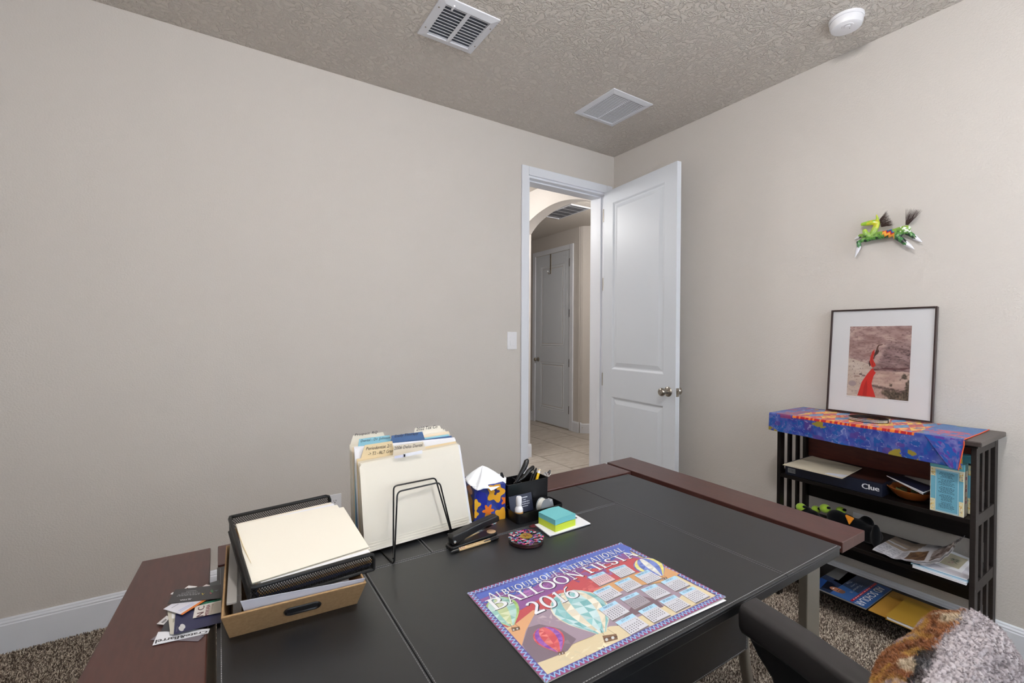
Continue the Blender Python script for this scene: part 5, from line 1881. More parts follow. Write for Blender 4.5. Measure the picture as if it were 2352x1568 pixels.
# front folder
yp = 1.162
t = thing('file_folder', 'plain manila folder at the front of the sorter facing the room', 'folder', (0.306, yp, FZ), 'folders in the wire sorter')
BLp, BRp = Vector((0.3045, 1.144, FZ)), Vector((0.608, 1.164, FZ))
TLp, TRp = PY((826, 1067), 1.154), PY((1053, 1022), 1.162)
A1, A2 = TLp.lerp(TRp, 0.02) + Vector((0, 0, 0.0)), TRp.lerp(TLp, 0.015)
MB().prism([BLp, BRp, TRp + Vector((0, 0, -0.004)), A2 + Vector((0, 0, 0.001)), A1 + Vector((0, 0, 0.001)), TLp + Vector((0, 0, -0.006))], (0, 0.0008, 0)).build('front_leaf', M_MANILA, t)
o5 = Vector((0.003, 0.005, 0.002))
MB().prism([BLp + o5, BRp + o5, TRp + o5, TLp + o5], (0, 0.0008, 0)).build('back_leaf', M_MANILA, t)
o6 = Vector((0.004, 0.003, 0.001))
MB().prism([BLp + o6, BRp + o6 + Vector((0.004, 0, 0)), TRp + o6 + Vector((0.002, 0, -0.002)), TLp + o6 + Vector((0.002, 0, -0.004))], (0, 0.001, 0)).build('contents', M_PAPER, t)
m = MB()
m.face([PY(c, 1.1515) for c in ((906, 1053), (931, 1049), (931, 1042.5), (906, 1047))], (208, 210, 230))
m.face([PY(c, 1.1515) for c in ((927, 1049.5), (970, 1041), (970, 1033.5), (927, 1042))], (236, 238, 246))
m.build('label', M_PRINTM, t)
for k in range(3):                               # creases along the bottom of the folder
    h = 0.008 + 0.007 * k
    MB().tube([BLp.lerp(TLp, h / 0.23) + Vector((0.001, -0.0003, 0)), BRp.lerp(TRp, h / 0.23) + Vector((-0.001, -0.0003, 0))], 0.00045, 4).build('crease', M_MANILA, t)

# ------------------------------------------------------------------ TISSUE BOX
A = Vector((0.633, 1.184, D))
B = Vector((0.7285, 1.163, D))
C = A + Vector((0.016, 0.100, 0))
E_ = C + (B - A)
TH_ = Vector((0, 0, 0.108))
tx = thing('tissue_box', 'cube tissue box printed with yellow and orange flowers on blue', 'tissue box', tuple((A + E_) / 2))
MB().prism([A + Vector((0, 0, .0004)), B + Vector((0, 0, .0004)), E_ + Vector((0, 0, .0004)), C + Vector((0, 0, .0004))], TH_, (42, 56, 132)).build('carton', M_PRINT, tx, bevel=0.0015)
m = MB()


def blob(q, cu, cv, r, petals, amp, col, lay, rot=0.0, ell=1.0):
    n = Vector(q[1]) - Vector(q[0])
    nn = n.cross(Vector(q[3]) - Vector(q[0])).normalized()
    if nn.dot(Vector(CAM) - Vector(q[0])) < 0:
        nn = -nn
    pts = []
    for i in range(30):
        a = 2 * math.pi * i / 30
        rr = r * (1 + amp * math.cos(petals * a + rot))
        u, v = cu + rr * math.cos(a), cv + rr * ell * math.sin(a)
        pts.append(bil(q, min(0.995, max(0.005, u)), min(0.995, max(0.005, v))) + nn * (0.0004 + 0.0002 * lay))
    m.face(pts, col)


fq = [A, B, B + TH_, A + TH_]
lq = [C, A, A + TH_, C + TH_]
for cu, cv, r, p_, am, c_, rot, el in ((0.22, 0.62, 0.14, 2, 0.3, (34, 46, 150), 0.4, 2.2), (0.55, 0.30, 0.13, 2, 0.4, (60, 80, 170), 1.0, 1.8), (0.85, 0.45, 0.1, 2, 0.3, (38, 52, 150), 0, 2.0)):
    blob(fq, cu, cv, r, p_, am, c_, 0, rot, el)
for cu, cv, r, p_, am, c_ in ((0.68, 0.78, 0.26, 5, 0.22, (226, 164, 44)), (0.05, 0.50, 0.13, 4, 0.25, (232, 178, 52)), (0.44, 0.29, 0.15, 6, 0.35, (226, 120, 40)), (0.04, 0.24, 0.09, 4, 0.2, (228, 170, 48)),
                              (0.86, 0.12, 0.20, 5, 0.2, (226, 164, 44)), (1.0, 0.52, 0.12, 5, 0.35, (222, 116, 44)), (0.40, 0.02, 0.16, 4, 0.3, (222, 160, 44))):
    blob(fq, cu, cv, r, p_, am, c_, 1)
blob(fq, 0.70, 0.80, 0.08, 3, 0.4, (52, 48, 96), 2)
for cu, cv, r, p_, am, c_ in ((0.6, 0.80, 0.2, 4, 0.3, (206, 116, 44)), (0.62, 0.52, 0.2, 3, 0.25, (222, 164, 48)), (0.7, 0.15, 0.26, 5, 0.2, (214, 156, 46)), (0.2, 0.3, 0.18, 4, 0.3, (214, 156, 46))):
    blob(lq, cu, cv, r, p_, am, c_, 1)
m.build('carton_print', M_GLOSS, tx)
tc = (A + E_) / 2 + TH_
eu_, ev_ = (B - A) / 2, (C - A) / 2


tpk = PY((1108, 1069), 1.222)
tb_ = [((1066, 1099), 1.225), ((1074, 1109), 1.20), ((1086, 1120), 1.185), ((1097, 1127), 1.168), ((1110, 1123), 1.170), ((1122, 1120), 1.168), ((1128, 1127), 1.164), ((1146, 1118), 1.165),
       ((1162, 1108), 1.178), ((1163, 1104), 1.20), ((1152, 1096), 1.235), ((1138, 1090), 1.262), ((1108, 1091), 1.27), ((1080, 1093), 1.262)]
tb_ = [PY(c, y) for c, y in tb_]


def tissue(u, v):
    n = len(tb_)
    k = u * n
    i = int(k) % n
    e_ = tb_[i].lerp(tb_[(i + 1) % n], k - int(k))
    p = tpk.lerp(e_, v)
    a = u * 2 * math.pi
    p.z += v * (1 - v) * (0.016 * math.sin(3 * a + 2.0) + 0.010 * math.sin(5 * a)) + 0.004 * (fbm(u * 14, v * 5, 2) - 0.5) * v
    if v > 0.05:
        top = tc.z + 0.002
        inside = 1 - v
        if p.z < top and p.y > 1.185:
            p.z = top
    return p


MB().grid(tissue, 84, 14).build('tissue', mat('tissue_paper', (238, 240, 244), 0.9, bump=(500, 0.15, 0.0005)), tx, smooth=True, solid=0.0004)

# ------------------------------------------------------------------ DESK ORGANIZER and what it holds
OX0, OX1, OY0, OYM, OY1 = 0.735, 0.905, 1.103, 1.180, 1.252
og = thing('desk_organizer', 'black plastic desk organizer with tall pen compartment and low tray', 'organizer', ((OX0 + OX1) / 2, 1.18, D))


def rrect(x0, x1, y0, y1, r, n=5):
    out = []
    for cx, cy, a0 in ((x1 - r, y1 - r, 0), (x0 + r, y1 - r, 90), (x0 + r, y0 + r, 180), (x1 - r, y0 + r, 270)):
        for i in range(n + 1):
            a = math.radians(a0 + 90 * i / n)
            out.append((cx + r * math.cos(a), cy + r * math.sin(a)))
    return out


def cup(x0, x1, y0, y1, z0, z1, r, th, name, parent, flare=0.0):
    o1 = rrect(x0, x1, y0, y1, r)
    o2 = rrect(x0 - flare, x1 + flare, y0 - flare, y1 + flare, r)
    i2 = rrect(x0 - flare + th, x1 + flare - th, y0 - flare + th, y1 + flare - th, max(0.001, r - th))
    i1 = rrect(x0 + th, x1 - th, y0 + th, y1 - th, max(0.001, r - th))
    rings = [[(x, y, z0) for x, y in o1], [(x, y, z1) for x, y in o2], [(x, y, z1) for x, y in i2], [(x, y, z0 + th) for x, y in i1]]
    n = len(o1)
    v = [p for r_ in rings for p in r_]
    f = []
    for k in range(3):
        for i in range(n):
            j = (i + 1) % n
            f.append((k * n + i, k * n + j, (k + 1) * n + j, (k + 1) * n + i))
    f.append(tuple(reversed(range(n))))
    f.append(tuple(range(3 * n, 4 * n)))
    return MB().raw(v, f).build(name, M_BLACKP, parent, smooth=True)


cup(OX0, OX1, OY0, OYM - 0.0004, D + 0.0004, D + 0.031, 0.014, 0.0022, 'low_tray', og, 0.002)
cup(OX0 + 0.012, OX1 - 0.002, OYM, OY1, D + 0.0004, D + 0.093, 0.006, 0.0024, 'pen_compartment', og, 0.001)
MB().box(0.806, 0.809, OYM + 0.003, OY1 - 0.003, D + 0.004, D + 0.089).build('divider', M_BLACKP, og)


def pen(name, label, a, b, r, mm, tip=None, tipm=None, cat='pen', group='pens in the organizer'):
    a, b = Vector(a), Vector(b)
    t = thing(name, label, cat, tuple(a), group)
    d = (b - a)
    MB().tube([a, a + d * 0.9, b], [r, r, r * 0.7], 10).build('barrel', mm, t, smooth=True)
    if tip:
        MB().tube([a + d * (1 - tip), a + d * 1.02], [r * 1.08, r * 0.6], 10).build('cap', tipm, t, smooth=True)
    return t


ym = 1.215
def pf(x): return Vector((x, ym, D + 0.006))


# scissors
sca, scb = PY((1212, 1060), ym), PY((1224, 1073), ym + 0.012)
sc = thing('scissors', 'black-handled scissors standing in the organizer', 'scissors', (0.775, ym, D + 0.004))
pv = PY((1184, 1108), ym - 0.005)
MB().tube([pv, pv.lerp(sca, 0.35), pv.lerp(sca, 0.7), sca + Vector((-0.004, 0, 0.002)), sca + Vector((0.002, 0, 0.007))], [0.004, 0.006, 0.0085, 0.0085, 0.004], 10).build('handle', M_BLACKP, sc, smooth=True)
MB().tube([pv, pv.lerp(scb, 0.35) + Vector((0.006, 0, -0.004)), pv.lerp(scb, 0.75), scb, scb + Vector((0.004, 0, 0.004))], [0.004, 0.005, 0.0075, 0.007, 0.003], 10).build('handle', M_BLACKP, sc, smooth=True)
MB().prism([pv + Vector((-0.006, 0, 0.0)), pv + Vector((0.006, 0, 0)), Vector((0.778, ym, D + 0.008)), Vector((0.768, ym, D + 0.008))], (0, 0.0025, 0)).build('blades', mat('chrome', (225, 225, 228), 0.12, metal=1.0), sc)
pen('marker_pen', 'black marker leaning left over the organizer rim', Vector((0.765, ym, D + 0.03)), PY((1152, 1087), ym - 0.01), 0.006, M_BLACKP, 0.3, M_BLACKM, 'marker')
pen('ballpoint_pen', 'black ballpoint pen with silver clip beside the yellow pencil', Vector((0.838, ym, D + 0.004)), PY((1231.5, 1076), ym), 0.0042, M_BLACKP, 0.12, M_BLACKM)
pen('ballpoint_pen', 'thin dark pen left of the black ballpoint', Vector((0.826, ym + 0.008, D + 0.004)), PY((1227, 1079), ym + 0.006), 0.0036, M_BLACKM, 0.1, M_STEEL)
pen('yellow_pen', 'yellow pen with a white end in the organizer', Vector((0.848, ym - 0.006, D + 0.004)), PY((1239.5, 1078), ym - 0.002), 0.0045, mat('yellow_plastic', (236, 190, 30), 0.35), 0.1, M_PLASW)
pen('burgundy_pen', 'burgundy capped pen leaning right in the organizer', Vector((0.868, ym, D + 0.004)), PY((1263, 1081), ym + 0.004), 0.0048, mat('burgundy_plastic', (78, 24, 30), 0.35), 0.08, M_BLACKP)
t = thing('keyring', 'bunch of shiny silver keys lying in the organizer corner', 'keys', (0.885, ym, D + 0.08))
for k in range(4):
    c = PY((1252 + 3 * k, 1091 - (k % 2) * 3), ym - 0.01 + 0.006 * k)
    MB().lathe([(0, 0), (0.007, 0), (0.0075, 0.0012), (0.004, 0.002), (0, 0.002)], c, 12, (0.3 - 0.2 * k, -0.5, 0.8)).build('key', MATS['chrome'], t, smooth=True)
# correction bottle
cb_ = Vector((0.7585, 1.135, D + 0.003))
t = thing('correction_bottle', 'small white bottle with orange label standing in the low tray', 'bottle', tuple(cb_))
MB().lathe([(0, 0), (0.0115, 0), (0.0125, 0.003), (0.0125, 0.03), (0.009, 0.038), (0.006, 0.041), (0, 0.041)], cb_, 20).build('body', M_PLASW, t, smooth=True)
MB().lathe([(0, 0.041), (0.0086, 0.041), (0.0092, 0.052), (0.0088, 0.064), (0.0072, 0.067), (0, 0.067)], cb_, 20).build('cap', M_PLASW, t, smooth=True)
MB().lathe([(0.0127, 0.008), (0.0128, 0.009), (0.0128, 0.022), (0.0127, 0.023)], cb_, 20).build('label', mat('orange_label', (226, 170, 90), 0.5), t)
# card leaning on the pen compartment
t = thing('business_card', 'navy business card with white print leaning inside the organizer', 'card', (0.80, 1.17, D + 0.003))
q = [Vector((0.7480, 1.1635, D + 0.006)), Vector((0.8330, 1.1635, D + 0.006)), Vector((0.8330, 1.1765, D + 0.058)), Vector((0.7480, 1.1765, D + 0.058))]
MB().prism(q, (0, 0.0006, 0)).build('card', mat('navy_print', (34, 40, 62), 0.5), t)
m = MB()
for i, (w_, h) in enumerate(((0.28, 0.05), (0.12, 0.03), (0.42, 0.035), (0.40, 0.035), (0.24, 0.035))):
    v0 = 0.78 - i * 0.12
    put_dashes(m, [bil(q, 0.66 - w_ / 2, v0), bil(q, 0.66 + w_ / 2, v0), bil(q, 0.66 + w_ / 2, v0 + h), bil(q, 0.66 - w_ / 2, v0 + h)], (0, -0.0004, 0), (206, 210, 220), seed=i, lo=0.1, hi=0.25)
m.build('print', M_PRINT, t)
# tape dispenser
td = Vector((0.852, 1.138, D + 0.019))
t = thing('tape_dispenser', 'clear tape dispenser with a white roll lying in the low tray', 'tape dispenser', (td.x, td.y, D + 0.003))
M_CLEAR = mat('clear_plastic', (200, 206, 214), 0.15, trans=0.55)
ax = Vector((0.25, -0.97, 0)).normalized()
MB().lathe([(0.012, -0.008), (0.0205, -0.008), (0.0205, 0.008), (0.012, 0.008), (0.012, -0.008)], td + Vector((0, 0, 0.005)), 26, ax).build('roll', mat('matt_tape', (214, 214, 208), 0.7), t, smooth=True)
MB().lathe([(0, -0.0095), (0.0225, -0.0095), (0.0225, -0.0105), (0, -0.0105)], td + Vector((0, 0, 0.005)), 26, ax).build('side', M_CLEAR, t, smooth=True)
MB().lathe([(0, 0.0095), (0.0225, 0.0095), (0.0225, 0.0105), (0, 0.0105)], td + Vector((0, 0, 0.005)), 26, ax).build('side', M_CLEAR, t, smooth=True)
MB().obox(td + Vector((0.026, 0.006, 0.002)), (0.012, 0.003, 0.004), ax * 0.009, (-0.003, 0, 0.012)).build('cutter_nose', M_CLEAR, t, bevel=0.002)

# ------------------------------------------------------------------ NOTE CUBE, PAD, COASTER, STAPLER, PEN
pd = [Vector((0.763, 0.989, D)), Vector((0.916, 0.992, D)), Vector((0.922, 1.066, D)), Vector((0.772, 1.072, D))]
t = thing('notepad', 'white notepad under the sticky note cube', 'notepad', tuple((pd[0] + pd[2]) / 2))
MB().prism([p + Vector((0, 0, 0.0004)) for p in pd], (0, 0, 0.0022)).build('backing', mat('dark_grey_board', (62, 62, 66), 0.7), t)
MB().prism([p.lerp(pd[2], 0.004) + Vector((0, 0, 0.0027)) for p in pd], (0, 0, 0.0022)).build('sheets', M_PAPER, t)
m = MB()
q = [bil(pd, u, v) + Vector((0, 0, 0.0051)) for u, v in ((0.80, 0.66), (0.93, 0.66), (0.93, 0.78), (0.80, 0.78))]
put_dashes(m, q, (0, 0, 0), (40, 40, 44), 2, 0.2, 0.4)
m.build('print', M_PRINT, t)
s0 = Vector((0.7895, 0.998, D + 0.0052))
su, sv = Vector((0.0785, 0.0055, 0)), Vector((-0.0035, 0.0745, 0))
t = thing('sticky_note_cube', 'sticky note cube, teal on top and lime green below', 'sticky notes', tuple(s0 + (su + sv) / 2))
q = [s0, s0 + su, s0 + su + sv, s0 + sv]
MB().prism(q, (0, 0, 0.0185)).build('lime_block', mat('lime_paper', (196, 214, 60), 0.7), t)


def teal_top(u, v):
    return bil(q, u, v) + Vector((0, 0, 0.0340 + 0.0022 * math.sin(math.pi * u) - 0.001 * v))


m = MB()
m.grid(teal_top, 10, 10)
lo = lambda u, v: bil(q, u, v) + Vector((0, 0, 0.0186 + 0.0016 * math.sin(math.pi * u)))
n = 10
for k in range(n):
    a, b = k / n, (k + 1) / n
    m.face([lo(a, 0), lo(b, 0), teal_top(b, 0), teal_top(a, 0)]).face([lo(b, 1), lo(a, 1), teal_top(a, 1), teal_top(b, 1)])
    m.face([lo(1, a), lo(1, b), teal_top(1, b), teal_top(1, a)]).face([lo(0, b), lo(0, a), teal_top(0, a), teal_top(0, b)])
m.build('teal_block', mat('teal_paper', (112, 190, 196), 0.7), t)
cst = PZ((1208.5, 1236), D + 0.008)
CRD = 0.0475
t = thing('coaster', 'round resin coaster with colourful confetti chips and gold centre', 'coaster', (cst.x, cst.y, D))
cst = Vector((cst.x, cst.y, D + 0.0004))
MB().lathe([(0, 0), (CRD - 0.002, 0), (CRD, 0.002), (CRD, 0.0095), (CRD - 0.0015, 0.0112), (0, 0.0112)], cst, 48).build('disc', mat('dark_resin', (46, 20, 22), 0.12, coat=0.6), t, smooth=True)
m = MB()
pal = ((206, 92, 140), (90, 170, 180), (52, 110, 150), (190, 40, 90), (226, 170, 180), (60, 40, 110), (150, 70, 150), (36, 60, 80), (214, 110, 110), (120, 190, 200))
for k in range(230):
    r = CRD * math.sqrt(random.uniform(0.10, 0.93))
    a = random.uniform(0, 2 * math.pi)
    c = cst + Vector((r * math.cos(a), r * math.sin(a), 0.0114 + 0.00001 * k))
    w_ = random.uniform(0.0026, 0.0058)
    a0 = random.uniform(0, 6)
    nn_ = random.randint(4, 6)
    m.face([c + Vector((w_ * math.cos(a0 + j * 2 * math.pi / nn_) * random.uniform(0.7, 1.1), 0.8 * w_ * math.sin(a0 + j * 2 * math.pi / nn_) * random.uniform(0.7, 1.1), 0)) for j in range(nn_)], random.choice(pal))
m.build('confetti', M_GLOSS, t)
em = MB().lathe([(0, 0.0140), (0.0165, 0.0140), (0.0165, 0.0148), (0, 0.0149)], cst, 36).build('gold_medallion', mat('gold_foil', (196, 160, 60), 0.3, metal=0.7), t, smooth=True)
m = MB()
for s_ in ((1, 1), (1, -1)):
    m.tube([cst + Vector((-0.007 * s_[0], -0.005 * s_[1], 0.0152)), cst + Vector((0.007 * s_[0], 0.005 * s_[1], 0.0152))], 0.0011, 6)
for a in range(4):
    an = a * math.pi / 2 + 0.8
    m.ellipsoid(cst + Vector((0.007 * math.cos(an), 0.006 * math.sin(an), 0.0152)), (0.0025, 0, 0), (0, 0.002, 0), (0, 0, 0.0006), 8, 4)
m.build('emblem', mat('brown_enamel', (120, 66, 30), 0.4), em)
st_ = PZ((1229, 1208), D)
t = MB()
pts = []
for i in range(16):
    a = 2 * math.pi * i / 16
    r = 0.021 if i % 2 == 0 else 0.013
    pts.append(Vector((st_.x + r * math.cos(a), st_.y + 0.6 * r * math.sin(a), D + 0.0005)))
t.prism(pts, (0, 0, 0.0012))
tag(t.build('paper_flower', mat('burgundy_paper', (98, 34, 40), 0.5), loc=tuple(st_)), 'small burgundy paper flower lying between coaster and organizer', 'paper flower')

# stapler
sp = thing('stapler', 'black desk stapler lying in front of the tissue box', 'stapler', (0.57, 1.085, D))
sa, sb_ = Vector((0.497, 1.074, D)), Vector((0.655, 1.090, D))
sdv = (sb_ - sa).normalized()
ss = Vector((-sdv.y, sdv.x, 0))


def spt(s, w_, z):
    return sa + sdv * s + ss * w_ + Vector((0, 0, z))


out = [(0, -0.012), (0.006, -0.018), (0.13, -0.016), (0.150, -0.013), (0.158, 0), (0.150, 0.013), (0.13, 0.016), (0.006, 0.018), (0, 0.012)]
MB().prism([spt(s, w_, 0.0006) for s, w_ in out], (0, 0, 0.0095)).build('base', M_BLACKP, sp, bevel=0.003, seg=3)
sid = [(0.008, 0.0115), (0.005, 0.030), (0.010, 0.036), (0.020, 0.037), (0.100, 0.050), (0.150, 0.055), (0.159, 0.051), (0.160, 0.038), (0.152, 0.036), (0.120, 0.034), (0.050, 0.019), (0.030, 0.0115)]
MB().prism([spt(s, -0.0115, z) for s, z in sid], ss * 0.023).build('top_arm', M_BLACKP, sp, bevel=0.0035, seg=3)
MB().prism([spt(s, -0.007, z) for s, z in ((0.045, 0.0135), (0.150, 0.031), (0.152, 0.0345), (0.12, 0.0332), (0.05, 0.0185))], ss * 0.014).build('magazine_rail', MATS['chrome'], sp)
for w_ in (-0.0135, 0.0135):
    MB().lathe([(0, -0.001), (0.004, -0.001), (0.0035, 0.001), (0, 0.001)], spt(0.014, w_ * 0.93, 0.020), 14, -ss if w_ < 0 else ss).build('hinge_pin', MATS['chrome'], sp, smooth=True)
an_ = spt(0.138, -0.001, 0.0102)
MB().lathe([(0, 0), (0.0125, 0), (0.0125, 0.0008), (0, 0.001)], an_, 24).build('anvil', mat('tan_sticker', (196, 164, 130), 0.5), sp)
# wooden pen in front of the stapler
pa, pb = Vector((0.4955, 1.0470, D + 0.0052)), Vector((0.639, 1.0545, D + 0.0052))
pn = thing('wooden_pen', 'printed bamboo pen with black ends lying in front of the stapler', 'pen', tuple(pa))
dp = (pb - pa)
MB().tube([pa + dp * 0.14, pa + dp * 0.80], 0.0046, 14).build('barrel', mat('bamboo', (206, 176, 130), 0.5), pn, smooth=True)
MB().tube([pa - dp * 0.02, pa + dp * 0.03, pa + dp * 0.139], [0.001, 0.0036, 0.0047], 12).build('tip', M_BLACKP, pn, smooth=True)
MB().tube([pa + dp * 0.801, pa + dp * 0.97, pa + dp * 1.0], [0.0047, 0.0046, 0.003], 12).build('end_cap', M_BLACKP, pn, smooth=True)
MB().obox(pa + dp * 0.80 + Vector((0, -0.0038, 0.0035)), dp * 0.14, Vector((0, 0.0012, 0)), Vector((0, 0, 0.001))).build('clip', M_BLACKP, pn)
m = MB()
pn_u = dp.normalized()
vv_ = Vector((0, -0.62, 0.78))                 # print faces up and towards the viewer
wv_ = Vector((0, 0.78, 0.62))


def pp(s, h, l=0):
    return pa + dp * s + vv_ * (0.0048 + 0.0001 * l) + wv_ * h


for k in range(26):
    s_ = 0.15 + 0.10 * random.random() if k < 18 else 0.70 + 0.09 * random.random()
    h = random.uniform(-0.0024, 0.0024)
    c_ = random.choice(((96, 150, 70), (110, 70, 150), (206, 90, 70), (60, 140, 170), (90, 60, 40)))
    m.face([pp(s_, h, 1), pp(s_ + 0.012, h, 1), pp(s_ + 0.012, h + 0.0012, 1), pp(s_, h + 0.0012, 1)], c_)
put_text(m, 'HONEY & CEDAR', [pp(0.30, -0.0009, 2), pp(0.66, -0.0009, 2), pp(0.66, 0.0013, 2), pp(0.30, 0.0013, 2)], (0, 0, 0), (60, 46, 36))
m.build('print', M_PRINT, pn)

# ------------------------------------------------------------------ BUSINESS CARDS on the left board
def c1(a, b):
    return (345 + a / 8.711, 1310 + b / 8.711)


def card(label, px, lvl, col, prints=(), th=0.0006):
    z = D + 0.0006 + lvl * 0.0011
    q = [PZ(c1(*p), z) for p in px]
    t = thing('business_card', label, 'card', tuple(q[0]), 'cards piled beside the kraft box')
    MB().prism([Vector((p.x, p.y, z)) for p in q], (0, 0, th), col).build('card', M_PRINT, t)
    if prints:
        m = MB()
        for k, pr in enumerate(prints):
            zl = z + th + 0.00012 + 0.00006 * k
            if pr[0] == 'p':
                m.face([PZ(c1(*p), zl) for p in pr[1]], pr[2])
            elif pr[0] == '~':
                put_dashes(m, [PZ(c1(*p), zl) for p in pr[1]], (0, 0, 0), pr[2], k)
            else:
                put_text(m, pr[0], [PZ(c1(*p), zl) for p in pr[1]], (0, 0, 0), pr[2], bold=pr[3] if len(pr) > 3 else 0)
        m.build('print', M_PRINT, t)
    return t


card('frosted grey card at the bottom of the pile', [(0, 1392), (130, 1300), (1085, 1300), (960, 1415)], 0, (118, 112, 120))
card('white store card with black lettering lying upside down', [(160, 1232), (1195, 1165), (1160, 1255), (45, 1500)], 1, (226, 228, 234),
     [('Crate&Barrel', [(1160, 1195), (125, 1385), (105, 1460), (1130, 1250)], (20, 20, 24), 0.0009)])
card('plain charcoal card behind the navy bank card', [(210, 1215), (330, 990), (480, 900), (500, 1215)], 2, (66, 66, 70))
card('small white card poking out at the left of the pile', [(130, 1070), (330, 905), (400, 940), (268, 1085)], 3, (206, 204, 204), [('p', [(215, 1040), (310, 960), (335, 985), (255, 1050)], (120, 118, 120))])
card('pale grey patterned card under the white and orange one', [(345, 800), (520, 800), (480, 1280), (400, 1272)], 4, (196, 192, 178), [('p', [(430, 850), (490, 860), (470, 960), (430, 950)], (226, 226, 226)), ('p', [(455, 960), (500, 950), (500, 1010), (450, 1040)], (160, 156, 140))])
circ = lambda cx, cy, r, e: [(cx + r * math.cos(a) + e * math.sin(a), cy + r * 0.95 * math.sin(a)) for a in [j * math.pi / 10 for j in range(20)]]
card('navy bank card with two silver circles', [(505, 870), (1415, 690), (1415, 1040), (470, 1282)], 5, (44, 46, 78),
     [('p', circ(650, 1115, 52, 10), (206, 206, 206)), ('p', circ(620, 1160, 52, 10), (198, 198, 198)), ('mastercard', [(520, 1225), (535, 1110), (552, 1110), (540, 1225)], (160, 160, 170))])
card('green edged card under the white printed card', [(950, 720), (1080, 640), (1425, 560), (1425, 680)], 6, (44, 110, 86))
card('white card with maroon block letters', [(900, 722), (1425, 600), (1420, 835), (853, 957)], 7, (214, 210, 206),
     [('p', [(1180, 800), (1215, 660), (1425, 608), (1420, 832), (1160, 890)], (178, 172, 160)),
      ('N C', [(1065, 905), (1090, 700), (960, 735), (920, 935)], (78, 26, 36), 0.001), ('MERKABA', [(1165, 890), (1205, 665), (1125, 690), (1090, 905)], (110, 40, 46), 0.0004), ('Healing', [(1225, 860), (1270, 660), (1235, 668), (1205, 865)], (120, 60, 60))])
card('white card with an orange stripe', [(265, 772), (430, 672), (1135, 578), (640, 887)], 8, (220, 220, 230),
     [('p', [(600, 873), (1045, 590), (1135, 580), (640, 886)], (222, 124, 50)), ('p', [(420, 745), (560, 665), (575, 668), (435, 748)], (150, 150, 166)), ('p', [(560, 800), (860, 640), (866, 645), (575, 805)], (170, 180, 220)), ('p', [(590, 815), (880, 655), (886, 660), (600, 822)], (170, 180, 220))])
card('white card with red dot showing above the black one', [(655, 385), (770, 303), (940, 320), (760, 400)], 7, (226, 226, 226), [('p', circ(745, 358, 18, 0), (130, 30, 40))])
card('pinkish white card corner above the black one', [(1025, 338), (1120, 280), (1220, 300), (1180, 345)], 7, (222, 214, 214))
card('white rounded card corner at the upper left of the pile', [(405, 475), (440, 442), (490, 435), (460, 480)], 7, (224, 224, 224))
card('slate grey card reaching under the kraft box edge', [(1190, 250), (1370, 195), (1420, 300), (1200, 310)], 8, (88, 90, 94))
card('black card with grey print and round colour logo', [(500, 385), (1420, 285), (1400, 556), (345, 665)], 9.5, (62, 62, 64),
     [('ALYSSA', [(830, 552), (600, 582), (600, 604), (815, 580)], (216, 216, 220), 0.0004)] +
     [('~', [(x1, y), (x0, y + (x1 - x0) * 0.09), (x0 - 6, y + (x1 - x0) * 0.09 + 14), (x1 - 6, y + 14)], (140, 140, 144)) for x0, x1, y in
      ((535, 985, 464), (545, 1000, 442), (630, 950, 418), (720, 925, 389))] +
     [('p', [(1030, 455), (1050, 450), (1055, 475), (1100, 435), (1050, 490)], (206, 180, 60)), ('p', circ(1235, 410, 30, 4), (70, 120, 80)), ('p', circ(1210, 450, 20, 4), (150, 80, 90)), ('p', [(1280, 395), (1370, 380), (1325, 415)], (96, 110, 120))])

# ------------------------------------------------------------------ BALLOON CALENDAR on the desk
CZ = D + 0.0016
K4 = [Vector((0.4345, 0.572, CZ)), Vector((0.8960, 0.5555, CZ + 0.0035)), Vector((0.9010, 0.8590, CZ)), Vector((0.4455, 0.8645, CZ))]
ca = thing('wall_calendar', 'large balloon festival calendar sheet lying on the desk', 'calendar', tuple((K4[0] + K4[2]) / 2 - Vector((0, 0, 0.001))))
MB().prism([p + Vector((0, 0, -0.0006)) for p in K4], (0, 0, 0.0006)).build('sheet', M_PAPER, ca)
u4 = [K4[0] + Vector((0.01, 0.004, -0.0012)), K4[1] + Vector((-0.006, -0.005, -0.0028)), K4[2] + Vector((-0.004, -0.01, -0.0011)), K4[3] + Vector((0.01, -0.01, -0.0011))]
MB().prism([Vector((p.x, p.y, max(p.z, D + 0.0001))) for p in u4], (0, 0, 0.0003)).build('under_sheet', M_PAPER, ca)
kn = (K4[1] - K4[0]).cross(K4[3] - K4[0]).normalized()
ko = K4[0]
cal = MB()


def kpt(a, b, lay, c=4):
    """pixel in an enlarged view of the calendar -> point on its sheet"""
    px = (1060 + a / 3.7935, 1230 + b / 3.7935) if c == 4 else (1320 + a / 6.72, 1260 + b / 6.72)
    d = Vector(ray(px))
    o = Vector(CAM)
    t_ = (ko - o).dot(kn) / d.dot(kn)
    return o + d * t_ + kn * (0.0002 + 0.00014 * lay)


def k_uv(u, v, lay):
    return bil(K4, u, v) + kn * (0.0002 + 0.00014 * lay)


def kclip(pts):
    """keep the part of a polygon that lies on the sheet"""
    for i in range(4):
        a, b = K4[i], K4[(i + 1) % 4]
        n = kn.cross(b - a)
        out = []
        for j in range(len(pts)):
            p, q = pts[j], pts[(j + 1) % len(pts)]
            dp_, dq_ = (p - a).dot(n), (q - a).dot(n)
            if dp_ >= 0:
                out.append(p)
            if (dp_ >= 0) != (dq_ >= 0):
                out.append(p.lerp(q, dp_ / (dp_ - dq_)))
        pts = out
        if len(pts) < 3:
            return []
    return pts


def kp(pts, col, lay, c=4):
    q = kclip([kpt(a, b, lay, c) for a, b in pts])
    if q:
        cal.face(q, mixc(col, (206, 198, 200), 0.14))


def jit(c, r, k=14):
    d = r.uniform(-k, k)
    return tuple(max(0, min(255, v + d)) for v in c)


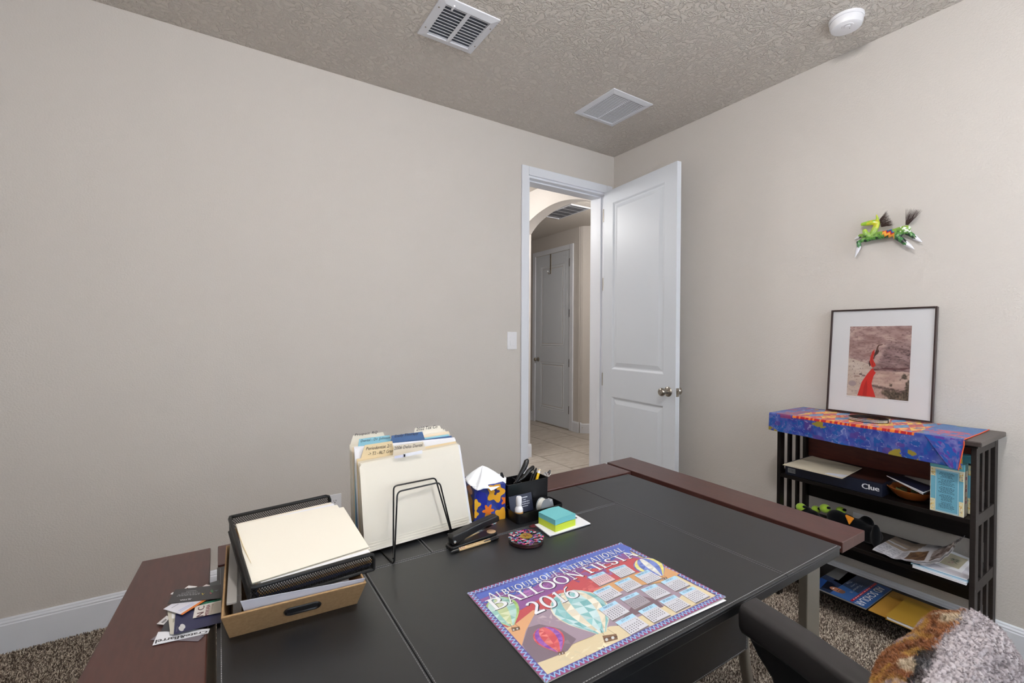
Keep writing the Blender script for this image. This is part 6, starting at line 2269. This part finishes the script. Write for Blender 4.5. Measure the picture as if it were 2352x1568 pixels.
def fan(pts, ctr, cols, lay, seed=1):
    r = random.Random(seed)
    n = len(pts)
    for i in range(n):
        a, b = pts[i], pts[(i + 1) % n]
        mid = ((a[0] + b[0]) / 2 * 0.55 + ctr[0] * 0.45, (a[1] + b[1]) / 2 * 0.55 + ctr[1] * 0.45)
        kp([a, b, mid], jit(cols[r.randrange(len(cols))], r), lay)
        kp([a, mid, ctr], jit(cols[r.randrange(len(cols))], r), lay)
        kp([mid, b, ctr], jit(cols[r.randrange(len(cols))], r), lay)


cal.face([k_uv(u, v, -0.5) for u, v in ((0, 0), (1, 0), (1, 1), (0, 1))], (218, 202, 164))
# low-poly desert sky and mountains
bands = [([(60, 505), (640, 315), (1390, 70), (1480, 105), (1420, 215), (1030, 330), (560, 480), (180, 600)], (70, 92, 182)),
         ([(150, 560), (300, 500), (640, 440), (860, 290), (1100, 250), (1420, 150), (1590, 200), (1500, 260), (1060, 410), (820, 520), (480, 660), (200, 640)], (128, 74, 138)),
         ([(460, 680), (700, 540), (860, 470), (1070, 300), (1480, 190), (1780, 240), (1760, 330), (1560, 380), (1200, 560), (880, 640), (640, 720), (400, 800), (330, 770)], (182, 66, 72)),
         ([(380, 840), (620, 650), (760, 640), (620, 830), (530, 960), (430, 920)], (216, 160, 112)),
         ([(1150, 470), (1500, 330), (1760, 270), (1900, 330), (1780, 400), (1500, 440), (1250, 560), (1180, 620)], (204, 150, 96)),
         ([(560, 830), (660, 640), (900, 640), (1200, 560), (1500, 440), (1880, 400), (1960, 440), (1980, 520), (1700, 640), (1330, 800), (1000, 930), (700, 1090), (590, 1080), (520, 980)], (150, 132, 148)),
         ([(530, 950), (580, 800), (680, 770), (860, 810), (1000, 900), (920, 1010), (640, 1120)], (112, 96, 108)),
         ([(1340, 800), (1560, 520), (1700, 560), (1760, 620), (1520, 690)], (104, 82, 92)),
         ([(630, 1120), (860, 1040), (1290, 790), (1700, 760), (2010, 420), (2300, 540), (2290, 560), (1500, 930), (940, 1270), (750, 1278)], (216, 200, 160)),
         ([(1330, 1010), (1640, 880), (1820, 730), (2090, 560), (2230, 560), (1700, 830)], (188, 168, 124))]
for k, (pts, col) in enumerate(bands):
    kp(pts, col, 0.1 * k)
rr = random.Random(5)
tri = [((64, 92, 186), (200, 560, 620, 420), 26), ((96, 126, 214), (560, 420, 1000, 260), 22), ((78, 100, 190), (980, 290, 1440, 130), 24), ((150, 90, 160), (520, 520, 900, 420), 22),
       ((196, 84, 84), (860, 520, 1250, 400), 22), ((140, 84, 140), (1050, 380, 1300, 300), 16), ((170, 150, 162), (700, 720, 980, 760), 16), ((126, 108, 120), (700, 880, 960, 960), 14), ((226, 214, 178), (900, 1060, 1300, 930), 16), ((206, 190, 150), (1400, 930, 1900, 720), 16)]
for col, (xa, ya_, xb, yb), n in tri:
    for k in range(n):
        s_ = rr.random()
        cx, cy = xa + (xb - xa) * s_ + rr.uniform(-30, 30), ya_ + (yb - ya_) * s_ + rr.uniform(-30, 30)
        kp([(cx + rr.uniform(-75, 75), cy + rr.uniform(-32, 32)) for _ in range(3)], jit(col, rr, 22), 1.1 + 0.03 * k)
# balloons
BPROF = [(0, 0.30), (0.06, 0.56), (0.15, 0.80), (0.27, 0.95), (0.38, 1.0), (0.52, 0.95), (0.66, 0.80), (0.80, 0.56), (0.92, 0.32), (1.0, 0.18)]


def balloon(top, bot, H, pal_, gores, lay, seed, wob=0.0):
    """faceted hot-air balloon: gores across, rows down, each cell split in two triangles"""
    r = random.Random(seed)

    def pt(u, k):
        v, w_ = BPROF[k]
        e_ = math.sin(u * math.pi / 2)
        return (top[0] + (bot[0] - top[0]) * v + H[0] * e_ * w_, top[1] + (bot[1] - top[1]) * v + H[1] * e_ * w_ - (1 - e_ * e_) * 0.0)
    for g in range(gores):
        u0, u1 = -1 + 2 * g / gores, -1 + 2 * (g + 1) / gores
        base_ = pal_[g % len(pal_)]
        for k in range(len(BPROF) - 1):
            a, b, c, d = pt(u0, k), pt(u1, k), pt(u1, k + 1), pt(u0, k + 1)
            if (g + k) % 2:
                kp([a, b, c], jit(base_[r.randrange(len(base_))], r, 12), lay)
                kp([a, c, d], jit(base_[r.randrange(len(base_))], r, 12), lay)
            else:
                kp([a, b, d], jit(base_[r.randrange(len(base_))], r, 12), lay)
                kp([b, c, d], jit(base_[r.randrange(len(base_))], r, 12), lay)


TEAL = ((112, 176, 180), (150, 200, 202), (188, 216, 218), (128, 190, 192))
CREAM = ((222, 212, 188), (230, 224, 206), (210, 200, 172))
balloon((300, 545), (438, 785), (138, -44), [((150, 186, 104), (170, 200, 130)), ((134, 188, 176), (180, 212, 204)), ((206, 214, 176), (188, 206, 150)), ((134, 188, 176), (176, 212, 206)), ((146, 186, 100), (160, 196, 120))], 5, 2.2, 3)
balloon((905, 492), (1222, 848), (225, -64), [CREAM, TEAL, TEAL, CREAM, TEAL, TEAL, CREAM, TEAL, CREAM], 9, 2.2, 8)
balloon((700, 803), (852, 1012), (122, -34), [((196, 66, 76), (206, 92, 92)), ((120, 66, 160), (146, 84, 172)), ((200, 74, 78), (214, 112, 104)), ((206, 84, 84), (196, 70, 80)), ((126, 70, 164), (150, 90, 176)), ((196, 64, 76), (204, 84, 86))], 6, 2.2, 11)
balloon((1560, 204), (1742, 350), (112, -34), [((74, 94, 176), (96, 116, 190)), ((222, 212, 110), (228, 220, 140)), ((80, 100, 180), (104, 124, 196)), ((226, 226, 216), (214, 214, 208)), ((78, 98, 178), (98, 118, 192)), ((222, 210, 104), (228, 218, 136)), ((72, 92, 172), (92, 112, 186))], 7, 2.2, 5)
for cx, cy, w_ in ((472, 812, 40), (870, 1025, 32), (1295, 890, 68), (1772, 374, 22)):
    kp([(cx - w_, cy - w_ * .25), (cx + w_ * .8, cy - w_ * .5), (cx + w_, cy + w_ * .2), (cx - w_ * .7, cy + w_ * .65)], (110, 78, 54), 2.6)
    kp([(cx - w_ * .8, cy + w_ * .05), (cx + w_ * .9, cy - w_ * .25), (cx + w_ * .95, cy - w_ * .05), (cx - w_ * .75, cy + w_ * .3)], (70, 48, 36), 2.8)
    for s_ in (-0.45, 0.35):
        kp([(cx + s_ * w_ + 0.2 * w_ * math.cos(a), cy + 0.12 * w_ - s_ * 0.3 * w_ + 0.2 * w_ * math.sin(a)) for a in [j * math.pi / 5 for j in range(10)]], (200, 206, 206), 3)
    for s_ in (-1, 1):
        kp([(cx + s_ * w_ * .8, cy - w_ * .35), (cx + s_ * w_ * .8 + 4, cy - w_ * .35), (cx - w_ * .8 + s_ * w_ * .5, cy - w_ * 1.1), (cx - w_ * .8 + s_ * w_ * .5 - 4, cy - w_ * 1.1)], (84, 66, 56), 2.5)
# months
mon = [('OCTOBER 2016', (198, 440), (437, 352), (628, 475), (385, 577)), ('NOVEMBER 2016', (520, 325), (765, 245), (937, 360), (710, 448)),
       ('DECEMBER 2016', (275, 677), (530, 563), (735, 700), (480, 820)), ('JANUARY 2017', (608, 535), (835, 440), (1047, 567), (812, 672)),
       ('FEBRUARY 2017', (918, 412), (1125, 325), (1345, 455), (1125, 540)), ('MARCH 2017', (365, 933), (620, 805), (850, 970), (580, 1110)),
       ('APRIL 2017', (697, 775), (950, 668), (1172, 818), (925, 940)), ('MAY 2017', (1015, 632), (1235, 545), (1485, 690), (1240, 790)),
       ('JUNE 2017', (1325, 515), (1545, 420), (1775, 557), (1550, 657)), ('JULY 2017', (625, 1140), (890, 1003), (1143, 1180), (870, 1330)),
       ('AUGUST 2017', (975, 968), (1220, 848), (1475, 1020), (1220, 1143)), ('SEPTEMBER 2017', (1305, 815), (1530, 712), (1780, 868), (1555, 977)),
       ('OCTOBER 2017', (1605, 680), (1820, 585), (2080, 730), (1860, 835))]
for k, (nm, tl, tr2, br_, bl2) in enumerate(mon):
    q = [kpt(*p, 3.2, 6) for p in (bl2, br_, tr2, tl)]
    lift = kn * 0.00014
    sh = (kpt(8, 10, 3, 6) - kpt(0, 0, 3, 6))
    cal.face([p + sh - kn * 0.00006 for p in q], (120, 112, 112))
    c_ = jit((206, 206, 214), rr, 6)
    if k == 6:
        c_ = (160, 152, 160)
    if k == 0:
        c_ = (214, 180, 184)
    cal.face(q, c_)
    cal.face([bil(q, u, v) + lift for u, v in ((0, 0.76), (1, 0.76), (1, 1), (0, 1))], (172, 212, 234))
    wd_ = 0.055 * len(nm)
    put_text(cal, nm, [bil(q, 0.5 - wd_ / 2, 0.82), bil(q, 0.5 + wd_ / 2, 0.82), bil(q, 0.5 + wd_ / 2, 0.95), bil(q, 0.5 - wd_ / 2, 0.95)], lift * 2, (40, 84, 130))
    for r in range(6):
        for c in range(7):
            if (r == 1 and c < (k * 3) % 7) or (r == 5 and c > (k * 5) % 7):
                continue
            u0, v0 = 0.075 + c * 0.128, 0.66 - r * 0.118
            w_, h_ = (0.035, 0.04) if r == 0 else (0.055, 0.055)
            cal.face([bil(q, u, v) + lift * 2 for u, v in ((u0, v0), (u0 + w_, v0), (u0 + w_, v0 + h_), (u0, v0 + h_))], (150, 150, 160) if r == 0 else (112, 112, 120))
# lettering
up = tuple(kn)
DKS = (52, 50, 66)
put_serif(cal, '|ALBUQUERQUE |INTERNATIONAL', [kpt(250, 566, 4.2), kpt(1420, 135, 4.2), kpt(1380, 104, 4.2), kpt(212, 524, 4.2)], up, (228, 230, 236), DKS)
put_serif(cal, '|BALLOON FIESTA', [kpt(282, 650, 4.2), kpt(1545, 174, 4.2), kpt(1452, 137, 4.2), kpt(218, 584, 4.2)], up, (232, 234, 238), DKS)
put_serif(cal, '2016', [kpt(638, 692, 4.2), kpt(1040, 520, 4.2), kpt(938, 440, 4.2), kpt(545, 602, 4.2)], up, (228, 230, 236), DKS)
put_text(cal, 'Albuquerque', [kpt(800, 1252, 4), kpt(1100, 1090, 4), kpt(1072, 1048, 4), kpt(768, 1205, 4)], (0, 0, 0), (92, 84, 76), bold=0.0006)
put_text(cal, 'Journal', [kpt(1104, 1094, 4), kpt(1268, 1002, 4), kpt(1238, 962, 4), kpt(1074, 1050, 4)], (0, 0, 0), (104, 96, 86))
sg = [kpt(2130 + 95 * i / 20, 568 - 30 * i / 20 + 12 * math.sin(i * 1.7), 3) for i in range(21)]
cal.tube(sg, 0.0003, 4, col=(90, 78, 66))
# zigzag border
bw_ = 0.013
for (e0, e1), (i0, i1), n in (((0, 1), (3, 2), 46), ((3, 2), (0, 1), 46), ((0, 3), (1, 2), 30), ((1, 2), (0, 3), 30)):
    a, b = K4[e0], K4[e1]
    ia, ib = K4[i0], K4[i1]
    na, nb = (ia - a).normalized() * bw_, (ib - b).normalized() * bw_
    L0 = kn * 0.0012
    cal.face([a + L0, b + L0, b + nb + L0, a + na + L0], (96, 84, 150))
    for k in range(n):
        t0, t1, tm = k / n, (k + 1) / n, (k + 0.5) / n
        pA, pB, pM = a.lerp(b, t0), a.lerp(b, t1), a.lerp(b, tm)
        inn = na.lerp(nb, tm)
        L1, L2 = kn * 0.00132, kn * 0.00144
        cal.face([pA + L1 + inn * 0.02, pB + L1 + inn * 0.02, pM + L1 + inn * 0.75], (150, 76, 120))
        d_ = (b - a).normalized() * 0.0011
        for p0, p1 in ((pA + inn * 0.12, pM + inn * 0.88), (pM + inn * 0.88, pB + inn * 0.12)):
            cal.face([p0 - d_ + L2, p0 + d_ + L2, p1 + d_ + L2, p1 - d_ + L2], (150, 190, 226))
cal.build('calendar_print', M_PRINT, ca)

# ------------------------------------------------------------------ OFFICE CHAIR
ch = thing('office_chair', 'black office chair with padded arms pushed up to the desk', 'chair', (0.78, 0.30, 0))
SXc, SYc = 0.765, 0.33
SXs = 0.656
M_CFAB = mat('slate_chair_fabric', (70, 78, 88), 0.85, bump=(600, 0.4, 0.001), sheen=0.2)
o = MB().box(SXs - 0.205, SXs + 0.205, SYc - 0.13, SYc + 0.24, 0.43, 0.50).build('seat', M_CFAB, ch, bevel=0.03, seg=4)
m = MB()


def backpt(u, v):                               # outer shell of the backrest
    x = SXc - 0.235 + 0.47 * u
    return x


bp_ = [(-0.335, 0.53), (-0.325, 0.80), (-0.28, 0.842), (-0.20, 0.852), (0.08, 0.852), (0.17, 0.842), (0.235, 0.80), (0.255, 0.74), (0.255, 0.53), (0.20, 0.50), (-0.30, 0.50)]
MB().prism([(SXc + x, 0.160, z) for x, z in bp_], (0, 0.055, 0)).build('backrest', M_CFAB, ch, bevel=0.022, seg=4)
MB().tube([(SXs, 0.17, 0.55), (SXs, 0.145, 0.47), (SXs, 0.22, 0.41), (SXs, 0.36, 0.40)], 0.022, 10).build('back_bracket', M_BLACKP, ch, smooth=True)
MB().tube([(SXs, SYc + 0.02, 0.12), (SXs, SYc + 0.02, 0.42)], 0.027, 16).build('gas_lift', M_BLACKP, ch, smooth=True)
for k in range(5):
    a = math.radians(20 + 72 * k)
    dv = Vector((math.cos(a), math.sin(a), 0))
    b0 = Vector((SXs, SYc + 0.02, 0.11))
    lg = MB().tube([b0, b0 + dv * 0.15 + Vector((0, 0, -0.005)), b0 + dv * 0.29 + Vector((0, 0, -0.03))], [0.026, 0.021, 0.015], 10).build('base_arm', M_BLACKP, ch, smooth=True)
    MB().lathe([(0, -0.02), (0.022, -0.02), (0.027, -0.012), (0.027, 0.012), (0.022, 0.02), (0, 0.02)], b0 + dv * 0.29 + Vector((0, 0, -0.071)), 18, (-dv.y, dv.x, 0)).build('caster', M_BLACKP, lg, smooth=True)
# padded arms: rounded bars with a post going down to the seat
M_ARM = mat('black_soft_vinyl', (44, 42, 43), 0.46, bump=(500, 0.15, 0.0005), spec=0.5)
for side in (1, -1):
    def ax_(x):
        return x if side > 0 else 1.312 - x
    path = [(p.x, p.y, 0.757) for p in (PZ(c, 0.757) for c in ((1722, 1378), (1756, 1399), (1810, 1433), (1852, 1460), (1915, 1504), (1979, 1549), (2060, 1607)))]
    b = MB()
    N_ = 24
    x_, y_, z_ = path[0]
    full = [(x_ + 0.002, y_ + 0.016, z_ - 0.010, 0.3), (x_ + 0.001, y_ + 0.012, z_ - 0.005, 0.65), (x_, y_ + 0.006, z_ - 0.0015, 0.88)] + [(x, y, z, 1.0) for x, y, z in path]
    vsr = []
    for x, y, z, s_ in full:
        for k in range(N_):
            a = 2 * math.pi * k / N_
            ca_, sa_ = math.cos(a), math.sin(a)
            w_, h_ = 0.031 * s_, 0.031 * s_
            vsr.append((ax_(x) + w_ * math.copysign(abs(ca_) ** 0.42, ca_), y - (0.03 if side < 0 else 0), z - 0.031 + h_ * math.copysign(abs(sa_) ** 0.42, sa_)))
    fs = []
    nr_ = len(full)
    for i in range(nr_ - 1):
        for k in range(N_):
            l = (k + 1) % N_
            fs.append((i * N_ + k, i * N_ + l, (i + 1) * N_ + l, (i + 1) * N_ + k))
    fs.append(tuple(range(N_)))
    fs.append(tuple(range((nr_ - 1) * N_, nr_ * N_)))
    b.raw(vsr, fs)
    MB_arm = b.build('arm_pad', M_ARM, ch, smooth=True)
    pts = [(ax_(1.060), 0.545, 0.628), (ax_(1.058), 0.50, 0.60), (ax_(1.045), 0.44, 0.575), (ax_(1.02), 0.40, 0.52), (ax_(1.0), 0.38, 0.44), (ax_(0.95), 0.38, 0.415)]
    q = [(0.500, 0.703), (0.478, 0.676), (0.452, 0.652), (0.436, 0.61), (0.428, 0.54), (0.424, 0.44), (0.21, 0.44), (0.215, 0.55), (0.235, 0.65), (0.262, 0.703)]
    MB().prism([(ax_(0.905 - 0.08 * (0.55 - y)), y - (0.03 if side < 0 else 0), z) for y, z in q], (-0.02 * side, 0, 0)).build('arm_post', M_BLACKP, ch, bevel=0.006, seg=3)

# ------------------------------------------------------------------ PLUSH BLANKET over the chair back
blk = thing('plush_blanket', 'fluffy grey sherpa blanket with a brown and mustard printed side over the chair back', 'blanket', (SXc, 0.15, 0.55))


def prof(t):
    """cross-section over the backrest: t 0 = desk side low .. 1 = viewer side low ; returns (y, z)"""
    tab = [(0.0, 0.268, 0.60), (0.25, 0.264, 0.75), (0.38, 0.256, 0.835), (0.44, 0.246, 0.870), (0.50, 0.231, 0.889), (0.56, 0.214, 0.899), (0.62, 0.195, 0.904), (0.68, 0.172, 0.894), (0.76, 0.145, 0.850), (0.86, 0.125, 0.765), (1.0, 0.115, 0.62)]
    for (a, ya, za), (b, yb, zb) in zip(tab[:-1], tab[1:]):
        if t <= b:
            k = (t - a) / (b - a)
            return ya + (yb - ya) * k, za + (zb - za) * k
    return tab[-1][1], tab[-1][2]


_KJ = np.random.default_rng(11).random((128, 128, 2))


def knots(x, y):
    """rounded bumps around scattered points"""
    xi, yi = int(math.floor(x)), int(math.floor(y))
    best = 9.0
    for dx in (-1, 0, 1):
        for dy in (-1, 0, 1):
            j = _KJ[(yi + dy) % 128, (xi + dx) % 128]
            d = (xi + dx + j[0] - x) ** 2 + (yi + dy + j[1] - y) ** 2
            best = min(best, d)
    return max(0.0, 1 - 1.25 * best)


def blanket(u, t):
    x = 0.46 + 0.512 * u
    y, z = prof(t)
    ed = max(0, (u - 0.80) / 0.20)
    z -= 0.075 * ed ** 2.2
    ed0 = max(0, (0.2 - u) / 0.2)
    z -= 0.05 * ed0 ** 2
    n = fbm(u * 9, t * 9, 3) - 0.5
    z += 0.012 * n
    y += 0.010 * (fbm(u * 7 + 20, t * 7, 2) - 0.5)
    y += -0.004 * math.sin(u * 17 + 1)
    y -= 0.004 + 0.030 * (1 - u)
    if t > 0.585:                               # knotted sherpa loops
        k = knots(u * 62, t * 88)
        z += 0.0075 * k
        y -= 0.004 * k
    return Vector((x, y, z))


def fur_col(u, t):
    n = fbm(u * 14, t * 20, 3)
    edge = 0.595 + 0.03 * (fbm(u * 8, 3.3, 2) - 0.5)
    if t > edge:
        c = mixc((172, 164, 167), (146, 138, 142), n * 1.4 - 0.3)
        return c
    k = fbm(u * 11 + 3, t * 9, 3) + 0.10 * math.sin(u * 19 + t * 14)
    c = mixc((138, 84, 52), (158, 108, 66), n)
    c = mixc(c, (182, 140, 66), (k - 0.50) * 9)
    c = mixc(c, (168, 146, 146), (k - 0.63) * 12)
    c = mixc(c, (206, 190, 166), (0.36 - k) * 12)
    if u < 0.36:
        c = mixc(c, (208, 194, 172), (0.36 - u) * 6)
    if 0.36 < u < 0.56 and t > 0.555 + 0.06 * fbm(u * 20, 1, 2) - 0.02:
        c = mixc(c, (40, 42, 52), 0.8)
    return c


MB().painted(blanket, 200, 240, fur_col).build('backing', attr_mat('fleece', 0.95, 0.1, sheen=0.3), blk, smooth=True, solid=0.008)
# pile strands
NS = 150000
us, ts = RNG.random(NS), 0.12 + 0.86 * RNG.random(NS)
V = np.zeros((NS, 6, 3))
Cc = np.zeros((NS, 6, 3))
gridn = 220
PG = np.array([[list(blanket(i / gridn, j / gridn)) for i in range(gridn + 1)] for j in range(gridn + 1)])
CG = np.array([[lin(fur_col((i + .5) / 160, (j + .5) / 160))[:3] for i in range(160)] for j in range(160)])
gi, gj = us * gridn, ts * gridn
i0, j0 = np.minimum(gi.astype(int), gridn - 1), np.minimum(gj.astype(int), gridn - 1)
fu, fv = (gi - i0)[:, None], (gj - j0)[:, None]
base = PG[j0, i0] * (1 - fu) * (1 - fv) + PG[j0, i0 + 1] * fu * (1 - fv) + PG[j0 + 1, i0] * (1 - fu) * fv + PG[j0 + 1, i0 + 1] * fu * fv
du, dv_ = PG[j0, i0 + 1] - PG[j0, i0], PG[j0 + 1, i0] - PG[j0, i0]
nr2 = np.cross(du, dv_)
nr2 /= np.linalg.norm(nr2, axis=1)[:, None]
ctr_ = np.array([SXc, 0.15, 0.70])
flip = np.sign(np.sum(nr2 * (base - np.array([0, 0.155, 0.72]) * np.array([0, 1, 1]) - np.stack([base[:, 0], 0 * us, 0 * us], 1)), 1))
nr2 *= flip[:, None]
# strands gather into curls
cl = np.floor(us * 62) * 131 + np.floor(ts * 66) * 17
ph_ = np.sin(cl * 12.9898) * 43758.5453
ph_ = (ph_ - np.floor(ph_)) * 2 * np.pi
sherpa = (ts > 0.595)
ln = np.where(sherpa, 0.0034, 0.0042) * (0.6 + 0.7 * RNG.random(NS))
lean = np.stack([np.cos(ph_), np.sin(ph_), -0.25 + 0 * ph_], 1) * np.where(sherpa, 0.8, 0.55)[:, None] + RNG.normal(0, 0.2, (NS, 3))
d1_ = nr2 + 0.45 * lean
d1_ /= np.linalg.norm(d1_, axis=1)[:, None]
d2_ = nr2 + 1.25 * lean
d2_ /= np.linalg.norm(d2_, axis=1)[:, None]
root = base + nr2 * 0.0036
mid_ = root + d1_ * ln[:, None] * 0.55
tip_ = mid_ + d2_ * ln[:, None] * 0.5
side_ = np.cross(d1_, RNG.normal(0, 1, (NS, 3)))
side_ /= np.linalg.norm(side_, axis=1)[:, None]
wdt = 0.0005
V[:, 0], V[:, 1] = root - side_ * wdt, root + side_ * wdt
V[:, 2], V[:, 3] = mid_ - side_ * wdt * 0.9, mid_ + side_ * wdt * 0.9
V[:, 4] = tip_
V[:, 5] = tip_ + side_ * wdt * 0.3
cc_ = CG[np.minimum((ts * 160).astype(int), 159), np.minimum((us * 160).astype(int), 159)] * (0.88 + 0.2 * RNG.random(NS))[:, None]
Cc[:] = cc_[:, None, :]
F = np.array([[0, 1, 3], [0, 3, 2], [2, 3, 5], [2, 5, 4]])
tris = ((np.arange(NS) * 6)[:, None, None] + F[None]).reshape(-1, 3)
fo = bulk('pile', V.reshape(-1, 3), tris, Cc.reshape(-1, 3), attr_mat('fleece', 0.95, 0.1, sheen=0.3), blk)
fo['kind'] = 'stuff'
# rolled hem at the near end
hem = [blanket(1.0, t_) + Vector((0.002, 0, -0.006)) for t_ in [0.3 + 0.7 * i / 24 for i in range(25)]]
MB().tube(hem, 0.009, 8).build('hem', mat('taupe_fleece', (140, 122, 116), 0.95), blk, smooth=True)
